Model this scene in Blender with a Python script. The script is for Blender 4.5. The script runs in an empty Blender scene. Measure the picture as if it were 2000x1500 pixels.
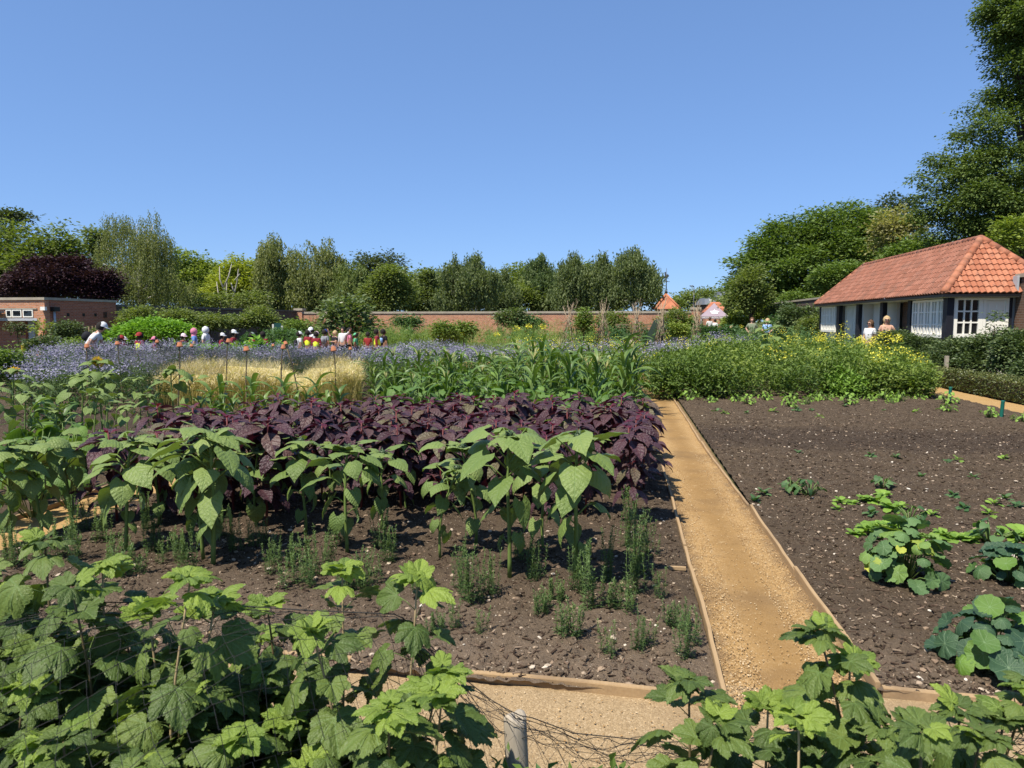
import bpy, bmesh, math, random
import numpy as np
from mathutils import Vector, Matrix

rng = np.random.default_rng(11)
random.seed(5)
R = math.radians
PI = math.pi
scene = bpy.context.scene
col = scene.collection

# ---------------------------------------------------------------- camera frame (eye 1.65 m above the beds)
F, CX, CY, H = 1387.0, 1000.0, 750.0, 1.65
YAW, PIT = R(8.93), R(5.07)
f0 = np.array([-math.sin(YAW), math.cos(YAW), 0.0])
zu = np.array([0, 0, 1.0])
rt = np.array([math.cos(YAW), math.sin(YAW), 0.0])
fw = f0 * math.cos(PIT) - zu * math.sin(PIT)
up = f0 * math.sin(PIT) + zu * math.cos(PIT)

def ray(px, py):
    return fw + rt * (px - CX) / F - up * (py - CY) / F

def gp(px, py, z=0.0):
    """survey: the point at height z seen in that direction"""
    d = ray(px, py); t = (z - H) / d[2]
    return np.array([d[0] * t, d[1] * t, z])

def dp(px, py, d):
    """survey: the point at horizontal distance d ahead of the eye"""
    v = ray(px, py); t = d / (v @ f0)
    p = v * t
    return np.array([p[0], p[1], p[2] + H])

def dx(px, d):
    p = dp(px, 627, d)
    return p[0], p[1]

# ---------------------------------------------------------------- object helpers
def tag(o, label, cat, group=None, kind=None):
    o['label'] = label
    if cat: o['category'] = cat
    if group: o['group'] = group
    if kind: o['kind'] = kind
    return o

def empty(name, loc=(0, 0, 0), rz=0.0):
    o = bpy.data.objects.new(name, None)
    col.objects.link(o)
    o.location = loc; o.rotation_euler = (0, 0, rz); o.empty_display_size = 0.1
    return o

def copy_tree(o, parent=None):
    c = o.copy(); col.objects.link(c)
    if parent is not None: c.parent = parent
    for ch in list(o.children): copy_tree(ch, c)
    return c

class Geo:
    def __init__(s):
        s.v, s.r, s.l, s.f, s.m = [], [], [], [], []
        s.n = 0
    def add(s, v, f, rnd=0.5, luv=None, mat=0):
        v = np.asarray(v, float).reshape(-1, 3)
        k = len(v)
        s.v.append(v)
        s.r.append(np.full(k, rnd) if np.isscalar(rnd) else np.asarray(rnd, float))
        s.l.append(np.zeros((k, 3)) if luv is None else np.asarray(luv, float))
        if isinstance(f, np.ndarray): f = [f]
        else:
            by = {}
            for q in f: by.setdefault(len(q), []).append(q)
            f = [np.array(x) for x in by.values()]
        for a in f:
            s.f.append(a + s.n); s.m.append(np.full(len(a), mat))
        s.n += k
    def inst(s, T, M, P, rnd=None, mat=0):
        """many copies of leaf template T=(v,f,luv) in one mesh"""
        v, f, l = T
        N, k = len(P), len(v)
        if N == 0: return
        V = np.einsum('nij,kj->nki', M, v) + np.asarray(P)[:, None, :]
        rn = rng.random(N) if rnd is None else np.asarray(rnd)
        off = (np.arange(N) * k)[:, None, None]
        FF = [(a[None] + off).reshape(-1, a.shape[1]) for a in f]
        s.v.append(V.reshape(-1, 3)); s.r.append(np.repeat(rn, k)); s.l.append(np.tile(l, (N, 1)))
        for a in FF:
            s.f.append(a + s.n); s.m.append(np.full(len(a), mat))
        s.n += N * k
    def box(s, x0, x1, y0, y1, z0, z1, mat=0, rnd=0.5):
        v = [(x0, y0, z0), (x1, y0, z0), (x1, y1, z0), (x0, y1, z0), (x0, y0, z1), (x1, y0, z1), (x1, y1, z1), (x0, y1, z1)]
        s.add(v, [(0, 3, 2, 1), (4, 5, 6, 7), (0, 1, 5, 4), (1, 2, 6, 5), (2, 3, 7, 6), (3, 0, 4, 7)], rnd, None, mat)
        return s
    def tube(s, pts, rad, n=6, mat=0, rnd=0.5, caps=True):
        pts = np.asarray(pts, float)
        k = len(pts)
        rad = np.full(k, rad) if np.isscalar(rad) else np.asarray(rad, float)
        t = np.gradient(pts, axis=0); t /= np.linalg.norm(t, axis=1)[:, None] + 1e-12
        ref = np.array([0.31, 0.87, 0.11]) if abs(t[0][2]) > 0.8 else np.array([0, 0, 1.0])
        a = np.cross(t, ref); a /= np.linalg.norm(a, axis=1)[:, None] + 1e-12
        b = np.cross(t, a)
        th = np.arange(n) * 2 * PI / n
        V = pts[:, None] + rad[:, None, None] * (np.cos(th)[None, :, None] * a[:, None] + np.sin(th)[None, :, None] * b[:, None])
        i = np.arange(k - 1)[:, None] * n; j = np.arange(n)[None]; j2 = (j + 1) % n
        q = np.stack([i + j, i + j2, i + n + j2, i + n + j], -1).reshape(-1, 4)
        fs = [q]
        if caps: fs += [np.arange(n)[::-1][None], (np.arange(n) + (k - 1) * n)[None]]
        s.add(V.reshape(-1, 3), np.array([]) if False else fs[0], rnd, None, mat)
        if caps:
            base = s.n - k * n
            for a_ in fs[1:]:
                s.f.append(a_ + base); s.m.append(np.full(1, mat))
        return s
    def lathe(s, c, prof, n=14, mat=0, rnd=0.5):
        """profile of (radius, z) turned about a vertical axis at c"""
        th = np.arange(n) * 2 * PI / n
        V = [(c[0] + r_ * math.cos(a), c[1] + r_ * math.sin(a), c[2] + z_) for r_, z_ in prof for a in th]
        f = [(i * n + j, i * n + (j + 1) % n, (i + 1) * n + (j + 1) % n, (i + 1) * n + j) for i in range(len(prof) - 1) for j in range(n)]
        s.add(V, f, rnd, None, mat)
        return s
    def build(s, name, mats, parent=None, smooth=True, loc=None):
        me = bpy.data.meshes.new(name)
        V = np.concatenate(s.v)
        me.vertices.add(len(V)); me.vertices.foreach_set('co', V.ravel().astype(np.float32))
        tot = np.concatenate([np.full(len(a), a.shape[1]) for a in s.f])
        idx = np.concatenate([a.ravel() for a in s.f]).astype(np.int32)
        me.loops.add(len(idx)); me.loops.foreach_set('vertex_index', idx)
        me.polygons.add(len(tot))
        st = np.concatenate([[0], np.cumsum(tot)[:-1]]).astype(np.int32)
        me.polygons.foreach_set('loop_start', st)
        me.polygons.foreach_set('material_index', np.concatenate(s.m).astype(np.int32))
        me.polygons.foreach_set('use_smooth', np.full(len(tot), smooth))
        me.attributes.new('rnd', 'FLOAT', 'POINT').data.foreach_set('value', np.concatenate(s.r).astype(np.float32))
        me.attributes.new('luv', 'FLOAT_VECTOR', 'POINT').data.foreach_set('vector', np.concatenate(s.l).ravel().astype(np.float32))
        me.update(calc_edges=True)
        for m in (mats if isinstance(mats, (list, tuple)) else [mats]): me.materials.append(m)
        o = bpy.data.objects.new(name, me); col.objects.link(o)
        if parent is not None: o.parent = parent
        if loc is not None: o.location = loc
        return o

def rotm(az, pitch=0.0, roll=0.0):
    """stack of matrices Rz(az) Rx(pitch) Ry(roll); a leaf points along +y, faces +z"""
    az, pitch, roll = np.broadcast_arrays(np.asarray(az, float), np.asarray(pitch, float), np.asarray(roll, float))
    az, pitch, roll = az.ravel(), pitch.ravel(), roll.ravel()
    N = len(az); o = np.zeros(N); e = np.ones(N)
    ca, sa, cp, sp, cr, sr = np.cos(az), np.sin(az), np.cos(pitch), np.sin(pitch), np.cos(roll), np.sin(roll)
    A = np.array([[ca, -sa, o], [sa, ca, o], [o, o, e]]).transpose(2, 0, 1)
    B = np.array([[e, o, o], [o, cp, -sp], [o, sp, cp]]).transpose(2, 0, 1)
    C = np.array([[cr, o, sr], [o, e, o], [-sr, o, cr]]).transpose(2, 0, 1)
    return A @ B @ C

def _h(ix, iy, seed):
    n = (ix * 374761393 + iy * 668265263 + seed * 1442695041) & 0x7fffffff
    n = ((n ^ (n >> 13)) * 1274126177) & 0x7fffffff
    return ((n ^ (n >> 16)) & 0xffff) / 65535.0

def vnoise(x, y, seed=0):
    x = np.asarray(x, float); y = np.asarray(y, float)
    ix, iy = np.floor(x).astype(np.int64), np.floor(y).astype(np.int64)
    fx, fy = x - ix, y - iy
    fx, fy = fx * fx * (3 - 2 * fx), fy * fy * (3 - 2 * fy)
    return (_h(ix, iy, seed) * (1 - fx) + _h(ix + 1, iy, seed) * fx) * (1 - fy) + (_h(ix, iy + 1, seed) * (1 - fx) + _h(ix + 1, iy + 1, seed) * fx) * fy

def fbm(x, y, seed=0, o=4):
    s, a, t = 0, 0.5, 0
    for i in range(o):
        s = s + a * vnoise(x, y, seed + i); t += a; a *= 0.5; x = x * 2.03 + 7; y = y * 2.03 + 3
    return s / t
# ---------------------------------------------------------------- node helpers
class NT:
    def __init__(s, name):
        s.m = bpy.data.materials.new(name); s.m.use_nodes = True
        s.t = s.m.node_tree; s.t.nodes.clear()
        s.out = s.t.nodes.new('ShaderNodeOutputMaterial')
    def n(s, typ, **kw):
        nd = s.t.nodes.new('ShaderNode' + typ)
        for k, v in kw.items():
            if k in nd.inputs.keys(): s.put(nd.inputs[k], v)
            else: setattr(nd, k, v)
        return nd
    def put(s, sock, v):
        if isinstance(v, bpy.types.NodeSocket): s.t.links.new(v, sock)
        elif isinstance(v, (tuple, list)) and len(v) == 3 and sock.type == 'RGBA': sock.default_value = (*v, 1)
        else: sock.default_value = v
    def math(s, op, a, b=0.0, c=0.0, clamp=False):
        nd = s.t.nodes.new('ShaderNodeMath'); nd.operation = op; nd.use_clamp = clamp
        s.put(nd.inputs[0], a); s.put(nd.inputs[1], b)
        if op in ('MULTIPLY_ADD', 'SMOOTH_MIN', 'COMPARE'): s.put(nd.inputs[2], c)
        return nd.outputs[0]
    def ramp(s, fac, stops):
        nd = s.t.nodes.new('ShaderNodeValToRGB')
        el = nd.color_ramp.elements
        while len(el) < len(stops): el.new(0.5)
        for e, (p, c) in zip(el, stops):
            e.position = p; e.color = (*c, 1) if len(c) == 3 else c
        s.put(nd.inputs[0], fac)
        return nd.outputs[0]
    def step(s, x, lo, hi):
        nd = s.t.nodes.new('ShaderNodeMapRange'); nd.interpolation_type = 'SMOOTHSTEP'
        s.put(nd.inputs[0], x); nd.inputs[1].default_value = lo; nd.inputs[2].default_value = hi
        return nd.outputs[0]
    def mix(s, fac, a, b, blend='MIX'):
        nd = s.t.nodes.new('ShaderNodeMix'); nd.data_type = 'RGBA'; nd.blend_type = blend
        s.put(nd.inputs[0], fac); s.put(nd.inputs[6], a); s.put(nd.inputs[7], b)
        return nd.outputs[2]
    def noise(s, scale, detail=3, rough=0.55, vec=None, out=0):
        nd = s.t.nodes.new('ShaderNodeTexNoise')
        nd.inputs['Scale'].default_value = scale; nd.inputs['Detail'].default_value = detail; nd.inputs['Roughness'].default_value = rough
        if vec is None: vec = s.obj()
        s.t.links.new(vec, nd.inputs['Vector'])
        return nd.outputs[out]
    def obj(s):
        return s.t.nodes.new('ShaderNodeTexCoord').outputs['Object']
    def attr(s, name, out='Fac'):
        nd = s.t.nodes.new('ShaderNodeAttribute'); nd.attribute_name = name
        return nd.outputs[out]
    def xyz(s, v):
        nd = s.t.nodes.new('ShaderNodeSeparateXYZ'); s.t.links.new(v, nd.inputs[0])
        return nd.outputs
    def bump(s, h, strength=0.3, dist=0.01):
        nd = s.t.nodes.new('ShaderNodeBump'); nd.inputs['Strength'].default_value = strength; nd.inputs['Distance'].default_value = dist
        s.put(nd.inputs['Height'], h)
        return nd.outputs[0]
    def principled(s, colr, rough=0.8, spec=0.3, nrm=None, metal=0.0, **kw):
        nd = s.t.nodes.new('ShaderNodeBsdfPrincipled')
        s.put(nd.inputs['Base Color'], colr); s.put(nd.inputs['Roughness'], rough)
        nd.inputs['Specular IOR Level'].default_value = spec; nd.inputs['Metallic'].default_value = metal
        for k, v in kw.items(): s.put(nd.inputs[k], v)
        if nrm is not None: s.t.links.new(nrm, nd.inputs['Normal'])
        return nd.outputs[0]
    def done(s, shader):
        s.t.links.new(shader, s.out.inputs[0]); return s.m

def plain(name, c, rough=0.8, spec=0.3, var=0.15, scale=6.0, bump=0.0, metal=0.0):
    t = NT(name)
    nz = t.noise(scale, 4)
    k = t.mix(nz, tuple(x * (1 - var) for x in c), tuple(min(1, x * (1 + var)) for x in c))
    return t.done(t.principled(k, rough, spec, t.bump(nz, bump, 0.02) if bump else None, metal))

def leafy(name, stops, trans=0.22, rough=0.5, spec=0.35, vein=None, veinc=None, back=None, tcol=None, objvar=0.0, bump=0.35):
    """leaf surface: colour chosen per leaf by 'rnd', mottled; some light comes through"""
    t = NT(name)
    rn = t.attr('rnd')
    if objvar:
        oi = t.n('ObjectInfo').outputs['Random']
        rn = t.math('ADD', rn, t.math('MULTIPLY', t.math('SUBTRACT', oi, 0.5), objvar), clamp=True)
    c = t.ramp(rn, stops)
    nrm = None
    if vein:
        l = t.xyz(t.attr('luv', 'Vector')); x, y = t.math('ABSOLUTE', l[0]), l[1]
        if vein == 'pinnate':
            mid = t.step(x, 0.016, 0.004)
            s = t.math('FRACT', t.math('MULTIPLY', t.math('SUBTRACT', t.math('ADD', y, t.math('MULTIPLY', t.math('MULTIPLY', x, x), .5)), t.math('MULTIPLY', x, 0.95)), 6.3))
            s = t.math('ABSOLUTE', t.math('SUBTRACT', s, 0.5))
            side = t.step(s, 0.07, 0.0)
            v = t.math('MAXIMUM', mid, t.math('MULTIPLY', side, 0.75))
            hgt = t.math('ADD', t.math('MULTIPLY', s, .55), t.math('MULTIPLY', v, -0.4))
        elif vein == 'palmate':
            d = None
            for a in (0.0, 0.62, 1.45):
                k = t.math('ABSOLUTE', t.math('SUBTRACT', t.math('MULTIPLY', x, math.cos(a)), t.math('MULTIPLY', y, math.sin(a))))
                k = t.math('ADD', k, t.math('MULTIPLY', t.math('LESS_THAN', t.math('ADD', t.math('MULTIPLY', x, math.sin(a)), t.math('MULTIPLY', y, math.cos(a))), 0), 1.0))
                d = k if d is None else t.math('MINIMUM', d, k)
            v = t.step(d, 0.03, 0.006)
            s = t.math('ABSOLUTE', t.math('SUBTRACT', t.math('FRACT', t.math('MULTIPLY', t.math('SUBTRACT', y, t.math('MULTIPLY', d, 1.4)), 6.5)), 0.5))
            v = t.math('MAXIMUM', v, t.math('MULTIPLY', t.step(s, 0.09, 0.0), 0.55))
            hgt = t.math('ADD', t.math('MULTIPLY', s, 0.3), t.math('MINIMUM', t.math('MULTIPLY', d, 4.0), 0.7))
        else:  # radial
            ang = t.math('ARCTAN2', l[0], l[1])
            s = t.math('ABSOLUTE', t.math('SUBTRACT', t.math('FRACT', t.math('MULTIPLY', ang, 9 / (2 * PI))), 0.5))
            rad = t.math('SQRT', t.math('ADD', t.math('POWER', l[0], 2.0), t.math('POWER', l[1], 2.0)))
            v = t.math('MAXIMUM', t.step(t.math('MULTIPLY', s, rad), 0.025, 0.005), t.step(rad, 0.1, 0.03))
            hgt = v
        c = t.mix(t.math('MULTIPLY', v, 0.45), c, veinc or (0.3, 0.42, 0.16))
        mot = t.noise(1.0, 2, vec=t.n('VectorMath', operation='SCALE', **{'Scale': 11.0, 'Vector': t.attr('luv', 'Vector')}).outputs[0])
        hgt = t.math('ADD', hgt, t.math('MULTIPLY', mot, 1.4))
        c = t.mix(t.step(mot, 0.35, 0.75), c, t.mix(0.5, c, (1.0, 1.0, 0.95), 'MULTIPLY'))
        c = t.mix(t.math('MULTIPLY', t.step(mot, 0.45, 0.25), 0.22), c, (0.03, 0.06, 0.02))
        nrm = t.bump(hgt, bump, 0.012)
    if back:
        g = t.n('NewGeometry').outputs['Backfacing']
        cf = t.mix(g, c, back)
    else: cf = c
    a = t.principled(cf, rough, spec, nrm)
    tr = t.n('BsdfTranslucent')
    t.put(tr.inputs[0], tcol if tcol else t.mix(1.0, c, (1.6, 1.7, 0.55), 'MULTIPLY'))
    mx = t.n('MixShader'); mx.inputs[0].default_value = trans
    t.t.links.new(a, mx.inputs[1]); t.t.links.new(tr.outputs[0], mx.inputs[2])
    return t.done(mx.outputs[0])

def G(*c): return c

M = {}
M['sunflower'] = leafy('sunflower_leaf', [(0, G(.105, .16, .038)), (.5, G(.15, .212, .055)), (1, G(.20, .262, .078))], .16, .5, .28, 'pinnate', G(.2, .3, .11), G(.15, .22, .09), objvar=.4, bump=.55)
M['sunstem'] = plain('sunflower_stem', G(.13, .19, .045), .6, .3, .2, 20)
M['sunbud'] = leafy('bud_bract', [(0, G(.03, .05, .02)), (1, G(.07, .11, .04))], .05)
M['ray'] = leafy('ray_petal', [(0, G(.75, .42, .02)), (1, G(.85, .55, .04))], .3)
M['disc'] = plain('flower_disc', G(.05, .025, .01), .9)
M['amar'] = leafy('amaranth_leaf', [(0, G(.042, .018, .025)), (.55, G(.076, .033, .042)), (.8, G(.10, .060, .050)), (1, G(.115, .10, .05))], .10, .5, .4, 'pinnate', G(.09, .015, .025), G(.05, .018, .03), tcol=G(.12, .012, .03), objvar=.5, bump=.8)
M['amarc'] = leafy('amaranth_heart', [(0, G(.065, .010, .024)), (1, G(.115, .014, .032))], .2, .5, .35, 'pinnate', G(.2, .03, .05), tcol=G(.25, .01, .03))
M['amarstem'] = plain('amaranth_stem', G(.13, .03, .03), .6)
M['corn'] = leafy('corn_leaf', [(0, G(.06, .115, .024)), (.6, G(.10, .165, .035)), (1, G(.145, .215, .055))], .22, .45, .4, objvar=.4)
M['tassel'] = leafy('corn_tassel', [(0, G(.42, .40, .16)), (1, G(.55, .50, .22))], .25)
M['squash'] = leafy('squash_leaf', [(0, G(.07, .135, .026)), (.6, G(.105, .19, .038)), (1, G(.16, .26, .05))], .22, .5, .3, 'pinnate', G(.17, .28, .09), objvar=.3)
M['flax'] = leafy('flax_leaf', [(0, G(.062, .11, .036)), (1, G(.135, .20, .07))], .28, .55, .2, objvar=.5)
M['nast'] = leafy('nasturtium_leaf', [(0, G(.08, .15, .06)), (.55, G(.12, .21, .07)), (.8, G(.17, .27, .06)), (1, G(.42, .44, .06))], .2, .55, .3, 'radial', G(.3, .42, .24), G(.12, .2, .1))
M['nastdark'] = leafy('dark_nasturtium_leaf', [(0, G(.034, .075, .042)), (.65, G(.055, .11, .05)), (.85, G(.085, .165, .035)), (1, G(.14, .25, .035))], .2, .5, .35, 'radial', G(.25, .36, .2), G(.1, .17, .08))
M['lettuce'] = leafy('salad_leaf', [(0, G(.13, .23, .035)), (1, G(.23, .36, .06))], .25, .5, .3, objvar=.4)
M['weed'] = leafy('weed_leaf', [(0, G(.05, .11, .04)), (1, G(.11, .19, .07))], .25, .55, .25, objvar=.5)
M['currant'] = leafy('currant_leaf', [(0, G(.054, .086, .019)), (.5, G(.084, .125, .027)), (1, G(.125, .172, .037))], .16, .5, .28, 'palmate', G(.14, .22, .075), G(.17, .23, .10), objvar=.2, bump=.38)
M['currantyoung'] = leafy('young_currant_leaf', [(0, G(.125, .195, .034)), (1, G(.24, .325, .05))], .3, .45, .35, 'palmate', G(.3, .4, .1), G(.24, .33, .11), bump=.45)
M['currantstem'] = plain('currant_stem', G(.36, .27, .15), .7, .2, .3, 30)
M['currantdark'] = plain('brown_currant_stem', G(.13, .10, .05), .7, .2, .3, 30)
M['stake'] = plain('garden_cane', G(.2, .15, .085), .7, .2, .3, 25)
M['hazel'] = plain('brushwood_hazel', G(.30, .235, .16), .8, .15, .3, 12)
M['greenstem'] = plain('green_stem', G(.12, .18, .05), .6)
M['net'] = plain('black_net_cord', G(.012, .012, .012), .6, .3)
M['barley'] = leafy('ripe_barley', [(0, G(.44, .34, .17)), (.6, G(.66, .55, .31)), (1, G(.78, .70, .46))], .25, .6, .25)
M['barleygreen'] = leafy('barley_straw', [(0, G(.26, .24, .07)), (1, G(.54, .44, .18))], .2, .7, .2)
M['phacl'] = leafy('phacelia_leaf', [(0, G(.055, .095, .038)), (1, G(.11, .16, .062))], .25, .6, .2)
M['phacf'] = leafy('phacelia_flower', [(0, G(.20, .19, .265)), (.7, G(.28, .27, .345)), (1, G(.43, .42, .49))], .25, .7, .1, tcol=G(.36, .34, .5))
M['mustl'] = leafy('mustard_leaf', [(0, G(.075, .125, .026)), (.55, G(.135, .20, .042)), (1, G(.24, .30, .07))], .28, .55, .25)
M['mustf'] = leafy('mustard_flower', [(0, G(.62, .56, .05)), (1, G(.8, .74, .12))], .25, .6, .2)
M['fern'] = leafy('asparagus_fern', [(0, G(.13, .21, .045)), (1, G(.22, .30, .075))], .3, .6, .2)
M['box'] = leafy('box_hedge_leaf', [(0, G(.04, .06, .018)), (.7, G(.085, .105, .028)), (1, G(.16, .165, .042))], .15, .45, .4)
M['rose'] = leafy('rose_leaf', [(0, G(.045, .075, .028)), (.6, G(.092, .132, .048)), (1, G(.16, .20, .072))], .18, .48, .35)
M['bark'] = plain('bark', G(.09, .07, .05), .9, .1, .35, 5, .5)
M['birchbark'] = plain('birch_bark', G(.55, .52, .47), .8, .2, .25, 4)
M['trunkpale'] = plain('dead_wood', G(.36, .33, .28), .8, .2, .2, 5)

def stems(name, lo, hi, trans=.32, rough=.55, spec=.25):
    trans = max(trans, .26) if name != 'plum_leaves' else .15
    k_ = 1.55 if name != 'plum_leaves' else 1.15
    lo, hi = (lo[0] * k_ * 1.04, lo[1] * k_, lo[2] * k_), (hi[0] * k_ * 1.06, hi[1] * k_, hi[2] * k_)
    return leafy(name, [(0, lo), (1, hi)], trans, rough, spec)
M['t_chestnut'] = stems('chestnut_leaves', G(.05, .078, .02), G(.115, .145, .038))
M['t_purple'] = stems('plum_leaves', G(.020, .010, .016), G(.055, .024, .034), .12)
M['t_birch'] = stems('birch_leaves', G(.08, .10, .034), G(.155, .175, .065))
M['t_gold'] = stems('golden_leaves', G(.115, .15, .022), G(.235, .265, .04), .28)
M['t_lime'] = stems('lime_leaves', G(.075, .115, .02), G(.165, .205, .04), .25)
M['t_olive'] = stems('olive_leaves', G(.06, .09, .026), G(.13, .16, .05))
M['t_dark'] = stems('dark_leaves', G(.028, .044, .02), G(.07, .09, .042), .12)
M['t_blue'] = stems('bluegreen_leaves', G(.055, .08, .032), G(.115, .145, .058))
M['t_conif'] = stems('cypress_leaves', G(.04, .07, .025), G(.10, .135, .05), .1)
M['t_dome'] = stems('acacia_leaves', G(.045, .082, .018), G(.115, .165, .042), .22)
M['t_near'] = stems('robinia_leaves', G(.038, .066, .016), G(.10, .14, .036), .22)
M['t_brown'] = stems('seeded_lime_leaves', G(.10, .11, .045), G(.25, .24, .12))
M['t_fig'] = stems('fig_leaves', G(.045, .07, .026), G(.105, .14, .055), .12, .42, .4)
M['t_mound'] = stems('bean_leaves', G(.07, .15, .02), G(.14, .26, .035), .25)

# -------- built surfaces
def brick(name, c1, c2, mortar, grime=.3, sc=1.0):
    t = NT(name)
    o = t.xyz(t.obj())
    cb = t.n('CombineXYZ'); t.put(cb.inputs[0], t.math('ADD', o[0], o[1])); t.put(cb.inputs[1], o[2])
    b = t.n('TexBrick', Scale=1.0)
    t.t.links.new(cb.outputs[0], b.inputs['Vector'])
    b.inputs['Color1'].default_value = (*c1, 1); b.inputs['Color2'].default_value = (*c2, 1); b.inputs['Mortar'].default_value = (*mortar, 1)
    b.inputs['Brick Width'].default_value = .225 * sc; b.inputs['Row Height'].default_value = .075 * sc; b.inputs['Mortar Size'].default_value = .008 * sc
    n1 = t.noise(.6, 5); n2 = t.noise(9, 3)
    c = t.mix(t.math('MULTIPLY', t.step(n1, .45, .7), grime), b.outputs[0], (.10, .085, .07))
    c = t.mix(t.math('MULTIPLY', t.step(n2, .55, .75), .35), c, tuple(min(1, x * 1.5) for x in c1))
    h = t.math('MULTIPLY_ADD', b.outputs['Fac'], -1.0, 1.0)
    return t.done(t.principled(c, .9, .15, t.bump(t.math('ADD', h, t.math('MULTIPLY', n2, .4)), .5, .01)))
M['brick'] = brick('orange_brick', G(.55, .235, .12), G(.40, .155, .08), G(.44, .36, .28), .2)
M['brickred'] = brick('red_brick', G(.44, .15, .08), G(.31, .10, .055), G(.34, .25, .19), .15)
M['brickdark'] = brick('dark_brick', G(.13, .09, .07), G(.08, .055, .045), G(.15, .13, .11), .5)  # dark tone also stands in for shade on the left wall
M['brickbrown'] = brick('brown_brick', G(.16, .085, .055), G(.10, .055, .038), G(.19, .16, .13), .3)

def tiles(name, lo, mid, hi, dirt=.5):
    t = NT(name)
    rn = t.attr('rnd')
    c = t.ramp(rn, [(0, lo), (.55, mid), (1, hi)])
    n1 = t.noise(1.4, 5); n2 = t.noise(14, 4)
    c = t.mix(t.math('MULTIPLY', t.step(n1, .48, .7), dirt), c, (.17, .085, .06))
    c = t.mix(t.math('MULTIPLY', t.step(n2, .55, .7), dirt * .8), c, (.10, .075, .06))
    return t.done(t.principled(c, .75, .25, t.bump(n2, .25, .008)))
M['tile'] = tiles('clay_pantile', G(.31, .11, .057), G(.385, .145, .078), G(.43, .18, .10), .6)
M['tilefresh'] = tiles('fresh_clay_tile', G(.38, .125, .065), G(.45, .16, .082), G(.5, .2, .11), .25)
M['tileold'] = tiles('weathered_pantile', G(.20, .08, .048), G(.255, .10, .062), G(.30, .13, .085), .7)
M['white'] = plain('white_paint', G(.84, .81, .72), .45, .4, .05, 3)
M['cream'] = plain('cream_paint', G(.62, .60, .53), .5, .3, .05, 2)
M['render'] = plain('pale_render', G(.58, .57, .55), .85, .2, .06, 2)
M['blacktimber'] = plain('black_stained_timber', G(.014, .015, .022), .5, .35, .3, 12, .2)
M['gutter'] = plain('black_gutter', G(.012, .012, .013), .4, .4)
M['coping'] = plain('stone_coping', G(.36, .31, .24), .9, .15, .3, 2.5, .3)
M['copingdark'] = plain('dark_coping', G(.13, .115, .095), .95, .1, .3, 3, .3)  # darker tone than the stone coping, for the left wall
M['lead'] = plain('lead_flashing', G(.42, .43, .45), .5, .4, .2, 4)
M['greydoor'] = plain('grey_painted_door', G(.42, .42, .42), .5, .3, .08)
M['oldwood'] = plain('dark_fence_board', G(.075, .07, .062), .9, .1, .3, 4, .3)
M['noticewood'] = plain('oak_board', G(.34, .25, .13), .6, .3, .25, 6)
M['terracotta'] = plain('terracotta', G(.34, .135, .07), .85, .15, .2, 20)
M['metaldark'] = plain('dark_metal', G(.05, .05, .052), .4, .5)
M['metalgrey'] = plain('grey_metal', G(.4, .41, .42), .35, .5)
M['slate'] = plain('slate_roof', G(.13, .14, .16), .6, .3, .15, 3)
M['yellowplastic'] = plain('yellow_plastic', G(.65, .45, .03), .4, .4)
M['greenpost'] = plain('green_plastic_post', G(.012, .13, .095), .4, .45, .1)
M['greenboard'] = plain('dark_green_board', G(.012, .055, .05), .5, .3)
M['tent'] = plain('mauve_tent_cloth', G(.31, .25, .29), .8, .2, .06, 2)
M['print'] = plain('white_print', G(.82, .8, .8), .7, .2, .02)
M['edge'] = None

def glass(name, c=G(.012, .014, .016)):
    t = NT(name)
    return t.done(t.principled(c, .06, .6))
M['glass'] = glass('dark_window_glass')
M['glasspale'] = plain('curtained_glass', G(.16, .17, .18), .12, .6, .35, 7)

def timber(name, c1, c2, sc=(60, 3, 60)):
    t = NT(name)
    m = t.n('Mapping'); t.t.links.new(t.obj(), m.inputs[0]); m.inputs['Scale'].default_value = sc
    nz = t.noise(1.5, 4, vec=m.outputs[0]); n2 = t.noise(2.2, 4)
    c = t.mix(nz, c1, c2)
    c = t.mix(t.math('MULTIPLY', t.step(n2, .5, .72), .55), c, (.16, .11, .07))
    return t.done(t.principled(c, .85, .15, t.bump(nz, .3, .004)))
M['edge'] = timber('softwood_edging', G(.29, .19, .10), G(.42, .295, .165))
M['greypost'] = timber('weathered_post', G(.22, .185, .14), G(.52, .45, .36), (70, 70, 5))

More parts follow.
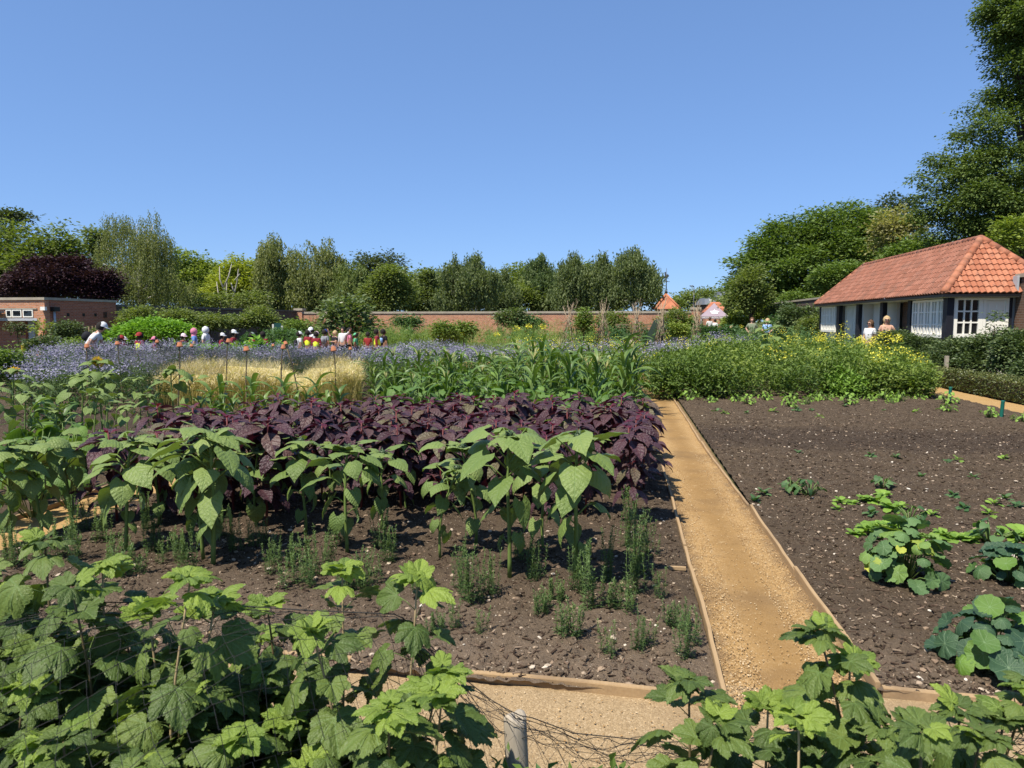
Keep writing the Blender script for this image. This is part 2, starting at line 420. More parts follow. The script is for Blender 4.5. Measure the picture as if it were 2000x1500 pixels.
def soil(name='garden_soil'):
    t = NT(name)
    o = t.obj(); x = t.xyz(o)
    n1 = t.noise(1.1, 5); n2 = t.noise(9, 6, .65); n3 = t.noise(60, 4, .7)
    c = t.mix(n2, (.046, .033, .022), (.130, .096, .066))
    # dry crust on the trodden strip at the front of the beds, moist compost farther in
    dry = t.math('MULTIPLY', t.step(t.math('ADD', x[1], t.math('MULTIPLY', n1, 1.8)), 5.2, 4.1), .85)
    c = t.mix(dry, c, t.mix(n2, (.125, .092, .064), (.22, .165, .118)))
    c = t.mix(t.math('MULTIPLY', t.step(n3, .52, .66), .55), c, t.mix(.5, c, (.5, .4, .3), 'MULTIPLY'))
    c = t.mix(t.math('MULTIPLY', t.step(n3, .42, .30), .35), c, (.20, .15, .105))
    wet = t.math('MULTIPLY', t.step(t.math('ABSOLUTE', t.math('SUBTRACT', t.math('ADD', x[1], t.math('MULTIPLY', n1, 1.5)), 10.9)), 1.3, .5), .45)
    c = t.mix(wet, c, (.03, .023, .021))
    vo = t.n('TexVoronoi', Scale=70.0); t.t.links.new(o, vo.inputs['Vector'])
    pick = t.xyz(vo.outputs['Color'])
    fl = t.math('MULTIPLY', t.step(vo.outputs['Distance'], .34, .22), t.math('GREATER_THAN', pick[0], .66))
    c = t.mix(t.math('MULTIPLY', fl, .75), c, t.ramp(pick[1], [(0, (.09, .06, .04)), (.6, (.26, .19, .13)), (1, (.5, .43, .34))]))
    hh = t.math('ADD', t.math('MULTIPLY', n2, .7), t.math('MULTIPLY', n3, .5))
    return t.done(t.principled(c, .95, .08, t.bump(hh, 1.0, .045)))
M['soil'] = soil()

def gravel(name, lo, hi, wear, wx=None):
    t = NT(name)
    o = t.obj(); x = t.xyz(o)
    vo = t.n('TexVoronoi', Scale=170.0); t.t.links.new(o, vo.inputs['Vector'])
    pick = t.xyz(vo.outputs['Color'])
    n1 = t.noise(2.0, 5); n2 = t.noise(24, 5, .7)
    c = t.mix(pick[0], lo, hi)
    c = t.mix(t.math('MULTIPLY', t.math('GREATER_THAN', pick[1], .92), .4), c, (.58, .45, .29))
    c = t.mix(t.math('MULTIPLY', t.step(n2, .52, .72), .5), c, tuple(v * .55 for v in lo))
    if wx is not None:     # trodden, finer and browner along the middle
        w = t.step(t.math('ADD', t.math('ABSOLUTE', t.math('SUBTRACT', x[0], wx)), t.math('MULTIPLY', n1, .22)), .33, .12)
        c = t.mix(t.math('MULTIPLY', w, .7), c, t.mix(n2, wear, tuple(v * 1.3 for v in wear)))
        n4 = t.noise(5.5, 6, .7); e_ = t.step(t.math('ADD', t.math('ABSOLUTE', t.math('SUBTRACT', x[0], wx)), t.math('MULTIPLY', n4, .30)), .36, .50)
        c = t.mix(t.math('MULTIPLY', e_, .7), c, (.10, .068, .045))
        n5 = t.noise(1.3, 3); c = t.mix(t.math('MULTIPLY', t.step(n5, .48, .66), .5), c, (.15, .092, .045)); n6 = t.noise(9, 6, .75); c = t.mix(t.math('MULTIPLY', t.step(n6, .55, .75), .45), c, (.55, .40, .22))
    else:
        c = t.mix(t.math('MULTIPLY', t.step(n1, .45, .7), .6), c, wear)
    h = t.math('ADD', t.math('MULTIPLY', vo.outputs['Distance'], -.5), n2)
    return t.done(t.principled(c, .92, .12, t.bump(h, .6, .008)))
M['pathmain'] = gravel('hoggin_path', G(.275, .168, .064), G(.41, .262, .118), G(.20, .116, .042), .79)
M['pathcross'] = gravel('pale_hoggin', G(.25, .175, .095), G(.37, .265, .15), G(.235, .165, .092))
M['pathside'] = gravel('orange_hoggin', G(.31, .19, .075), G(.42, .27, .115), G(.33, .205, .08))
M['ground'] = plain('rough_ground', G(.075, .075, .035), .95, .1, .4, 1.5)
M['stone'] = leafy('flint', [(0, G(.14, .09, .06)), (.6, G(.30, .22, .15)), (.9, G(.46, .38, .29)), (1, G(.62, .56, .47))], .0, .85, .2)
M['chip'] = leafy('wood_chip', [(0, G(.022, .014, .010)), (.6, G(.07, .046, .032)), (.85, G(.17, .12, .085)), (1, G(.34, .26, .18))], .0, .9, .1)
M['grit'] = leafy('gravel_stone', [(0, G(.26, .15, .06)), (.6, G(.42, .27, .12)), (1, G(.56, .44, .28))], .0, .85, .2)

def netcloth():
    t = NT('fine_crop_net')
    d = t.principled(G(.03, .035, .032), .8, .1)
    tr = t.n('BsdfTransparent')
    mx = t.n('MixShader'); mx.inputs[0].default_value = .42
    t.t.links.new(tr.outputs[0], mx.inputs[1]); t.t.links.new(d, mx.inputs[2])
    return t.done(mx.outputs[0])
M['cropnet'] = netcloth()
# ---------------------------------------------------------------- leaf templates (v, [faces], luv)
def grid_leaf(ws, nv=9, nu=5, lobe=0.0, fold=.15, curl=.8, lat=.3, ripple=0.0, seed=0, ragged=0.0):
    """blade of length 1 along +y; ws = [(v, halfwidth)...]"""
    r = np.random.default_rng(seed)
    vs = np.linspace(0, 1, nv); us = np.linspace(-1, 1, nu)
    w = np.interp(vs, [a for a, b in ws], [b for a, b in ws])
    w = w * (1 + ragged * (r.random(nv) - .5))
    U, V = np.meshgrid(us, vs)
    x = U * w[:, None]
    y = V - lobe * np.abs(U) ** 1.4 * np.clip(1 - V / .5, 0, 1)
    luv = np.stack([x, y, 0 * x], -1).reshape(-1, 3)
    z = fold * np.abs(x) - lat * x ** 2 * 2 + ripple * (r.random(x.shape) - .5) * (np.abs(U) > .3)
    k = curl
    yy = np.sin(k * y) / k; zz = z * np.cos(k * y) - (1 - np.cos(k * y)) / k
    v = np.stack([x, yy, zz], -1).reshape(-1, 3)
    i = np.arange(nv - 1)[:, None] * nu; j = np.arange(nu - 1)[None]
    f = np.stack([i + j, i + j + 1, i + nu + j + 1, i + nu + j], -1).reshape(-1, 4)
    return v, [f], luv

def fan_leaf(half, rings=(0.34, 0.68, 1.0), fold=.2, droop=.35, pleat=0.0, npl=5, seed=0, wav=0.0):
    """blade given by the right half of its outline, tip first; petiole at the origin"""
    r = np.random.default_rng(seed)
    h = np.array(half, float)
    full = np.concatenate([h, (h * [-1, 1])[::-1][(1 if abs(h[-1][0]) < 1e-6 else 0):-1]])
    n = len(full)
    P = [np.zeros((1, 2))] + [full * s for s in rings]
    XY = np.concatenate(P)
    x, y = XY[:, 0], XY[:, 1]
    rad = np.hypot(x, y); ang = np.arctan2(np.abs(x), y)
    z = fold * np.abs(x) - droop * rad ** 2 + pleat * rad * np.abs(np.sin(ang * npl)) + wav * rad * (r.random(len(x)) - .5)
    v = np.stack([x, y, z], -1); luv = np.stack([x, y, 0 * x], -1)
    j = np.arange(n); j2 = (j + 1) % n
    fs3 = np.stack([0 * j, 1 + j2, 1 + j], -1)[:, [0, 2, 1]][:, [0, 1, 2]]
    q = []
    for k in range(len(rings) - 1):
        a = 1 + k * n; b = a + n
        q.append(np.stack([a + j, b + j, b + j2, a + j2], -1))
    fs3 = np.stack([0 * j, 1 + j, 1 + j2], -1)
    # outline runs clockwise seen from above, so flip to face +z
    return v, [fs3[:, ::-1], np.concatenate(q)[:, ::-1]], luv

def serrate(pts, n=3, amp=.03):
    out = []
    for a, b in zip(pts[:-1], pts[1:]):
        a, b = np.array(a), np.array(b)
        d = b - a; nrm = np.array([-d[1], d[0]]); nrm = nrm / (np.linalg.norm(nrm) + 1e-9)
        out.append(a)
        for k in range(1, 2 * n):
            t = k / (2 * n)
            out.append(a + d * t + nrm * (amp if k % 2 else -amp * .4))
    out.append(np.array(pts[-1]))
    return out

HEART = [(0, .24), (.08, .36), (.2, .42), (.34, .40), (.5, .325), (.66, .225), (.8, .125), (.92, .045), (1, .0)]
T_heart = [grid_leaf(HEART, 11, 7, .24, f, c, l, .05, s, .06) for f, c, l, s in ((.05, .7, .25, 1), (.25, .9, .5, 2), (-.05, 1.2, .5, 3), (.15, .4, .2, 4))]
OVATE = [(0, .02), (.1, .09), (.25, .19), (.42, .245), (.58, .23), (.74, .16), (.88, .07), (1, 0)]
T_amar = [grid_leaf(OVATE, 9, 5, 0, f, c, .3, .03, s) for f, c, s in ((.35, .9, 1), (.2, 1.3, 2), (.5, .6, 3))]
LANCE = [(0, .03), (.3, .10), (.6, .085), (1, 0)]
T_lance = [grid_leaf(LANCE, 5, 3, 0, .2, .6, 0)]
T_flax = (np.array([(0, 0, 0), (.085, .45, .01), (0, 1, -.05), (-.085, .45, .01)], float), [np.array([[0, 1, 2, 3]])], np.zeros((4, 3)))
BROAD = [(0, .12), (.1, .26), (.3, .36), (.5, .35), (.7, .25), (.88, .1), (1, 0)]
T_broad = [grid_leaf(BROAD, 7, 5, .05, f, c, .4, .06, s, .1) for f, c, s in ((.2, .9, 1), (.1, 1.2, 2))]
RAGGED = [(0, .05), (.12, .16), (.2, .12), (.32, .27), (.42, .2), (.56, .36), (.66, .28), (.82, .32), (.93, .16), (1, .0)]
T_rag = [grid_leaf(RAGGED, 11, 5, 0, .3, 1.0, .3, .1, s, .2) for s in (1, 2)]
cur = serrate([(0, 1), (.18, .88), (.33, .70), (.39, .54)], 2, .028) + serrate([(.44, .55), (.58, .60), (.70, .56)], 2, .025) + serrate([(.72, .44), (.69, .28), (.62, .14)], 2, .025) + serrate([(.64, .04), (.58, -.14), (.40, -.25), (.18, -.27)], 2, .025) + [(.05, -.1), (0, -.02)]
T_cur = [fan_leaf(cur, (.3, .62, .85, 1.0), f, d, .05, 4.8, s, .1) for f, d, s in ((.25, .35, 1), (.05, .55, 2), (.42, .25, 3), (.15, .8, 4))]
circ = [(math.sin(a) * (1 + .05 * math.cos(9 * a)), math.cos(a) * (1 + .05 * math.cos(9 * a))) for a in np.linspace(0, PI, 19)]
circ[-1] = (0.0, circ[-1][1])
T_nast = [fan_leaf(circ, (.25, .6, 1.0), f, d, .0, 4, s, .26) for f, d, s in ((.0, .18, 1), (.12, -.15, 2), (-.1, .4, 3), (.3, .1, 4))]
T_card = (np.array([(0, 0, 0), (.32, .45, .10), (0, 1, -.06), (-.32, .45, .10)], float), [np.array([[0, 1, 2, 3]])], np.zeros((4, 3)))
T_blade = (np.array([(-.03, 0, 0), (.03, 0, 0), (.03, .5, 0), (-.03, .5, 0), (0, 1, -.1)], float), [np.array([[0, 1, 2, 3]]), np.array([[3, 2, 4]])], np.zeros((5, 3)))
T_petal = (np.array([(0, 0, 0), (.14, .5, .05), (0, 1, -.05), (-.14, .5, .05)], float), [np.array([[0, 1, 2, 3]])], np.zeros((4, 3)))

def leaves(g, Ts, P, az, pitch, roll, size, rnd=None, mat=0):
    """scatter several templates; P (N,3), size (N,) or (N,3)"""
    P = np.asarray(P, float).reshape(-1, 3); N = len(P)
    if N == 0: return
    M_ = rotm(np.broadcast_to(az, N), np.broadcast_to(pitch, N), np.broadcast_to(roll, N))
    size = np.asarray(size, float)
    if size.ndim == 2: M_ = M_ * size[:, None, :]
    else: M_ = M_ * np.broadcast_to(size, N)[:, None, None]
    rnd = rng.random(N) if rnd is None else np.broadcast_to(rnd, N)
    pick = rng.integers(0, len(Ts), N)
    for k, T in enumerate(Ts):
        s = pick == k
        g.inst(T, M_[s], P[s], rnd[s], mat)

def azdir(az):  # leaf +y rotated by az
    return np.stack([-np.sin(az), np.cos(az), 0 * np.asarray(az)], -1)

# ---------------------------------------------------------------- plant prototypes (each returns an Empty with parts)
def sunflower(h=1.0, nl=11, seed=0, bud=True, flower=None, scale=1.0, spread=1.0):
    r = np.random.default_rng(seed)
    root = empty('sunflower')
    st = Geo(); lean = r.normal(0, .035, 2)
    n = 9; tt = np.linspace(0, 1, n)
    sp = np.stack([lean[0] * tt ** 2 + .008 * np.sin(tt * 5 + seed), lean[1] * tt ** 2 + .008 * np.cos(tt * 6 + seed), tt * h], -1)
    st.tube(sp, np.linspace(.0145, .0075, n) * scale, 8)
    lf = Geo()
    nlow = max(3, nl // 3); zz = np.concatenate([np.linspace(.24, .58, nlow), np.linspace(.64, .97, nl - nlow)]) + r.normal(0, .015, nl)
    az = np.arange(nl) * 2.4 + r.normal(0, .3, nl) + seed
    P, A, Pi, Ro, S = [], [], [], [], []
    for k in range(nl):
        z = min(zz[k], .985)
        b = np.array([np.interp(z, tt, sp[:, 0]), np.interp(z, tt, sp[:, 1]), z * h])
        size = scale * (np.interp(z, [.2, .5, .7, .85, 1], [.13, .16, .20, .20, .15]) + .022 * r.normal())
        pl = scale * spread * np.interp(z, [.2, .55, .75, .9, 1], [.08, .12, .18, .15, .05]) * (1 + .2 * r.normal())
        d = azdir(az[k])
        e = b + d * pl + np.array([0, 0, pl * (.55 if z < .85 else .8)])
        m = b + d * pl * .55 + np.array([0, 0, pl * .5])
        st.tube([b, m, e], [.0055 * scale, .0045 * scale, .0035 * scale], 5, rnd=.6)
        P.append(e); A.append(az[k]); S.append(max(size, .08))
        Pi.append(np.interp(z, [.2, .5, .65, .85, 1], [-1.05, -.9, -.55, -.12, .1]) + .24 * r.normal()); Ro.append(.25 * r.normal())
    leaves(lf, T_heart, P, np.array(A), np.array(Pi), np.array(Ro), np.array(S), rnd=r.random(nl) * .55 + np.linspace(0, .4, nl))
    # young leaves round the bud
    k = 7; a2 = np.arange(k) * .9 + seed
    top = sp[-1]
    leaves(lf, T_heart, np.tile(top + [0, 0, .01], (k, 1)) + azdir(a2) * .02, a2, .2 + .25 * r.normal(size=k), 0, (.12 + .06 * r.random(k)) * scale, rnd=.8)
    st.build('stem', M['sunstem'], root); lf.build('foliage', M['sunflower'], root, True)
    if bud:
        bd = Geo(); nb = 34
        a3 = r.random(nb) * 2 * PI; pp = r.random(nb) * 1.2 + .1
        leaves(bd, T_lance, np.tile(top + [0, 0, .012], (nb, 1)), a3, pp, 0, np.stack([.06 * np.ones(nb) * scale] * 3, -1) * (0.7 + .5 * r.random(nb))[:, None])
        bd.lathe(top, [(.002, .0), (.022, .012), (.026, .026), (.014, .038), (.001, .04)], 10)
        bd.build('flower_bud', M['sunbud'], root)
    if flower is not None:
        fl = empty('flower_head'); fl.parent = root; fl.location = top
        fl.rotation_euler = flower
        pg = Geo(); npet = 22; a4 = np.arange(npet) * 2 * PI / npet
        leaves(pg, [T_petal], azdir(a4) * .03, a4, .12 + .15 * r.normal(size=npet), 0, .062 * scale + 0 * a4)
        leaves(pg, [T_petal], azdir(a4 + .14) * .03 - [0, 0, .004], a4 + .14, -.05 + .15 * r.normal(size=npet), 0, .058 * scale + 0 * a4)
        pg.build('petals', M['ray'], fl)
        Geo().lathe((0, 0, 0), [(.001, -.02), (.03, -.01), (.038, .004), (.025, .014), (.001, .016)], 14).build('seed_disc', M['disc'], fl)
    return root

def amaranth(h=.75, seed=0, big=1.0):
    r = np.random.default_rng(100 + seed)
    root = empty('amaranth_plant')
    st, lf, he = Geo(), Geo(), Geo()
    st.tube([(0, 0, 0), (.01, .0, h * .5), (.0, .012, h)], [.010, .008, .006], 6)
    def rosette(c, n, s, zdrop):
        k = np.arange(n); q = (k + .5) / n
        a = k * 2.4 + r.random() * 6
        P = np.array(c) + azdir(a) * (.012 + .035 * q)[:, None] * s + np.stack([0 * q, 0 * q, -zdrop * q ** 1.3], -1)
        pit = .95 - 1.35 * q ** .55 + r.normal(0, .14, n)
        size = s * (.06 + .145 * np.sin(q * PI * .6))
        inner = q < .17
        leaves(he, T_amar, P[inner], a[inner], pit[inner], 0, size[inner] * .9)
        rn = np.clip(r.random(n) * .75 + (r.random() > .75) * .3, 0, 1)
        leaves(lf, T_amar, P[~inner], a[~inner], pit[~inner], r.normal(0, .2, (~inner).sum()), size[~inner] * big, rnd=rn[~inner])
    rosette((0, .012, h), 18, 1.08, h * .17)
    for k in range(5):
        a = r.random() * 6.28; z = h * (.35 + .11 * k)
        d = azdir(a); e = d * (.10 + .05 * r.random()) + np.array([0, 0, z + .07])
        st.tube([(0, 0, z - .06), d * .05 + np.array([0, 0, z]), e], .0035, 4)
        rosette(e, 8, .78, .06)
    n = 10; a = r.random(n) * 6.28; z = h * (.2 + .5 * r.random(n))
    leaves(lf, T_amar, azdir(a) * .07 + np.stack([0 * z, 0 * z, z], -1), a, -.5 + r.normal(0, .3, n), 0, .13 + .04 * r.random(n), rnd=r.random(n) * .6)
    st.build('stem', M['amarstem'], root); lf.build('foliage', M['amar'], root); he.build('heart_leaves', M['amarc'], root)
    return root

def strap(g, base, az, length, width, th0, th1, seed=0, n=10, mat=0, rnd=.5, tw=0.0):
    """long arching blade; th = angle from the vertical"""
    s = np.linspace(0, 1, n); th = th0 + (th1 - th0) * s ** 1.15
    ds = length / (n - 1)
    out = np.concatenate([[0], np.cumsum(np.sin(th[:-1]) * ds)]); upz = np.concatenate([[0], np.cumsum(np.cos(th[:-1]) * ds)])
    c = np.asarray(base) + azdir(np.full(n, az)) * out[:, None] + np.stack([0 * s, 0 * s, upz], -1)
    w = width * np.interp(s, [0, .15, .45, .8, 1], [.55, .9, 1, .6, .02])
    side = np.array([math.cos(az), math.sin(az), 0])
    nrm = np.stack([-np.sin(az) * -np.cos(th), np.cos(az) * -np.cos(th), np.sin(th)], -1)
    tws = tw * s
    sd = side[None] * np.cos(tws)[:, None] + nrm * np.sin(tws)[:, None]
    wav = .12 * np.sin(s * 16 + seed)[:, None] * w[:, None] * nrm
    V = np.stack([c - sd * w[:, None] + nrm * w[:, None] * .35 + wav, c, c + sd * w[:, None] + nrm * w[:, None] * .35 - wav], 1).reshape(-1, 3)
    i = np.arange(n - 1)[:, None] * 3; j = np.arange(2)[None]
    f = np.stack([i + j, i + j + 1, i + 3 + j + 1, i + 3 + j], -1).reshape(-1, 4)
    luv = np.stack([np.tile([-.1, 0, .1], n), np.repeat(s, 3), 0 * np.repeat(s, 3)], -1)
    g.add(V, f, rnd, luv, mat)

def corn(h=1.2, seed=0, tassel=False):
    r = np.random.default_rng(200 + seed)
    root = empty('sweetcorn_plant'); st, lf = Geo(), Geo()
    st.tube([(0, 0, 0), (.01, 0, h * .45), (0, .01, h * .8)], [.014, .012, .006], 7)
    n = 11; a0 = r.random() * 6
    for k in range(n):
        z = h * (.12 + .7 * (k / (n - 1)) ** .9)
        a = a0 + k * PI + r.normal(0, .45)
        L = h * (.5 + .16 * math.sin(PI * k / n)) * (.8 + .3 * r.random())
        strap(lf, (0, 0, z), a, L * .95, .027 + .010 * r.random(), .25 + .35 * r.random() * (1 if k < n - 3 else .4), 2.0 + r.random() * (.9 if k < n - 3 else .3), seed + k, rnd=r.random(), tw=r.normal(0, .6))
    st.build('stem', M['greenstem'], root); lf.build('foliage', M['corn'], root)
    if tassel:
        tg = Geo()
        for k in range(7):
            a = r.random() * 6; d = azdir(a)
            e = np.array([0, .01, h * .8]); tl = .22 + .08 * r.random()
            tg.tube([e, e + d * .03 + [0, 0, tl * .5], e + d * (.05 + .06 * r.random()) + [0, 0, tl]], [.004, .006, .002], 4, rnd=r.random())
        tg.build('tassel', M['tassel'], root)
    return root

def squash(seed=0, n=16, rad=.38, h=.42, size=.17, mat='squash', name='bean_plant'):
    r = np.random.default_rng(300 + seed)
    root = empty(name); st, lf = Geo(), Geo()
    a = r.random(n) * 6.28; q = np.sqrt(r.random(n))
    P = azdir(a) * (q * rad)[:, None] + np.stack([0 * q, 0 * q, h * (1 - .6 * q ** 2) * (.55 + .5 * r.random(n))], -1)
    for p in P: st.tube([(p[0] * .15, p[1] * .15, 0), (p[0] * .6, p[1] * .6, p[2] * .75), p], [.006, .005, .003], 4)
    leaves(lf, T_heart + T_broad, P, a + r.normal(0, .5, n), -.25 - .5 * q + r.normal(0, .25, n), r.normal(0, .3, n), size * (.65 + .6 * r.random(n)))
    st.build('stems', M['greenstem'], root); lf.build('foliage', M[mat], root)
    return root

def flax(seed=0, ns=9, h=.38, rad=.09, dens=1.0):
    ns = int(ns * 1.5)
    r = np.random.default_rng(400 + seed)
    root = empty('flax_clump'); st, lf = Geo(), Geo()
    for k in range(ns):
        a = r.random() * 6.28; q = rad * math.sqrt(r.random()); hh = h * (.45 + .65 * r.random())
        b = azdir(a) * q; ln = azdir(r.random() * 6.28) * hh * .14
        p = np.array([b, b + ln * .4 + [0, 0, hh * .5], b + ln + [0, 0, hh]])
        st.tube(p, [.0018, .0014, .0007], 4)
        m = int(hh * 210 * dens); s = np.sort(r.random(m)) ** .85
        pos = p[0] * ((1 - s) ** 2)[:, None] + p[1] * (2 * s * (1 - s))[:, None] + p[2] * (s ** 2)[:, None]
        az = r.random(m) * 6.28
        leaves(lf, [T_flax], pos, az, .75 - .5 * (1 - s) + r.normal(0, .2, m), 0, np.stack([.044 + 0 * s, .036 * (1.1 - .5 * s), .03 + 0 * s], -1), rnd=np.clip(.25 + .5 * s + r.normal(0, .15, m), 0, 1))
    st.build('stems', M['greenstem'], root); lf.build('foliage', M['flax'], root)
    return root

def nasturtium(seed, n, rad, h, size, mat):
    r = np.random.default_rng(500 + seed)
    root = empty('nasturtium_plant'); st, lf = Geo(), Geo()
    P = []
    for k in range(n * 30):
        a = r.random() * 6.28; el = math.asin(r.random()); rr = rad * (.72 + .3 * r.random())
        p = np.array([-math.sin(a) * math.cos(el) * rr, math.cos(a) * math.cos(el) * rr, .05 + math.sin(el) * h * (.8 + .25 * r.random())])
        if all(np.linalg.norm(p - o) > size * .68 for o in P): P.append(p)
        if len(P) >= n: break
    P = np.array(P); N = len(P)
    out = P / np.array([rad ** 2, rad ** 2, (h * 1.0) ** 2]) ; az = np.arctan2(-out[:, 0], out[:, 1])
    tilt = -np.arctan2(np.hypot(P[:, 0], P[:, 1]) / rad, np.maximum(P[:, 2], .02) / h) * .75
    for p in P: st.tube([(p[0] * .1, p[1] * .1, 0), p * [.6, .6, .8], p], [.004, .003, .002], 4)
    leaves(lf, T_nast, P, az, tilt + r.normal(0, .38, N), r.normal(0, .38, N), size * (.45 + .7 * r.random(N)), rnd=r.random(N) ** 1.15)
    st.build('stems', M['greenstem'], root); lf.build('foliage', M[mat], root)
    return root

def rosette_plant(name, seed, n, size, mat, Ts=None, tilt=.5, h=.0):
    r = np.random.default_rng(600 + seed)
    g = Geo(); a = np.arange(n) * 2.4 + r.random() * 6; q = (np.arange(n) + .5) / n
    P = azdir(a) * (.02 * q)[:, None] + np.stack([0 * q, 0 * q, .01 + h * (1 - q)], -1)
    leaves(g, Ts or T_rag, P, a, tilt + .7 * (1 - q) - .2 + r.normal(0, .2, n), r.normal(0, .3, n), size * (.7 + .5 * r.random(n)))
    return g.build(name, M[mat])

# ---------------------------------------------------------------- currant bush: woody shoots with lobed leaves
def currant(name, label, base, shoots, group, seed=0, leaf=.080, step_=.027, fill=0, fillbox=None):
    """shoots: list of (base xyz, tip xyz, from) in world units; leaves sit along each shoot from fraction `from`"""
    r = np.random.default_rng(700 + seed)
    root = empty(name, base); base = np.array(base)
    st, lf, yg = Geo(), Geo(), Geo()
    for b, t, fr in shoots:
        b, t = np.array(b) - base, np.array(t) - base
        L = np.linalg.norm(t - b); n = 8; s = np.linspace(0, 1, n)
        bow = np.array([r.normal(0, .03), r.normal(0, .03), 0]) * L
        pts = b + (t - b) * s[:, None] + bow * np.sin(s * PI)[:, None]
        st.tube(pts, np.linspace(.0052, .0026, n), 6, rnd=r.random(), mat=0 if fr > .31 else 2)
        m = max(3, int(L * (1 - fr) / step_)); k = np.linspace(fr, 1.0, m)
        az = np.arange(m) * 2.4 + r.random() * 6 + r.normal(0, .3, m)
        d = azdir(az)
        node = np.stack([np.interp(k, s, pts[:, i]) for i in range(3)], -1)
        age = np.clip((1 - k) * L / .16, 0, 1)        # 0 at the tip
        pl = (.02 + .05 * age) * (1 + .25 * r.random(m)) * leaf / .085
        E_ = node + d * pl[:, None] + np.stack([0 * k, 0 * k, pl * (.9 - .35 * age)], -1)
        for q in range(m):
            if age[q] > .2: st.tube([node[q], (node[q] + E_[q]) / 2 + [0, 0, .004], E_[q]], [.0016, .0013, .0012], 4, mat=1)
        size = leaf * (.5 + .55 * age ** .7) * (1 + .18 * r.normal(size=m))
        pit = .55 - 1.0 * age + r.normal(0, .25, m)
        young = age < (.40 if fr > .305 else .12) + .12 * r.normal(size=m)
        ro = r.normal(0, .3, m)
        kk = 6; aa = r.random() * 6 + np.arange(kk) * 1.05 + r.normal(0, .2, kk)
        leaves(yg if (fr > .305 or r.random() < .45) else lf, T_cur, pts[-1] + azdir(aa) * .018 + [0, 0, .008], aa, .1 + r.normal(0, .3, kk), r.normal(0, .3, kk), leaf * (.45 + .3 * r.random(kk)))
        leaves(yg, T_cur, E_[young], az[young], pit[young], ro[young], size[young])
        leaves(lf, T_cur, E_[~young], az[~young], pit[~young], ro[~young], size[~young])
    if fill:
        x0, x1, y0, y1, z0, z1 = fillbox
        P = np.stack([r.uniform(x0, x1, fill), r.uniform(y0, y1, fill), r.uniform(0, 1, fill)], -1)
        P[:, 2] = z0 + (z1 - z0) * P[:, 2] ** .75 * (.72 + .28 * vnoise(P[:, 0] * 5, P[:, 1] * 5, seed))
        leaves(lf, T_cur, P - base, r.random(fill) * 6.28, -.5 + r.normal(0, .35, fill), r.normal(0, .35, fill), leaf * (.75 + .5 * r.random(fill)))
    st.build('stems', [M['currantstem'], M['greenstem'], M['currantdark']], root); lf.build('foliage', M['currant'], root)
    if yg.n: yg.build('young_leaves', M['currantyoung'], root)
    tag(root, label, 'currant bush', group)
    return root
# ---------------------------------------------------------------- trees and shrubs
def ell_points(r, n, c, rad, lower=.35, shell=.55, wild=.08):
    """points through the outer shell of an ellipsoid, fewer underneath"""
    u = r.normal(size=(n * 2, 3)); u /= np.linalg.norm(u, axis=1)[:, None]
    keep = (u[:, 2] > -.2) | (r.random(n * 2) < lower)
    u = u[keep][:n]
    q = shell + (1.06 - shell) * r.random(len(u)) ** .6
    q = np.where(r.random(len(u)) < wild, q * (1.08 + .30 * r.random(len(u))), q)
    return np.asarray(c) + u * q[:, None] * np.asarray(rad), u

def crown_geo(r, lobes, card, clump, per, dens, droop=0.0, aspect=1.0, strand=0.0, wild=.08, shell=.55):
    """lobes: [(centre, radii)]; leaf sprays: each clump is a fan of `per` leaves"""
    g = Geo()
    for c, rad in lobes:
        area = 4 * PI * (rad[0] * rad[1] * rad[2]) ** (2 / 3)
        n = max(6, int(area * dens / (per * card * card * .32)))
        P, U = ell_points(r, n, c, rad, wild=wild, shell=shell)
        n = len(P)
        if strand != 0:      # hanging twigs, or upright ones when negative
            k = per; L = strand * (.5 + r.random(n))
            s = np.linspace(0, 1, k)
            Q = P[:, None] + U[:, None] * [1, 1, .3] * (.25 * card * 3 * s)[None, :, None] + np.stack([0 * s, 0 * s, -s], -1)[None] * L[:, None, None] + r.normal(0, card * .25, (n, k, 3))
            az = r.random((n, k)) * 6.28; pit = -1.1 * np.sign(strand) + r.normal(0, .4, (n, k))
            sz = card * (.7 + .5 * r.random((n, k)))
            rn = np.clip(.5 + r.normal(0, .22, (n, 1)) + r.normal(0, .16, (n, k)), 0, 1)
        else:
            k = per
            off = r.normal(0, clump * .5, (n, k, 3)) * [1, 1, .6]
            Q = P[:, None] + off
            dirv = U[:, None] * .7 + off / clump + r.normal(0, .35, (n, k, 3)) + [0, 0, .15 - droop]
            az = np.arctan2(-dirv[..., 0], dirv[..., 1])
            pit = np.arctan2(dirv[..., 2], np.hypot(dirv[..., 0], dirv[..., 1])) * .6 - .15 - droop * .5
            sz = card * (.65 + .7 * r.random((n, k)))
            rn = np.clip(.5 + r.normal(0, .17, (n, 1)) + r.normal(0, .16, (n, k)), 0, 1)
        ro = r.normal(0, .5, (n, k))
        sizes = np.stack([sz.ravel() * aspect, sz.ravel(), sz.ravel()], -1)
        leaves(g, [T_card], Q.reshape(-1, 3), az.ravel(), pit.ravel(), ro.ravel(), sizes, rnd=rn.ravel())
    return g

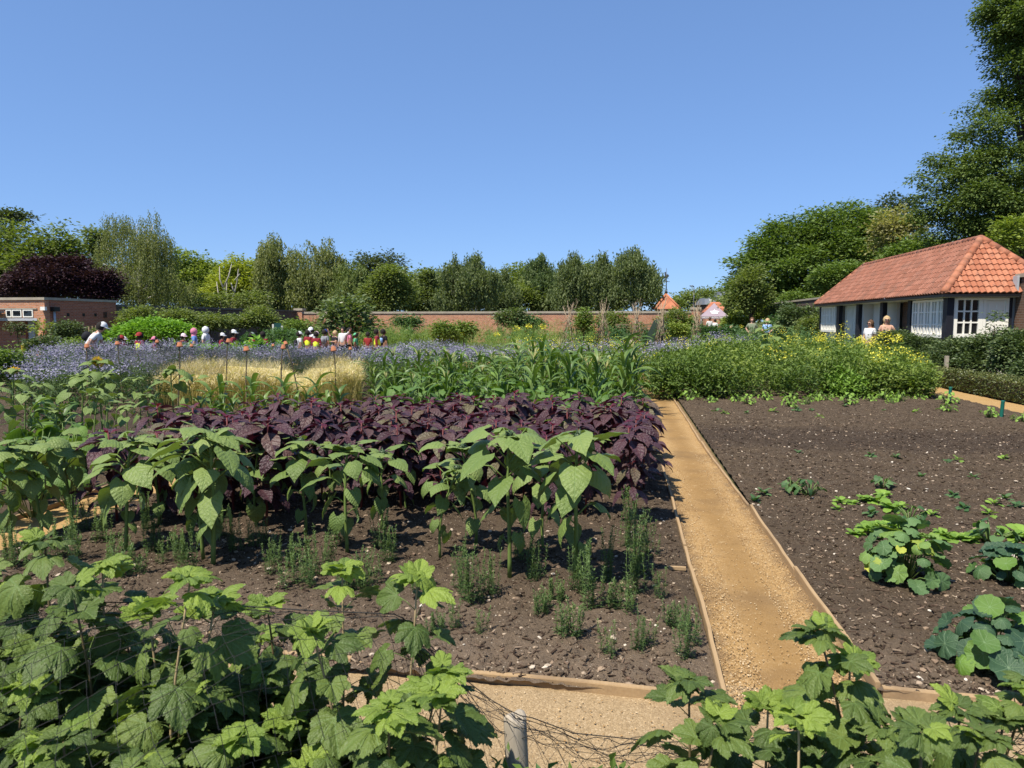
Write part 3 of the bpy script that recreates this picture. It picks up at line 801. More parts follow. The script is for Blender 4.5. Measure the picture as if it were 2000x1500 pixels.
def tree(name, label, mat, d, lobes_px, seed=0, card=None, clump=None, per=9, dens=1.25, droop=0.0, strand=0.0, aspect=1.0, bark='bark', trunk_px=None, group=None, cat='tree', depth=1.0, base_z=0.0, jit=.25, sub=6, limbs=True, trunk_r=None, wild=.08, shell=.55):
    """lobes_px: [(px, py, rx, ry)] surveyed outline bulges, built as solid masses at distance d"""
    r = np.random.default_rng(900 + seed)
    card = card or max(.10, d * .0042); clump = clump or card * 2.4
    mpp = d / F
    px0 = trunk_px if trunk_px is not None else np.mean([l[0] for l in lobes_px])
    x0, y0 = dx(px0, d)
    root = empty(name, (x0, y0, base_z)); b = np.array([x0, y0, base_z])
    lob = []
    for L_ in lobes_px:
        px, py, rx, ry = L_[:4]
        dd = d + (L_[4] if len(L_) > 4 else r.normal(0, jit) * rx * mpp)
        c = dp(px, py, dd) - b
        rd = np.array([rx, (rx + ry) / 2 * depth, ry]) * mpp
        lob.append((c, rd * (.80 if sub else 1)))
        for _ in range(sub):       # smaller bulges break up the outline
            u = r.normal(size=3); u /= np.linalg.norm(u); u[2] = abs(u[2]) * .9 - .15
            k = .28 + .26 * r.random()
            lob.append((c + u * rd * (.70 + .14 * r.random()), rd * k))
    g = crown_geo(r, lob, card, clump, per, dens, droop, aspect, strand, wild, shell)
    tk = Geo()
    cs = np.array([c for c, _ in lob[::sub + 1]]); top = cs[np.argmax(cs[:, 2])]
    mid = cs.mean(0); hh = max(mid[2], .6)
    rr = trunk_r or max(.06, hh * .035)
    tk.tube([(0, 0, -.1), (mid[0] * .15, mid[1] * .15, hh * .45), (mid[0] * .6, mid[1] * .6, hh * .9), (top[0] * .9, top[1] * .9, hh * .9 + (top[2] - hh * .9) * .75)], [rr * 1.25, rr * .9, rr * .6, rr * .12], 8)
    if limbs:
        for c in cs[::max(1, len(cs) // 14)]:
            s = np.array([mid[0] * .3, mid[1] * .3, hh * (.45 + .3 * r.random())])
            tk.tube([s, (s + c) / 2 + [0, 0, hh * .05], s + (c - s) * .93], [rr * .5, rr * .33, rr * .08], 5)
    tk.build('trunk', M[bark], root); g.build('crown', M[mat], root, False)
    tag(root, label, cat, group)
    return root

def scatter(g, pts, h0, h1, card, r, mat=0, az=None, pit=(.1, .5), rnd=(.5, .22), aspect=1.0, T=T_card):
    N = len(pts)
    P = np.stack([pts[:, 0], pts[:, 1], h0 + (h1 - h0) * r.random(N)], -1)
    sz = card * (.6 + .8 * r.random(N))
    leaves(g, [T], P, r.random(N) * 6.28, pit[0] + pit[1] * r.normal(size=N), r.normal(0, .5, N), np.stack([sz * aspect, sz, sz], -1), rnd=np.clip(r.normal(rnd[0], rnd[1], N), 0, 1), mat=mat)

def inpoly(x, y, poly):
    ok = np.zeros(len(x), bool); n = len(poly)
    for i in range(n):
        x1, y1 = poly[i]; x2, y2 = poly[(i + 1) % n]
        c = ((y1 > y) != (y2 > y)) & (x < (x2 - x1) * (y - y1) / (y2 - y1 + 1e-12) + x1)
        ok ^= c
    return ok

def fill_poly(r, poly, n):
    p = np.array(poly); lo, hi = p.min(0), p.max(0)
    x, y = r.uniform(lo[0], hi[0], n), r.uniform(lo[1], hi[1], n)
    k = inpoly(x, y, poly)
    return np.stack([x[k], y[k]], -1)

def shrub(name, label, mat, d, lobes_px, seed=0, **kw):
    kw.setdefault('cat', 'shrub'); kw.setdefault('sub', 3); kw.setdefault('trunk_r', .03)
    return tree(name, label, mat, d, lobes_px, seed, **kw)

def tree_poly(name, label, mat, d, poly, n=90, lobe=(26, 15), seed=0, thick=.9, **kw):
    """crown of many leafy boughs filling a surveyed outline, rounded out in depth"""
    r = np.random.default_rng(2000 + seed); p = np.array(poly, float); q2 = np.roll(p, -1, 0); out = []; mpp = d / F
    while len(out) < n:
        c = fill_poly(r, poly, 60)
        for x, y in c:
            ab = q2 - p; t = np.clip(((x - p[:, 0]) * ab[:, 0] + (y - p[:, 1]) * ab[:, 1]) / (ab ** 2).sum(1), 0, 1)
            e = np.hypot(p[:, 0] + ab[:, 0] * t - x, p[:, 1] + ab[:, 1] * t - y).min()
            k = .55 + .8 * r.random()
            rx = lobe[0] * k * min(1, .45 + e / lobe[0] * .5)
            dd = np.sign(r.random() - .62) * (.35 + .65 * r.random()) * e * thick * mpp
            out.append((x, y, rx, lobe[1] / lobe[0] * rx * (.8 + .4 * r.random()), dd))
            if len(out) >= n: break
    kw.setdefault('sub', 0); kw.setdefault('shell', .3); kw.setdefault('dens', .75); kw.setdefault('wild', .12)
    return tree(name, label, mat, d, out, seed, **kw)
# ---------------------------------------------------------------- ground, paths, beds
def sheet(name, poly, z, mat):
    me = bpy.data.meshes.new(name)
    me.from_pydata([(x, y, z) for x, y in poly], [], [tuple(range(len(poly)))]); me.materials.append(mat)
    o = bpy.data.objects.new(name, me); col.objects.link(o); o['kind'] = 'structure'
    return o

sheet('ground', [(-900, -60), (900, -60), (900, 1500), (-900, 1500)], -.03, M['ground'])
LX, RX = .455, 1.125      # edges of the middle path

def bumpy(name, x0, x1, y0, y1, step, z, amp, mat, sx, seed, crown=None):
    nx, ny = int((x1 - x0) / step) + 1, int((y1 - y0) / step) + 1
    X, Y = np.meshgrid(np.linspace(x0, x1, nx), np.linspace(y0, y1, ny))
    ek = np.clip(np.minimum(np.minimum(X - x0, x1 - X), Y - y0) / .22, .1, 1) if crown else 1
    Z = z + amp * ek * (fbm(X * sx, Y * sx, seed, 5) - .5)
    if crown: Z = Z + crown(X, Y)
    i = np.arange(ny - 1)[:, None] * nx; j = np.arange(nx - 1)[None]
    f = np.stack([i + j, i + j + 1, i + nx + j + 1, i + nx + j], -1).reshape(-1, 4)
    g = Geo(); g.add(np.stack([X, Y, Z], -1).reshape(-1, 3), f)
    o = g.build(name, mat); o['kind'] = 'structure'
    return o

bumpy('garden_path', LX, RX, 3.2, 26.0, .03, -.005, .022, M['pathmain'], 5, 1)
bumpy('cross_path', -9, 9, .6, 3.22, .03, -.006, .022, M['pathcross'], 5, 2)
bumpy('side_path', -4.98, -4.38, 3.03, 13, .04, -.005, .02, M['pathside'], 5, 3)
bumpy('gravel_path', 6.95, 7.79, 3.0, 30.0, .06, -.004, .02, M['pathside'], 4, 4)
bumpy('far_path', -22, 7, 24.2, 29.0, .15, -.004, .02, M['pathside'], 3, 5)

def edgelow(x0, x1, y0):
    def f(X, Y):
        e = np.minimum(np.minimum(X - x0, x1 - X), Y - y0)
        return .030 * np.clip(e / .25, 0, 1) + .004
    return f
def clods(x0, x1, y0):
    base = edgelow(x0, x1, y0)
    def f(X, Y):
        c = vnoise(X * 17, Y * 17, 31)
        fur = (.010 * np.sin(Y * 2 * PI / .38 + 1.5 * vnoise(X * .8, Y * .8, 35)) * np.clip((Y - 6.5) / 1.5, 0, 1)) if x0 > 0 else 0
        return base(X, Y) + fur + .030 * np.clip(c - .55, 0, 1) * 2 * vnoise(X * 2, Y * 2, 32) + .02 * (vnoise(X * 44, Y * 44, 33) - .5)
    return f
bumpy('left_bed_soil', -4.36, LX - .012, 3.05, 9.6, .021, .018, .07, M['soil'], 3.2, 11, clods(-4.36, LX, 3.05))
bumpy('right_bed_soil', RX + .012, 6.95, 3.22, 17.0, .026, .018, .075, M['soil'], 3.2, 12, clods(RX, 6.95, 3.22))
bumpy('outer_bed_soil', -11.5, -5.0, 3.0, 13.0, .05, .015, .07, M['soil'], 3, 13, clods(-11.5, -5.0, 3.0))
bumpy('far_bed_soil', -16, LX - .012, 9.62, 24.2, .1, .015, .06, M['soil'], 3, 14)

def bed_z(side, X, Y):
    x0, x1, sd, y0 = {'L': (-4.36, LX, 11, 3.05), 'R': (RX, 6.95, 12, 3.22)}[side]
    ek = np.clip(np.minimum(np.minimum(X - x0, x1 - X), Y - y0) / .22, .1, 1)
    return .018 + .07 * ek * (fbm(X * 3.2, Y * 3.2, sd, 5) - .5) + clods(x0, x1, y0)(X, Y)

# timber edging boards
def board(p, q, w=.022, h=.085, z=-.036, label='', twist=0.0, name='edging_board'):
    p, q = np.array(p, float), np.array(q, float); L = np.linalg.norm(q - p)
    n = max(4, int(L / .15)); g = Geo()
    s = np.linspace(0, 1, n); d = (q - p) / L; nr = np.array([-d[1], d[0]])
    wob = .008 * np.sin(s * 3 + p[1]) + .004 * np.sin(s * 9 + p[0]) + .002 * np.sin(s * 31 + p[0]); top = h + .008 * np.sin(s * 4 + p[0] * 3) + twist * s
    c = p + d * (s * L)[:, None] + nr * wob[:, None]
    sec = [(-.5, 0), (.5, 0), (.5, .94), (.42, 1), (-.42, 1), (-.5, .94)]
    V = np.array([[(c[i, 0] + nr[0] * a * w, c[i, 1] + nr[1] * a * w, z + b * top[i]) for a, b in sec] for i in range(n)]).reshape(-1, 3)
    f = [(i * 6 + k, i * 6 + (k + 1) % 6, (i + 1) * 6 + (k + 1) % 6, (i + 1) * 6 + k) for i in range(n - 1) for k in range(6)]
    f += [tuple(range(6))[::-1], tuple(range((n - 1) * 6, n * 6))]
    g.add(V, f)
    return tag(g.build(name, M['edge'], smooth=False), label, 'edging board', 'timber boards edging the beds and paths')
board((LX, 3.03), (LX, 5.1), label='timber board edging left side of middle path from its near corner')
board((LX - .004, 5.13), (LX + .008, 8.9), label='timber board edging left side of middle path beside the purple amaranths', h=.075)
board((RX + .02, 3.25), (RX, 4.75), label='near timber board on right edge of middle path behind the leafy shoot')
board((RX - .006, 4.72), (RX + .004, 6.35), label='second timber board up the right edge of the middle path', h=.08)
board((RX - .002, 6.45), (RX - .07, 9.8), label='half buried timber board on right edge of the middle path', h=.062)
board((RX - .075, 9.85), (RX - .075, 15.2), label='farthest thin timber board on right edge of middle path', h=.066)
board((LX - .03, 3.035), (-1.25, 3.115), label='long timber board along the front of the sunflower bed', w=.028, h=.075)
board((-1.27, 3.115), (-3.2, 3.2), label='timber board front of sunflower bed half hidden by currant leaves', w=.028, h=.075)
board((RX + .03, 3.235), (2.9, 3.215), label='timber board across the front of the right bed', w=.028, h=.075)
board((-5.0, 4.4), (-4.98, 7.2), label='timber board on far side of the short path at left', h=.08)
# short cross battens
for i, (x, y, l) in enumerate([(.36, 4.62, 'small offcut of timber lying against left edging board')]):
    g = Geo().box(-.05, .06, -.012, .012, 0, .02); o = g.build('timber_offcut', M['edge'], smooth=False, loc=(x, y, .035)); tag(o, l, 'timber offcut')

# stones, chips and loose gravel: uncountable litter
octv = np.array([(1, 0, 0), (-1, 0, 0), (0, 1, 0), (0, -1, 0), (0, 0, 1), (0, 0, -1)], float)
octf = np.array([(0, 2, 4), (2, 1, 4), (1, 3, 4), (3, 0, 4), (2, 0, 5), (1, 2, 5), (3, 1, 5), (0, 3, 5)])
def pebble_T(seed):
    bm = bmesh.new(); bmesh.ops.create_icosphere(bm, subdivisions=1, radius=1)
    r = np.random.default_rng(seed)
    v = np.array([q.co[:] for q in bm.verts]); f = np.array([[w.index for w in q.verts] for q in bm.faces]); bm.free()
    v = v * (.75 + .45 * r.random((len(v), 1))) * [1, .75, .5]
    return v, [f], np.zeros_like(v)
TP = [pebble_T(s) for s in range(5)]
def litter(name, label, cat, mat, regions, size, T, seed, power=2.2, flat=False):
    r = np.random.default_rng(seed); g = Geo()
    for (x0, x1, y0, y1, n, side) in regions:
        x = r.uniform(x0, x1, n); y = y0 + (y1 - y0) * r.random(n) ** 1.7
        z = bed_z(side, x, y) if side in 'LR' else 0 * x + .004
        sz = size[0] + (size[1] - size[0]) * r.random(n) ** power
        if flat: s3 = np.stack([sz * .22, sz, sz * .12], -1)
        else: s3 = np.stack([sz, sz, sz], -1)
        leaves(g, T, np.stack([x, y, z + sz * .12], -1), r.random(n) * 6.28, r.normal(0, .25, n), r.normal(0, .25, n), s3, rnd=r.random(n))
    o = g.build(name, M[mat], smooth=False); return tag(o, label, cat, kind='stuff')
litter('soil_stones', 'pale flints and stones scattered over the dark soil', 'stones', 'stone',
       [(-4.3, .42, 3.08, 9, 3200, 'L'), (1.16, 5.5, 3.26, 13, 5200, 'R')], (.003, .022), TP, 1, 3.6)
chipT = [(np.array([(-1, -1, -1), (1, -1, -1), (1, 1, -1), (-1, 1, -1), (-1, -1, 1), (1, -1, 1), (1, 1, 1), (-1, 1, 1)], float) * .5, [np.array([(4, 5, 6, 7), (0, 1, 5, 4), (1, 2, 6, 5), (2, 3, 7, 6), (3, 0, 4, 7)])], np.zeros((8, 3)))]
litter('wood_chips', 'brown bark and wood chips mulching the bare soil', 'wood chips', 'chip',
       [(-4.3, .42, 3.08, 9, 14000, 'L'), (1.16, 6.5, 3.26, 15, 34000, 'R')], (.008, .042), chipT, 2, 2.4, True)
litter('loose_gravel', 'loose sandy gravel along the paths', 'gravel', 'grit',
       [(LX + .015, LX + .2, 3.0, 9, 5200, 'P'), (RX - .24, RX - .02, 3.0, 9, 6000, 'P'), (LX, RX, 3, 8, 2600, 'P'), (-1.6, 1.9, 1.9, 3.0, 6500, 'P')], (.0015, .006), TP, 3, 1.8)
litter('soil_clods', 'crumbled clods of dark garden soil', 'soil clods', 'soil',
       [(-4.3, .42, 3.1, 9, 7000, 'L'), (1.16, 6.0, 3.26, 12, 13000, 'R')], (.004, .028), TP, 4, 3.0)
# ---------------------------------------------------------------- walls
def simple(name, label, cat, mat, boxes, group=None, smooth=False):
    g = Geo()
    for b in boxes: g.box(*b)
    return tag(g.build(name, M[mat], smooth=smooth), label, cat, group)

def part(name, mat, parent, boxes, smooth=False):
    g = Geo()
    for b in boxes: g.box(*b)
    return g.build(name, M[mat], parent, smooth)

WX = -26.5
w = tag(empty('garden_wall', (-12, 55, 0)), 'long orange brick wall with stone coping across the back of the garden', 'wall')
def loc(boxes, o): return [(a - o[0], b - o[0], c - o[1], d - o[1], e, f) for a, b, c, d, e, f in boxes]
o_ = (-12, 55)
part('brickwork', 'brick', w, loc([(-26.1, 5.0, 55, 55.35, -.1, 2.24)], o_))
part('coping', 'coping', w, loc([(-26.1, 5.0, 54.94, 55.41, 2.24, 2.40)], o_))
for px in (-26.6, 5.0):
    part('pillar', 'brick', w, loc([(px, px + .62, 54.88, 55.46, -.1, 2.50)], o_))
    part('pillar_cap', 'coping', w, loc([(px - .07, px + .69, 54.81, 55.53, 2.50, 2.68)], o_))

w = tag(empty('garden_wall', (WX, 44, 0)), 'brick wall coloured dark for its shade, running down the left side behind shrubs', 'wall')
o_ = (WX, 44)
part('brickwork', 'brickdark', w, loc([(WX - .35, WX, 34.02, 55, -.1, 2.40)], o_))  # shade of this sunless face is put into the brick colour
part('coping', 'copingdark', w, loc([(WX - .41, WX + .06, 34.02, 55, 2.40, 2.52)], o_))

w = tag(empty('garden_wall', (11.7, 18, 0)), 'brown brick wall meeting the lodge at the right edge', 'wall')
o_ = (11.7, 18)
part('brickwork', 'brickbrown', w, loc([(11.72, 12.1, 10, 23.78, -.1, 2.95)], o_))
part('coping', 'coping', w, loc([(11.66, 12.16, 10, 23.78, 2.95, 3.06)], o_))
part('flashing', 'lead', w, loc([(11.60, 11.655, 23.5, 23.76, 2.52, 3.0)], o_))

# ---------------------------------------------------------------- brick outbuilding on the left
b = tag(empty('brick_outbuilding', (WX, 31.5, 0)), 'flat topped red brick outbuilding with white window strip', 'building')
o_ = (WX, 31.5)
Y0, Y1 = 29.3, 34.0
part('side_wall', 'brickred', b, loc([(WX - .3, WX, Y0 + .3, Y1, -.1, 2.62)], o_))
part('front_wall', 'brick', b, loc([(WX - 7, WX - .01, Y0, Y0 + .29, 1.78, 2.62), (WX - .42, WX - .005, Y0 - .005, Y0 + .29, -.1, 1.78)], o_))
part('lower_wall', 'brickred', b, loc([(WX - 7, WX - 1.55, Y0 + .5, Y0 + .8, -.1, 1.7), (WX - 1.05, WX - .43, Y0 + .5, Y0 + .8, -.1, 1.7)], o_))
part('roof', 'coping', b, loc([(WX - 7, WX + .05, Y0 - .06, Y1, 2.62, 2.74)], o_))
part('lintel', 'lead', b, loc([(WX - 2.7, WX - .43, Y0 - .02, Y0 + .45, 1.66, 1.775)], o_))
part('door', 'greydoor', b, loc([(WX - 1.52, WX - 1.10, Y0 + .62, Y0 + .68, -.05, 1.65)], o_))
part('door_gap_shade', 'gutter', b, loc([(WX - 1.10, WX - 1.055, Y0 + .7, Y0 + .72, -.05, 1.65)], o_))  # black strip painted in for the shade of the open gap
for x0, x1 in ((-2.05, -1.75), (-1.72, -1.22), (-1.15, -.62)):
    wn = part('window', 'white', b, loc([(WX + x0, WX + x1, Y0 - .03, Y0 - .004, 1.82, 1.87), (WX + x0, WX + x1, Y0 - .03, Y0 - .004, 2.13, 2.18), (WX + x0, WX + x0 + .05, Y0 - .03, Y0 - .004, 1.87, 2.13), (WX + x1 - .05, WX + x1, Y0 - .03, Y0 - .004, 1.87, 2.13)], o_))
    part('pane', 'glass', wn, loc([(WX + x0 + .05, WX + x1 - .05, Y0 - .018, Y0 - .006, 1.87, 2.13)], o_))
part('window_head', 'coping', b, loc([(WX - 2.6, WX - .4, Y0 - .04, Y0 - .004, 2.19, 2.25)], o_))
part('porch_roof', 'slate', b, loc([(WX - 4.0, WX - 2.1, Y0 - 1.3, Y0 - .05, 2.02, 2.1), (WX - 3.9, WX - 2.2, Y0 - 1.25, Y0 - .1, 1.95, 2.02)], o_))
for i, yy in enumerate((30.6, 31.6, 32.4)):
    part('vent', 'gutter', b, loc([(WX - .01, WX + .012, yy, yy + .16, 1.88, 2.03)], o_))
g = Geo()
for k in range(3): g.box(.0, .02, 33.05 + k * .09 - 31.5, 33.09 + k * .09 - 31.5, 1.82, 2.12)
g.build('slit_vent', M['gutter'], b, False)
dpz = empty('drainpipe', (0, 0, 0)); dpz.parent = b
Geo().tube([(.09, 29.75 - 31.5, 0), (.09, 29.75 - 31.5, 2.1)], .055, 8).build('pipe', M['metalgrey'], dpz)
part('hopper', 'gutter', dpz, loc([(WX + .01, WX + .22, 29.6, 29.95, 2.1, 2.3)], o_))
l_ = part('lamp', 'white', b, loc([(WX - .12, WX + .12, Y0 - .14, Y0 - .01, 2.14, 2.3)], o_))
g = Geo().tube([(WX + .02 - WX, Y0 - .12 - 31.5, 0), (WX + .02 - WX, Y0 - .12 - 31.5, 1.7)], .05, 8)
g.build('clay_pipe', M['terracotta'], b)

# yellow bin, stakes and standards in front
g = Geo().lathe((0, 0, 0), [(.14, 0), (.17, .38), (.19, .42), (.19, .46), (.15, .48), (.02, .5)], 12)
p = dp(50, 662, 27); o = g.build('waste_bin', M['yellowplastic'], loc=(p[0], p[1], .35)); tag(o, 'small yellow plastic tub on a stand beside the grey door', 'tub')
for i, px in enumerate((172, 179, 186, 197, 217, 222)):
    x, y = dx(px, 31.5)
    hh = (1.05, 1.08, 1.1, .9, .95, .85)[i] + .35
    g = Geo().tube([(0, 0, 0), (.02, 0, hh)], [.03, .022], 6)
    o = g.build('wooden_stake', M['stake'], loc=(x, y, 0)); tag(o, 'pale wooden stake standing in front of the red brick side wall', 'stake', 'stakes by the brick outbuilding')

# ---------------------------------------------------------------- lodge with pantile roof
LXW, LY0, LY1, LXE = 9.85, 23.8, 37.75, 12.75
ez, rz_ = 2.49, 4.27
EX0, EX1, EY0, EY1 = LXW - .26, LXE + .26, 23.5, 38.25
hd = (EX1 - EX0) / 2; RXc = (EX0 + EX1) / 2; RY0, RY1 = EY0 + hd, EY1 - hd
lodge = tag(empty('garden_lodge', (LXW, LY0, 0)), 'low white and black timber lodge with hipped red pantile roof', 'building')
o_ = (LXW, LY0)
OFF = np.array([LXW, LY0, 0])
def pantiles(a, b, ridge_a, ridge_b, mat, name, parent, wave=.20, course=.27, lift_=.045, amp=.055):
    """roof plane: eave a->b, ridge ridge_a->ridge_b; rolls and stepped courses, clipped to the hips"""
    a, b, ra, rb = map(lambda q: np.array(q, float), (a, b, ridge_a, ridge_b))
    L = np.linalg.norm(b - a); u = (b - a) / L
    upv = ra - a; upv -= u * (upv @ u); S = np.linalg.norm(upv); vdir = upv / S; nrm = np.cross(u, vdir); nrm /= np.linalg.norm(nrm)
    if nrm[2] < 0: nrm = -nrm
    nw = int(L / wave); nc = int(round(S / course)); m = 6
    sx = np.linspace(0, L, nw * m + 1)
    prof = amp * (np.abs(np.sin(PI * sx / (L / nw))) ** 1.3)
    g = Geo()
    ta, tb = (ra - a) @ u / S, (rb - b) @ u / S    # hip slopes
    for c in range(nc):
        v0, v1 = c * S / nc - (.03 if c == 0 else .02), (c + 1) * S / nc
        rows = []
        for v_, lift in ((v0, .0), (v0, lift_), (v1, .010)):
            lo, hi = max(v_, 0) * ta, L + max(v_, 0) * tb
            x = np.clip(sx, lo, hi)
            rows.append(a + u * x[:, None] + vdir * v_ + nrm * (prof + lift)[:, None])
        V = np.concatenate(rows); n = len(sx)
        j = np.arange(n - 1)
        f = np.concatenate([np.stack([j, j + 1, n + j + 1, n + j], -1), np.stack([n + j, n + j + 1, 2 * n + j + 1, 2 * n + j], -1)])
        tile = (np.arange(n) // m)
        rn = _h(tile, tile * 0 + c, 77)
        g.add(V - OFF, f, np.tile(rn, 3))
    return g.build(name, M[mat], parent, False)
A, B_, C_, D_ = (EX0, EY0, ez), (EX0, EY1, ez), (EX1, EY0, ez), (EX1, EY1, ez)
P0, P1 = (RXc, RY0, rz_), (RXc, RY1, rz_)
roof = pantiles(A, B_, P0, P1, 'tileold', 'roof', lodge, .21, .24, .028, .075)
pantiles(A, C_, P0, P0, 'tile', 'hip_end', roof, .17, .24)
pantiles(C_, D_, P0, P1, 'tileold', 'back_slope', roof)
pantiles(B_, D_, P1, P1, 'tileold', 'far_hip_end', roof)
def ridge_run(p, q, name, n, rad=.125, mat='tile'):
    p, q = np.array(p) - OFF, np.array(q) - OFF; g = Geo()
    for k in range(n):
        s0, s1 = k / n, (k + 1.06) / n
        g.tube([p + (q - p) * s0, p + (q - p) * min(1, s1)], [rad, rad * .9], 10, rnd=random.random())
    return g.build(name, M[mat], roof)
up_ = np.array([0, 0, .03])
ridge_run(np.array(A) + up_, np.array(P0) + up_, 'hip_tiles', 9, .12)
ridge_run(np.array(C_) + up_, np.array(P0) + up_, 'hip_tiles', 9, .12)
ridge_run(np.array(B_) + up_, np.array(P1) + up_, 'hip_tiles', 9, .1)
ridge_run(np.array(P0) + up_, np.array(P1) + up_, 'ridge_tiles', 30, .11, 'tileold')
part('gutter', 'gutter', lodge, loc([(EX0 - .05, EX0 + .05, EY0 - .05, EY1, ez - .11, ez - .03), (EX0 + .05, 11.7, EY0 - .05, EY0 + .05, ez - .11, ez - .03)], o_))
part('soffit', 'white', lodge, loc([(EX0 + .06, LXE, EY0 + .06, EY1 - .06, ez - .125, ez - .06)], o_))
def ywall(px): # where a line of sight meets the front face
    d = ray(px, 627); return LXW * d[1] / d[0]
seg = {k: ywall(k) for k in (1602, 1604, 1634, 1641, 1642, 1672, 1679, 1718, 1727, 1774, 1779, 1844)}
FZ = .12
# main box behind: core of lodge with open porch between posts
part('wall', 'render', lodge, loc([(LXW + 1.35, LXE, seg[1727] + .25, LY1 - .1, -.1, ez - .13), (LXW + .12, LXW + 1.35, seg[1679] - .02, seg[1672] + .5, -.1, ez - .13)], o_))
part('brick_back_wall', 'brickbrown', lodge, loc([(LXW + .72, LXW + .98, seg[1774], seg[1727] + .2, .62, ez - .13)], o_))
part('dado', 'render', lodge, loc([(LXW + .70, LXW + .98, seg[1774], seg[1727] + .2, -.1, .62)], o_))
part('porch_wall', 'render', lodge, loc([(LXW + .5, LXW + .62, seg[1727] + .2, seg[1679] - .1, -.1, ez - .13)], o_))
part('bay_wall', 'render', lodge, loc([(LXW + .12, LXE, LY0 + .12, seg[1779] - .02, -.1, ez - .13)], o_))
part('end_wall', 'render', lodge, loc([(LXW + .12, LXE, seg[1634] + .1, LY1 - .1, -.1, ez - .13)], o_))
for px, wd in ((1602, .10), (1637, .24), (1675, .22), (1722, .2), (1776, .16)):
    y = ywall(px); part('post', 'blacktimber', lodge, loc([(LXW - .03, LXW + .13, y - wd / 2 * 1.6, y + wd / 2 * 1.6, -.1, ez - .13)], o_))
part('post', 'blacktimber', lodge, loc([(LXW - .06, LXW + .14, LY0 - .08, LY0 + .22, -.1, ez - .13)], o_))
part('post', 'blacktimber', lodge, loc([(11.55, 11.64, LY0 - .04, LY0 + .12, -.1, ez - .13)], o_))
g = Geo()
for k in range(9):   # weatherboards lapped below the windows
    z0 = -.1 + k * .135
    g.box(LXW + .0 - LXW, .06, .23, seg[1779] - .1 - LY0, z0, z0 + .125)
    g.box(.145, 11.0 - LXW, -.02 + .004 * (k % 2), .05, z0, z0 + .125)
g.build('weatherboard', M['blacktimber'], lodge, False)
def window_y(y0, y1, z0, z1, cols, rows, name='window', pane='glasspale', x=LXW, thick=.11, bar=.045):
    """window in the long front face, bars across it"""
    bx = [(x - .02, x + .08, y0, y1, z0, z0 + thick), (x - .02, x + .08, y0, y1, z1 - thick * .7, z1), (x - .02, x + .08, y0, y0 + thick * .8, z0 + thick, z1 - thick * .7), (x - .02, x + .08, y1 - thick * .8, y1, z0 + thick, z1 - thick * .7)]
    wn = part(name, 'white', lodge, loc(bx, o_))
    bars = []
    for k in range(1, cols):
        yy = y0 + (y1 - y0) * k / cols; t = bar * (1.9 if k % 2 == 0 else .8)
        bars.append((x - .005, x + .05, yy - t, yy + t, z0 + thick, z1 - thick * .7))
    for k in range(1, rows):
        zz = z0 + (z1 - z0) * k / rows; bars.append((x + .0, x + .045, y0 + thick * .8, y1 - thick * .8, zz - .018, zz + .018))
    part('glazing_bars', 'white', wn, loc(bars, o_))
    part('pane', pane, wn, loc([(x + .055, x + .065, y0 + .05, y1 - .05, z0 + .05, z1 - .05)], o_))
window_y(LY0 + .25, seg[1779] - .12, 1.12, ez - .15, 10, 3)
window_y(seg[1634] + .22, seg[1604] - .03, 1.12, ez - .15, 10, 3)
# end window and door facing the camera
def window_x(x0, x1, z0, z1, cols, rows, y=LY0, bar=.022):
    t = .12
    wn = part('window', 'white', lodge, loc([(x0, x1, y - .03, y + .05, z0, z0 + t), (x0, x1, y - .03, y + .05, z1 - t * .5, z1), (x0, x0 + t, y - .03, y + .05, z0 + t, z1 - t * .5), (x1 - t, x1, y - .03, y + .05, z0 + t, z1 - t * .5)], o_))
    bars = [(x0 + t + (x1 - x0 - 2 * t) * k / cols - bar, x0 + t + (x1 - x0 - 2 * t) * k / cols + bar, y - .012, y + .03, z0 + t, z1 - t * .5) for k in range(1, cols)]
    bars += [(x0 + t, x1 - t, y - .008, y + .026, z0 + t + (z1 - t * 1.5 - z0) * k / rows - bar, z0 + t + (z1 - t * 1.5 - z0) * k / rows + bar) for k in range(1, rows)]
    part('glazing_bars', 'white', wn, loc(bars, o_)); part('pane', 'glass', wn, loc([(x0 + .06, x1 - .06, y + .032, y + .044, z0 + .06, z1 - .05)], o_))
window_x(LXW + .15, 10.83, 1.14, ez - .14, 3, 3)
part('door_frame', 'white', lodge, loc([(10.835, 10.92, LY0 - .03, LY0 + .1, -.1, ez - .14), (11.47, 11.55, LY0 - .03, LY0 + .1, -.1, ez - .14), (10.92, 11.47, LY0 - .03, LY0 + .1, ez - .22, ez - .14)], o_))
dr = part('door', 'white', lodge, loc([(10.925, 11.465, LY0 + .01, LY0 + .06, -.05, ez - .225)], o_))
part('door_panels', 'white', dr, loc([(10.99, 11.165, LY0 - .002, LY0 + .009, 1.82, 2.16), (11.225, 11.40, LY0 - .002, LY0 + .009, 1.82, 2.16), (10.99, 11.165, LY0 - .002, LY0 + .009, 1.10, 1.74), (11.225, 11.40, LY0 - .002, LY0 + .009, 1.10, 1.74), (10.99, 11.165, LY0 - .002, LY0 + .009, .2, .95), (11.225, 11.40, LY0 - .002, LY0 + .009, .2, .95)], o_))
Geo().lathe((10.955 - LXW, LY0 - .02 - LY0, 1.22), [(.001, -.02), (.02, 0), (.001, .02)], 8).build('handle', M['metaldark'], dr)
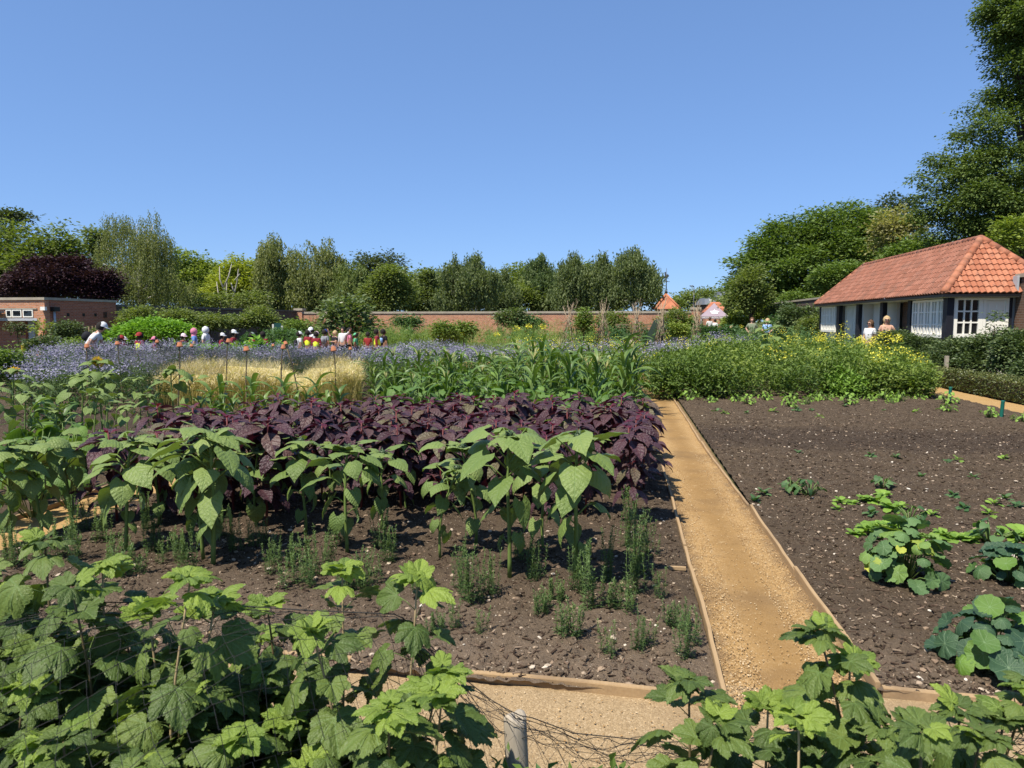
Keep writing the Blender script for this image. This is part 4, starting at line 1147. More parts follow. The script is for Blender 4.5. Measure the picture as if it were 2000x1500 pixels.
# porch door
part('door_jamb', 'cream', lodge, loc([(LXW + .18, LXW + .3, seg[1672] + .02, seg[1672] + .12, -.1, ez - .14)], o_)); part('door_jamb', 'cream', lodge, loc([(LXW + .18, LXW + .3, seg[1642] - .12, seg[1642] - .02, -.1, ez - .14)], o_))
dr = part('door', 'cream', lodge, loc([(LXW + .22, LXW + .28, seg[1672] + .13, seg[1642] - .13, -.05, ez - .14)], o_))
ya, yb = seg[1672] + .13, seg[1642] - .13; ym = (ya + yb) / 2
part('door_panels', 'cream', dr, loc([(LXW + .205, LXW + .219, ya + .12, ym - .08, 1.2, 1.75), (LXW + .205, LXW + .219, ym + .08, yb - .12, 1.2, 1.75), (LXW + .205, LXW + .219, ya + .12, ym - .08, 1.85, 2.2), (LXW + .205, LXW + .219, ym + .08, yb - .12, 1.85, 2.2)], o_))
Geo().lathe((.19, ya + .07 - LY0, 1.0), [(.001, -.03), (.03, 0), (.001, .03)], 8).build('handle', M['metaldark'], dr)
# notice board hung on the porch brickwork: shaped top and foot
nb = tag(empty('notice_board', (LXW + .68, (seg[1774] + seg[1727]) / 2 - .35, 1.6)), 'oak notice board with shaped ends hung in the lodge porch', 'notice board')
def extr_yz(prof, x0, x1, mat, name, parent):
    n = len(prof); v = [(x0, a, b_) for a, b_ in prof] + [(x1, a, b_) for a, b_ in prof]
    f = [tuple(range(n))[::-1], tuple(range(n, 2 * n))] + [(k, (k + 1) % n, n + (k + 1) % n, n + k) for k in range(n)]
    g = Geo(); g.add(v, f); return g.build(name, M[mat], parent, False)
pr = [(-.62, -.42), (-.4, -.5), (-.3, -.46), (0, -.52), (.3, -.46), (.4, -.5), (.62, -.42), (.62, .45), (.4, .52), (.3, .48), (0, .56), (-.3, .48), (-.4, .52), (-.62, .45)]
extr_yz(pr, -.03, .015, 'noticewood', 'board', nb)
extr_yz([(.1, -.36), (.5, -.36), (.5, .2), (.1, .2)], -.036, -.031, 'cream', 'notice', nb)

# the boundary wall goes on beyond the lodge
w = tag(empty('garden_wall', (11.7, 49, 0)), 'dark brick wall with pale coping beyond the lodge', 'wall')
o_ = (11.7, 49)
part('brickwork', 'brickdark', w, loc([(11.72, 12.1, 38.3, 60, -.1, 2.98)], o_))  # same dark brick as the left side wall
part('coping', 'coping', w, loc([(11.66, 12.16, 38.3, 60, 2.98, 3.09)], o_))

# ---------------------------------------------------------------- turret roof, small roofs and houses beyond the wall
x, y = dx(1300, 66)
tr_ = tag(empty('turret', (x, y, 0)), 'small square turret with steep red tiled roof and tall weathervane', 'building')
zc = lambda py, d: dp(1000, py, d)[2] if False else H + (627 - py) * d / F
part('wall', 'brick', tr_, [(-.95, .95, -.95, .95, -.1, 2.75)])
rf = Geo(); za, ze = zc(576, 66), 2.75
n = 7
for k in range(n):
    s0, s1 = k / n, (k + 1) / n; h0 = 1.12 * (1 - s0); h1 = 1.12 * (1 - s1) + .02
    q0, q1 = ze + (za - ze) * s0, ze + (za - ze) * s1
    for sx_, sy_ in ((1, 0), (0, 1), (-1, 0), (0, -1)):
        c0 = [(sx_ * h0 - sy_ * h0, sy_ * h0 + sx_ * h0, q0), (sx_ * h0 + sy_ * h0, sy_ * h0 - sx_ * h0, q0)]
        c1 = [(sx_ * h1 - sy_ * h1, sy_ * h1 + sx_ * h1, q1), (sx_ * h1 + sy_ * h1, sy_ * h1 - sx_ * h1, q1)]
        m = 8
        for j in range(m):
            t0, t1 = j / m, (j + 1) / m
            L0 = lambda a, b__, t: tuple(a[i] + (b__[i] - a[i]) * t for i in range(3))
            rf.add([L0(*c0, t0), L0(*c0, t1), L0(*c1, t1), L0(*c1, t0)], [(0, 3, 2, 1)], random.random())
rf = rf.build('roof', M['tilefresh'], tr_, False); rf.rotation_euler.z = R(6)
g = Geo()
for sx_, sy_ in ((1, 1), (-1, 1), (1, -1), (-1, -1)):
    g.tube([(sx_ * 1.12, sy_ * 1.12, ze + .04), (0, 0, za + .05)], .10, 8, rnd=.8)
g.build('hip_tiles', M['tilefresh'], rf)
vn = empty('weathervane', (0, 0, za)); vn.parent = tr_
zt = zc(525, 66) - za
Geo().tube([(0, 0, -.1), (0, 0, zt)], [.06, .018], 6).lathe((0, 0, .25), [(.05, -.15), (.16, -.05), (.08, .1), (.03, .2)], 8).lathe((0, 0, zt * .5), [(.02, -.1), (.12, 0), (.02, .1)], 8).build('spindle', M['metaldark'], vn)
g = Geo()
g.box(-.3, .3, -.015, .015, zt * .48, zt * .48 + .05); g.box(-.015, .015, -.3, .3, zt * .48 + .01, zt * .48 + .055)
g.add([(-.26, 0, zt * .62), (-.1, 0, zt * .60), (.05, 0, zt * .61), (.25, 0, zt * .70), (.12, 0, zt * .78), (-.02, 0, zt * .72), (-.06, 0, zt * .86), (-.2, 0, zt * .84), (-.14, 0, zt * .72)] + [(-.26, .03, zt * .62), (-.1, .03, zt * .60), (.05, .03, zt * .61), (.25, .03, zt * .70), (.12, .03, zt * .78), (-.02, .03, zt * .72), (-.06, .03, zt * .86), (-.2, .03, zt * .84), (-.14, .03, zt * .72)], [tuple(range(9)), tuple(range(9, 18))[::-1]] + [(k, k + 9, (k + 1) % 9 + 9, (k + 1) % 9) for k in range(9)])
g.build('vane', M['metaldark'], vn, False)

x, y = dx(1396, 78)
h_ = tag(empty('tiled_outhouse', (x, y, 0)), 'small outhouse with orange tiled pyramid roof behind the tent', 'building')
part('wall', 'brick', h_, [(-1.1, 1.1, -1.1, 1.1, -.1, 2.6)])
rf = Geo(); za = zc(590, 78)
for k in range(8):
    s0, s1 = k / 8, (k + 1) / 8
    a0, a1, b0, b1 = 1.3 - .85 * s0, 1.3 - .85 * s1, 1.3 * (1 - s0), 1.3 * (1 - s1)
    q0, q1 = 2.6 + (za - 2.6) * s0, 2.6 + (za - 2.6) * s1 - .02
    rf.add([(-a0, -b0, q0), (a0, -b0, q0), (a0, b0, q0), (-a0, b0, q0), (-a1, -b1, q1), (a1, -b1, q1), (a1, b1, q1), (-a1, b1, q1)], [(0, 1, 5, 4), (1, 2, 6, 5), (2, 3, 7, 6), (3, 0, 4, 7)], random.random())
rf.build('roof', M['tilefresh'], h_, False)

def house(px0, px1, py_eave, py_ridge, d, name, label, wallm, roofm, dormers=()):
    (xa, ya), (xb, yb) = dx(px0, d), dx(px1, d)
    cx, cy = (xa + xb) / 2, (ya + yb) / 2; hw = math.hypot(xb - xa, yb - ya) / 2
    o = tag(empty(name, (cx, cy, 0), -YAW * -1), label, 'house')
    zE, zR = zc(py_eave, d), zc(py_ridge, d)
    part('wall', wallm, o, [(-hw, hw, -3, 3, -.1, zE)])
    g = Geo(); k = hw * .86
    g.add([(-hw - .3, -3.4, zE), (hw + .3, -3.4, zE), (hw + .3, 3.4, zE), (-hw - .3, 3.4, zE), (-k, -1.6, zR), (k, -1.6, zR), (k, 1.6, zR), (-k, 1.6, zR)], [(0, 1, 5, 4), (1, 2, 6, 5), (2, 3, 7, 6), (3, 0, 4, 7), (4, 5, 6, 7)])
    rf = g.build('roof', M[roofm], o, False)
    for f in dormers:
        x = -hw + 2 * hw * f; zm = zE + (zR - zE) * .3; ht = (zR - zE) * .5; wd = hw * .13
        dm = part('dormer', 'white', rf, [(x - wd, x + wd, -3.2, -1.8, zm, zm + ht)])
        part('window', 'glass', o, [(x - wd * .6, x + wd * .6, -3.215, -3.203, zm + ht * .2, zm + ht * .85)])
    return o
house(1368, 1408, 596, 583, 120, 'slate_house', 'distant grey slate roofed house with two white dormers', 'brickbrown', 'slate', (.3, .78))
house(1398, 1420, 590, 571, 150, 'brick_block', 'distant dark flat roofed block among far trees', 'brickdark', 'slate')
x, y = dx(1354, 100)
lp = tag(empty('street_lamp', (x, y, 0)), 'tall thin dark street lamp beyond the end of the wall', 'street lamp')
zt = zc(561, 100)
Geo().tube([(0, 0, 0), (0, 0, zt)], [.09, .05], 6).build('pole', M['metaldark'], lp)
Geo().tube([(0, 0, zt), (-.15, 0, zt + .1), (-.6, 0, zt + .12)], [.06, .1, .08], 6).build('lamp_head', M['metaldark'], lp)

# ---------------------------------------------------------------- tent
x, y = dx(1394, 70)
tn = tag(empty('gazebo_tent', (x, y, 0), R(-3)), 'mauve pop up gazebo with white crown emblem and lettering', 'gazebo')
hw, z0, z1 = 1.3, 2.12, 3.42
g = Geo(); m = 8
for k in range(4):
    a0, a1 = PI / 4 + k * PI / 2 - PI / 2, PI / 4 + (k + 1) * PI / 2 - PI / 2
    ca, cb = np.array([math.cos(a0), math.sin(a0)]) * hw * 2 ** .5, np.array([math.cos(a1), math.sin(a1)]) * hw * 2 ** .5
    for j in range(m):
        s0, s1 = j / m, (j + 1) / m
        zz = lambda s: z0 + (z1 - z0) * s ** 1.12
        q = lambda p, s: (p[0] * (1 - s), p[1] * (1 - s), zz(s))
        g.add([q(ca, s0), q(cb, s0), q(cb, s1), q(ca, s1)], [(0, 1, 2, 3)])
    g.add([(*ca, z0 - .26), (*cb, z0 - .26), (*cb, z0), (*ca, z0)], [(0, 1, 2, 3)])
cn = g.build('canopy', M['tent'], tn, False)
for sx_ in (-1, 1):
    for sy_ in (-1, 1):
        Geo().tube([(sx_ * 1.27, sy_ * 1.27, 0), (sx_ * 1.27, sy_ * 1.27, z0)], .025, 6).build('leg', M['metalgrey'], tn)
def text(body, size, loc_, rot, mat, parent, name='lettering'):
    c = bpy.data.curves.new(name, 'FONT'); c.body = body; c.size = size; c.align_x = 'CENTER'; c.align_y = 'CENTER'; c.extrude = .002; c.offset = size * .018
    tmp = bpy.data.objects.new(name, c); col.objects.link(tmp)
    me = bpy.data.meshes.new_from_object(tmp.evaluated_get(bpy.context.evaluated_depsgraph_get())); bpy.data.objects.remove(tmp); bpy.data.curves.remove(c)
    o = bpy.data.objects.new(name, me); col.objects.link(o); me.materials.clear(); me.materials.append(M[mat]); o.location = loc_; o.rotation_euler = rot; o.parent = parent
    return o
text('HISTORIC ROYAL PALACES', .19, (0, -hw - .006, z0 - .13), (R(90), 0, 0), 'print', cn)
# crown emblem on the front slope
sl = math.atan2(z1 - z0, hw)
em = Geo()
def poly2(pts): em.add([(a, b_, 0) for a, b_ in pts], [tuple(range(len(pts)))])
poly2([(-.30, -.26), (.30, -.26), (.27, -.16), (-.27, -.16)])
poly2([(-.06, -.15), (.06, -.15), (.035, .22), (0, .4), (-.035, .22)])
poly2([(-.16, .12), (.16, .12), (.16, .18), (-.16, .18)])
for s in (-1, 1):
    q = [(s * .07, -.15), (s * .26, -.15), (s * .42, .1), (s * .2, .0), (s * .11, .06)]
    poly2(q if s > 0 else q[::-1])
    ring = [(s * (.25 + .17 * math.cos(t)), .02 + .11 * math.sin(t)) for t in np.linspace(0, 2 * PI, 13)[:-1]]
    inn = [(s * (.25 + .12 * math.cos(t)), .02 + .07 * math.sin(t)) for t in np.linspace(0, 2 * PI, 13)[:-1]]
    em.add([(a, b_, .002) for a, b_ in ring + inn], [(k, (k + 1) % 12, 12 + (k + 1) % 12, 12 + k) for k in range(12)])
e_ = em.build('emblem', M['print'], cn, False); e_.location = (0, -hw * .66 - .03, z0 + (z1 - z0) * .34 ** 1.12 + .03); e_.rotation_euler = (sl * 1.0, 0, 0)

# bench / rail before the wall, sign, low things
def rail(px0, px1, d, z, label):
    (xa, ya), (xb, yb) = dx(px0, d), dx(px1, d)
    o = tag(empty('garden_bench', ((xa + xb) / 2, (ya + yb) / 2, 0), math.atan2(yb - ya, xb - xa)), label, 'bench')
    L = math.hypot(xb - xa, yb - ya) / 2
    part('seat', 'stake', o, [(-L, L, -.25, .2, z - .45, z - .39)])
    part('backrest', 'stake', o, [(-L, L, .2, .25, z - .1, z), (-L, L, .2, .25, z - .28, z - .2)])
    for xx in (-L + .05, 0, L - .15):
        part('leg', 'stake', o, [(xx, xx + .1, .18, .21, 0, z - .06), (xx, xx + .1, -.22, -.14, 0, z - .45)])
rail(1203, 1242, 50, 1.45, 'pale timber bench left of pair in front of the back wall')
rail(1244, 1282, 50, 1.45, 'pale timber bench nearer the wall end beside the dark netted cone')
x, y = dx(542, 34)
sg = tag(empty('sign_board', (x, y, 0), YAW), 'dark green board between cream posts in the shrubs', 'sign')
part('board', 'greenboard', sg, [(-.16, .16, -.02, .02, .55, 1.55)])
part('post', 'cream', sg, [(-.25, -.17, -.04, .04, 0, 1.5)]); part('post', 'cream', sg, [(.17, .25, -.04, .04, 0, 1.42)])
x, y = dx(556, 33.2); simple('stone_bench', 'pale stone bench end beside the green board', 'bench', 'coping', [(x - .35, x + .5, y, y + .4, .9, 1.0), (x - .3, x - .1, y + .05, y + .35, 0, .9), (x + .25, x + .45, y + .05, y + .35, 0, .9)])
# trellis panel on the back wall
x, y = 0.2, 54.6
for (x0, nx_, lb) in ((-3.6, 6, 'cane trellis fixed to the back wall behind the brushwood wigwams'), (-25.3, 7, 'dark trellis fixed to the back wall at its left end')):
    g = Geo()
    for k in range(nx_): g.box(x0 + k * .3, x0 + k * .3 + .035, 54.80, 54.83, .2, 2.1)
    for k in range(6): g.box(x0 - .05, x0 + nx_ * .3, 54.77, 54.80, .3 + k * .33, .335 + k * .33)
    tag(g.build('trellis', M['stake'], smooth=False), lb, 'trellis')
# ---------------------------------------------------------------- people
_pm = {}
def cloth(name, c):
    if name not in _pm: _pm[name] = plain(name, c, .8, .2, .12, 14)
    return _pm[name]
SK = {'light': cloth('light_skin', G(.52, .31, .22)), 'mid': cloth('tan_skin', G(.33, .18, .11)), 'dark': cloth('dark_skin', G(.10, .05, .032))}
CL = {'white': G(.62, .62, .62), 'black': G(.014, .014, .018), 'maroon': G(.22, .02, .03), 'hivis': G(.72, .82, .05), 'navy': G(.02, .03, .12), 'blue': G(.12, .24, .55), 'sky': G(.28, .45, .75), 'pink': G(.58, .19, .28), 'palepink': G(.75, .55, .58), 'red': G(.27, .03, .028), 'sage': G(.20, .23, .15), 'grey': G(.22, .23, .25), 'greygreen': G(.20, .26, .22), 'green': G(.12, .42, .22), 'magenta': G(.42, .04, .14), 'royal': G(.025, .05, .22), 'brownhair': G(.10, .055, .03), 'darkhair': G(.02, .016, .014), 'blond': G(.45, .32, .17), 'yellow': G(.75, .62, .06)}
def cm(c): return cloth('cloth_' + c if 'hair' not in c and c != 'blond' else 'hair_' + c, CL[c])

def skinned(name, verts, edges, mat, parent, sub=2):
    """grow one continuous tapered surface over a skeleton [(co, radius)]"""
    bm = bmesh.new(); ly = bm.verts.layers.skin.verify()
    bv = []
    for k, (c, rd) in enumerate(verts):
        v = bm.verts.new(c); v[ly].radius = (rd, rd) if np.isscalar(rd) else rd; v[ly].use_root = (k == 0); bv.append(v)
    for a, b_ in edges: bm.edges.new((bv[a], bv[b_]))
    me = bpy.data.meshes.new(name); bm.to_mesh(me); bm.free()
    o = bpy.data.objects.new(name, me); col.objects.link(o)
    m = o.modifiers.new('skin', 'SKIN'); m.use_smooth_shade = True
    if sub: s = o.modifiers.new('sub', 'SUBSURF'); s.levels = s.render_levels = sub
    dg = bpy.context.evaluated_depsgraph_get(); dg.update()
    me2 = bpy.data.meshes.new_from_object(o.evaluated_get(dg))
    o.modifiers.clear(); o.data = me2; bpy.data.meshes.remove(me)
    me2.name = name; me2.materials.clear(); me2.materials.append(mat)
    for p in me2.polygons: p.use_smooth = True; p.material_index = 0
    o.parent = parent
    return o

ARM = {'down': ((.135, -.005, .64), (.14, .03, .50)), 'bent': ((.14, -.01, .645), (.09, .10, .60)), 'front': ((.13, .05, .66), (.05, .14, .66)), 'up': ((.17, .07, .86), (.16, .12, 1.00)), 'point': ((.18, .06, .80), (.27, .12, .90)), 'reach': ((.13, .10, .70), (.12, .22, .62)), 'hip': ((.17, -.03, .66), (.10, .05, .56))}
def person(label, px, d, py_top, face, skin='mid', shirt='white', legs='navy', hair='darkhair', cap=None, vest=False, pack=None, scarf=None, arms=('down', 'down'), lean=0.0, longhair=False, glasses=False, strapless=False, ground=0.0, turn=0.0, visor=0.0, height=None, group=None, cuff=None):
    z = H + (627 - py_top) * d / F - ground
    hgt = height or z
    x, y = dx(px, d)
    root = tag(empty('person', (x, y, ground), R(face)), label, 'person', group)
    child = hgt < 1.45
    hs = 1.10 if child else 1.0           # children have larger heads
    ca, sa = math.cos(lean), math.sin(lean)
    def J(p, up_=True):
        p = np.array(p, float)
        if up_ and p[2] > .52 and lean:
            dz, dy = p[2] - .52, p[1]
            p = np.array([p[0], dy * ca + dz * sa, .52 + dz * ca - dy * sa])
        return p * hgt
    vs, es = [], []
    def V(c, r_, link=None, up_=True):
        vs.append((tuple(J(c, up_)), r_ * hgt if np.isscalar(r_) else (r_[0] * hgt, r_[1] * hgt))); k = len(vs) - 1
        if link is not None: es.append((link, k))
        return k
    pel = V((0, 0, .52), .085, up_=False)
    bel = V((0, .0, .62), .078, pel); che = V((0, .005, .73), .088, bel); nb = V((0, -.004, .815), .045, che)
    nk = V((0, .003, .845), .030, nb); hb = V((0, .012, .885), .042 * hs, nk); hm = V((0, .010, .928), .056 * hs, hb); ht = V((0, -.002, .965), .044 * hs, hm)
    V((0, .062 * hs, .915), .009, hm)      # nose
    hands = []
    for s, nm in ((-1, arms[0]), (1, arms[1])):
        e, w_ = ARM[nm]
        sh = V((s * .098, 0, .79), .036, che); el = V((s * e[0], e[1], e[2]), .026, sh); wr = V((s * w_[0], w_[1], w_[2]), .019, el)
        dv = np.array(w_) - np.array(e); dv /= np.linalg.norm(dv); dv[0] *= s
        wp = np.array([s * w_[0], w_[1], w_[2]]); pal = V(wp + dv * .03, .018, wr)
        for q in range(4):                 # four fingers and a thumb
            f1 = V(wp + dv * .055 + np.array([(q - 1.5) * .011, 0, 0]), .006, pal); V(wp + dv * (.082 + .006 * (q in (1, 2))) + np.array([(q - 1.5) * .012, .012, 0]), .0045, f1)
        V(wp + dv * .045 + np.array([-s * .026, .014, 0]), .006, pal)
    legv = []
    for s in (-1, 1):
        hp = V((s * .05, 0, .475), .062, pel, False); kn = V((s * .055, .012, .28), .042, hp, False); an = V((s * .056, -.008, .055), .026, kn, False); V((s * .062, .075, .022), .022, an, False)
    skinned('body', vs, es, SK[skin], root)
    # clothes follow the same skeleton a little wider
    def garment(name, pts, links, mat):
        skinned(name, [(tuple(J(p, u_)), r_ * hgt) for p, r_, u_ in pts], links, mat, root)
    top = [((0, 0, .50), .094, False), ((0, 0, .62), .089, True), ((0, .005, .73), .098, True), ((0, -.003, .795), .062, True)]
    lk = [(0, 1), (1, 2), (2, 3)]
    if not strapless:
        for s, nm in ((-1, arms[0]), (1, arms[1])):
            e, w_ = ARM[nm]; k = len(top)
            top += [((s * .098, 0, .785), .047, True), ((s * (.098 + (e[0] - .098) * .8), e[1] * .8, .785 + (e[2] - .785) * .8), .037, True)]
            lk += [(2, k), (k, k + 1)]
            if shirt == 'maroon' or cuff:
                top.append(((s * (e[0] * .3 + w_[0] * .7), e[1] * .3 + w_[1] * .7, e[2] * .3 + w_[2] * .7), .029, True)); lk.append((k + 1, k + 2))
    else: top = top[:3]; lk = lk[:2]
    garment('top', top, lk, cm(shirt))
    if vest: garment('hi_vis_vest', [((0, 0, .53), .103, True), ((0, 0, .62), .099, True), ((0, .005, .73), .108, True), ((-.082, 0, .795), .054, True), ((.082, 0, .795), .054, True)], [(0, 1), (1, 2), (2, 3), (2, 4)], cm('hivis'))
    pts = [((0, 0, .535), .092, False)]; l2 = []
    for s in (-1, 1):
        k = len(pts); pts += [((s * .05, 0, .46), .070, False), ((s * .055, .012, .28), .051, False), ((s * .056, -.006, .085), .038, False)]; l2 += [(0, k), (k, k + 1), (k + 1, k + 2)]
    garment('trousers', pts, l2, cm(legs))
    hd_ = empty('head_frame'); bpy.data.objects.remove(hd_)
    c0 = J((0, .006, .928)); rr = .062 * hs * hgt
    Rx_ = Matrix.Rotation(-lean * .6 - visor, 4, 'X') if lean or visor else Matrix.Identity(4)
    def hp_build(g, name, mat, smooth=True):
        o = g.build(name, mat, root, smooth); o.matrix_local = Matrix.Translation(Vector(c0)) @ Matrix.Rotation(turn, 4, 'Z') @ Rx_
        return o
    def dome(k, z0, z1, sx=1.0, sy=1.12, n=14, m=6, y0=0.0):
        g = Geo(); rows = []
        for i in range(m + 1):
            t = z0 + (z1 - z0) * i / m; q = math.sqrt(max(0, 1 - min(1, abs(t)) ** 2)) if abs(t) < 1 else .02
            rows.append([(math.cos(a) * q * rr * k * sx, y0 * rr + math.sin(a) * q * rr * k * sy, t * rr * k * 1.22) for a in np.linspace(0, 2 * PI, n + 1)[:-1]])
        g.add(sum(rows, []), [(i * n + j, i * n + (j + 1) % n, (i + 1) * n + (j + 1) % n, (i + 1) * n + j) for i in range(m) for j in range(n)])
        return g
    if scarf:
        g = dome(1.22, -.95, .99, 1.0, 1.05, y0=-.14)
        hp_build(g, 'headscarf', cm(scarf))
        garment('scarf_drape', [((0, -.008, .90), .05, True), ((0, -.006, .83), .066, True), ((0, -.006, .76), .098, True)], [(0, 1), (1, 2)], cm(scarf))
    else:
        g = dome(1.12, -.62, .99, 1.0, .98, y0=-.40)
        h_o = hp_build(g, 'hair', cm(hair))
        if longhair:
            garment('long_hair', [((0, -.05, .94), .042, True), ((0, -.06, .86), .05, True), ((-.055, -.035, .80), .028, True), ((.055, -.035, .80), .028, True), ((-.07, .03, .74), .018, True), ((.07, .03, .74), .018, True)], [(0, 1), (1, 2), (1, 3), (2, 4), (3, 5)], cm(hair))
    if cap:
        g = dome(1.16, .12, .99, 1.0, 1.08, y0=-.05)
        n = 9; aa = np.linspace(R(25), R(155), n); k = rr * 1.16
        up1 = [(math.cos(a) * k * .98, math.sin(a) * k * 1.02, .16 * k) for a in aa]; up2 = [(math.cos(a) * k * .98, math.sin(a) * k * 1.06 + k * .62 * math.sin(a) ** .5, .06 * k) for a in aa]
        lo = [(a, b_, c - .05 * k) for a, b_, c in up1 + up2]
        g.add(up1 + up2 + lo, [(i, i + 1, n + i + 1, n + i) for i in range(n - 1)] + [(2 * n + i + 1, 2 * n + i, 3 * n + i, 3 * n + i + 1) for i in range(n - 1)] + [(n + i, n + i + 1, 3 * n + i + 1, 3 * n + i) for i in range(n - 1)])
        hp_build(g, 'cap', cm(cap))
    # face: eyes and mouth
    for s in (-1, 1):
        g = Geo(); g.lathe((s * .36 * rr, .86 * rr, .02 * rr), [(.001, -.11 * rr), (.13 * rr, 0), (.001, .11 * rr)], 6); hp_build(g, 'eye', cm('black'))
    g = Geo(); g.box(-.24 * rr, .24 * rr, .80 * rr, .93 * rr, -.62 * rr, -.54 * rr); hp_build(g, 'mouth', cm('red'))
    if glasses:
        g = Geo()
        for s in (-1, 1): g.box(s * .36 * rr - .26 * rr, s * .36 * rr + .26 * rr, .92 * rr, 1.02 * rr, -.13 * rr, .17 * rr)
        g.box(-.12 * rr, .12 * rr, .94 * rr, .99 * rr, .05 * rr, .12 * rr)
        hp_build(g, 'sunglasses', cm('black'), False)
    if pack:
        garment('backpack', [((0, -.105, .60), .07, True), ((0, -.11, .68), .085, True), ((0, -.10, .77), .07, True)], [(0, 1), (1, 2)], cm(pack))
    return root

PG = 'school group walking behind the flower beds'
# face: 0 looks away from the viewer, 180 towards, -90 to the right, 90 to the left
person('adult in white cap stooping over flowers with black backpack', 169, 19.5, 642, -60, 'light', 'white', 'navy', cap='white', pack='black', lean=.55, arms=('reach', 'bent'), height=1.72, hair='darkhair')
person('child in dark red cap bending beside a white capped child', 228, 22.5, 655, -60, 'mid', 'maroon', 'navy', cap='red', group=PG, lean=.2, vest=True)
person('child in white cap with dark hair close behind the red cap', 240, 23.1, 658, -90, 'mid', 'maroon', 'navy', cap='white', group=PG, vest=True)
person('child in red cap and yellow vest facing the camera', 271, 22.5, 650, 170, 'dark', 'maroon', 'magenta', cap='red', vest=True, group=PG)
person('child in small pink cap just above the cane pot', 300, 23.5, 658, 120, 'mid', 'maroon', 'navy', cap='pink', group=PG)
person('child whose pale pink cap shows over broad green leaves', 357, 24.2, 652, -100, 'mid', 'maroon', 'navy', cap='palepink', vest=True, group=PG)
person('adult in pink headscarf and blue top', 378, 25.5, 642, -60, 'light', 'blue', 'navy', scarf='pink')
person('adult in white headscarf and white top in profile', 401, 25.5, 639, -90, 'light', 'white', 'black', scarf='white')
person('child with bare white cap between white headscarf and vest wearer', 433, 24.5, 651, -85, 'mid', 'maroon', 'navy', cap='white', group=PG)
person('child in cream cap and yellow vest with arm bent', 455, 23.5, 645, -80, 'mid', 'maroon', 'navy', cap='white', vest=True, arms=('down', 'bent'), group=PG)
person('child in grey green cap with yellow vest', 491, 24.5, 650, -30, 'mid', 'maroon', 'navy', cap='greygreen', vest=True, group=PG)
person('child with dark hair and big black backpack seen from behind', 513, 24.5, 648, 0, 'mid', 'maroon', 'navy', pack='black', group=PG)
person('child in white cap carrying a black and white backpack', 584, 26.5, 648, -50, 'mid', 'white', 'black', cap='white', pack='black', group=PG)
person('child in white cap and yellow vest with red sleeves', 601, 26.5, 645, -10, 'mid', 'maroon', 'navy', cap='white', vest=True, group=PG)
person('taller pupil whose white cap stands highest of the cluster', 607, 28.0, 640, 160, 'mid', 'white', 'navy', cap='white', group=PG)
person('child in pinkish cap with yellow vest seen from behind', 617, 26.0, 648, 0, 'mid', 'maroon', 'navy', cap='palepink', vest=True, group=PG)
person('child in blue cap carrying a grey backpack', 634, 27.5, 644, -20, 'mid', 'grey', 'navy', cap='royal', pack='grey', group=PG)
person('bare headed child shading face with raised arms', 653, 28.5, 646, 150, 'light', 'black', 'black', hair='blond', arms=('front', 'up'), group=PG)
person('adult in white sleeves pointing to the right under the fig bush', 669, 29.5, 639, 180, 'light', 'white', 'black', hair='darkhair', arms=('point', 'down'), cuff=True)
person('child in dark cap and pink top beside the pointing adult', 682, 29.5, 641, -60, 'mid', 'pink', 'black', cap='black', group=PG)
person('small child with green cap low among leaves', 694, 30, 651, 90, 'mid', 'green', 'navy', cap='green', group=PG)
person('dark haired child in red top half hidden by leaves', 718, 28.5, 649, 10, 'mid', 'red', 'navy', group=PG)
person('child in yellow vest with maroon sleeves walking right', 736, 26.2, 643, -80, 'mid', 'maroon', 'maroon', vest=True, group=PG)
person('adult in black with a pale blue bag at the shoulder', 749, 26.8, 643, -40, 'mid', 'black', 'black', pack='sky')
person('man in sage green shirt with a strap across his chest', 1469, 40, 620, 170, 'light', 'sage', 'black', hair='brownhair', arms=('hip', 'hip'))
person('boy in sky blue shirt with folded hands', 1499, 38, 622, 165, 'light', 'sky', 'blue', hair='blond', arms=('bent', 'bent'))
person('person in long white shirt under the tent', 1386, 66, 619.5, 10, 'light', 'white', 'white', hair='grey' if False else 'brownhair', cuff=True)
person('dark haired person in white leaning under the tent', 1396, 65, 623, -20, 'light', 'white', 'white', lean=.25, hair='darkhair', cuff=True)
person('small child in pale top near the tent pole', 1428, 48, 636, 100, 'light', 'palepink', 'sky', hair='blond')
person('woman in white top with brown hair looking left', 1700, 25.5, 625, 130, 'light', 'white', 'white', hair='brownhair', longhair=True, glasses=True, ground=.08)
person('woman in sunglasses and navy top with long fair hair', 1732, 25, 617.5, 165, 'light', 'navy', 'white', hair='blond', longhair=True, glasses=True, strapless=True, ground=.08, arms=('hip', 'bent'))
# ---------------------------------------------------------------- crops
def put(proto, used, x, y, z=0, rz=0, sc=1.0, label=None, group=None, cat=None, tilt=(0, 0)):
    """first call uses the prototype itself, later calls copy the thing with its parts"""
    o = proto if id(proto) not in used else copy_tree(proto)
    used.add(id(proto))
    o.location = (x, y, z); o.rotation_euler = (tilt[0], tilt[1], rz); o.scale = (sc,) * 3
    tag(o, label, cat, group)
    return o
used = set()
L_ = 'L'
def zl(x, y): return float(bed_z('L', np.array([x]), np.array([y]))[0]) - .01
def zr(x, y): return float(bed_z('R', np.array([x]), np.array([y]))[0]) - .01

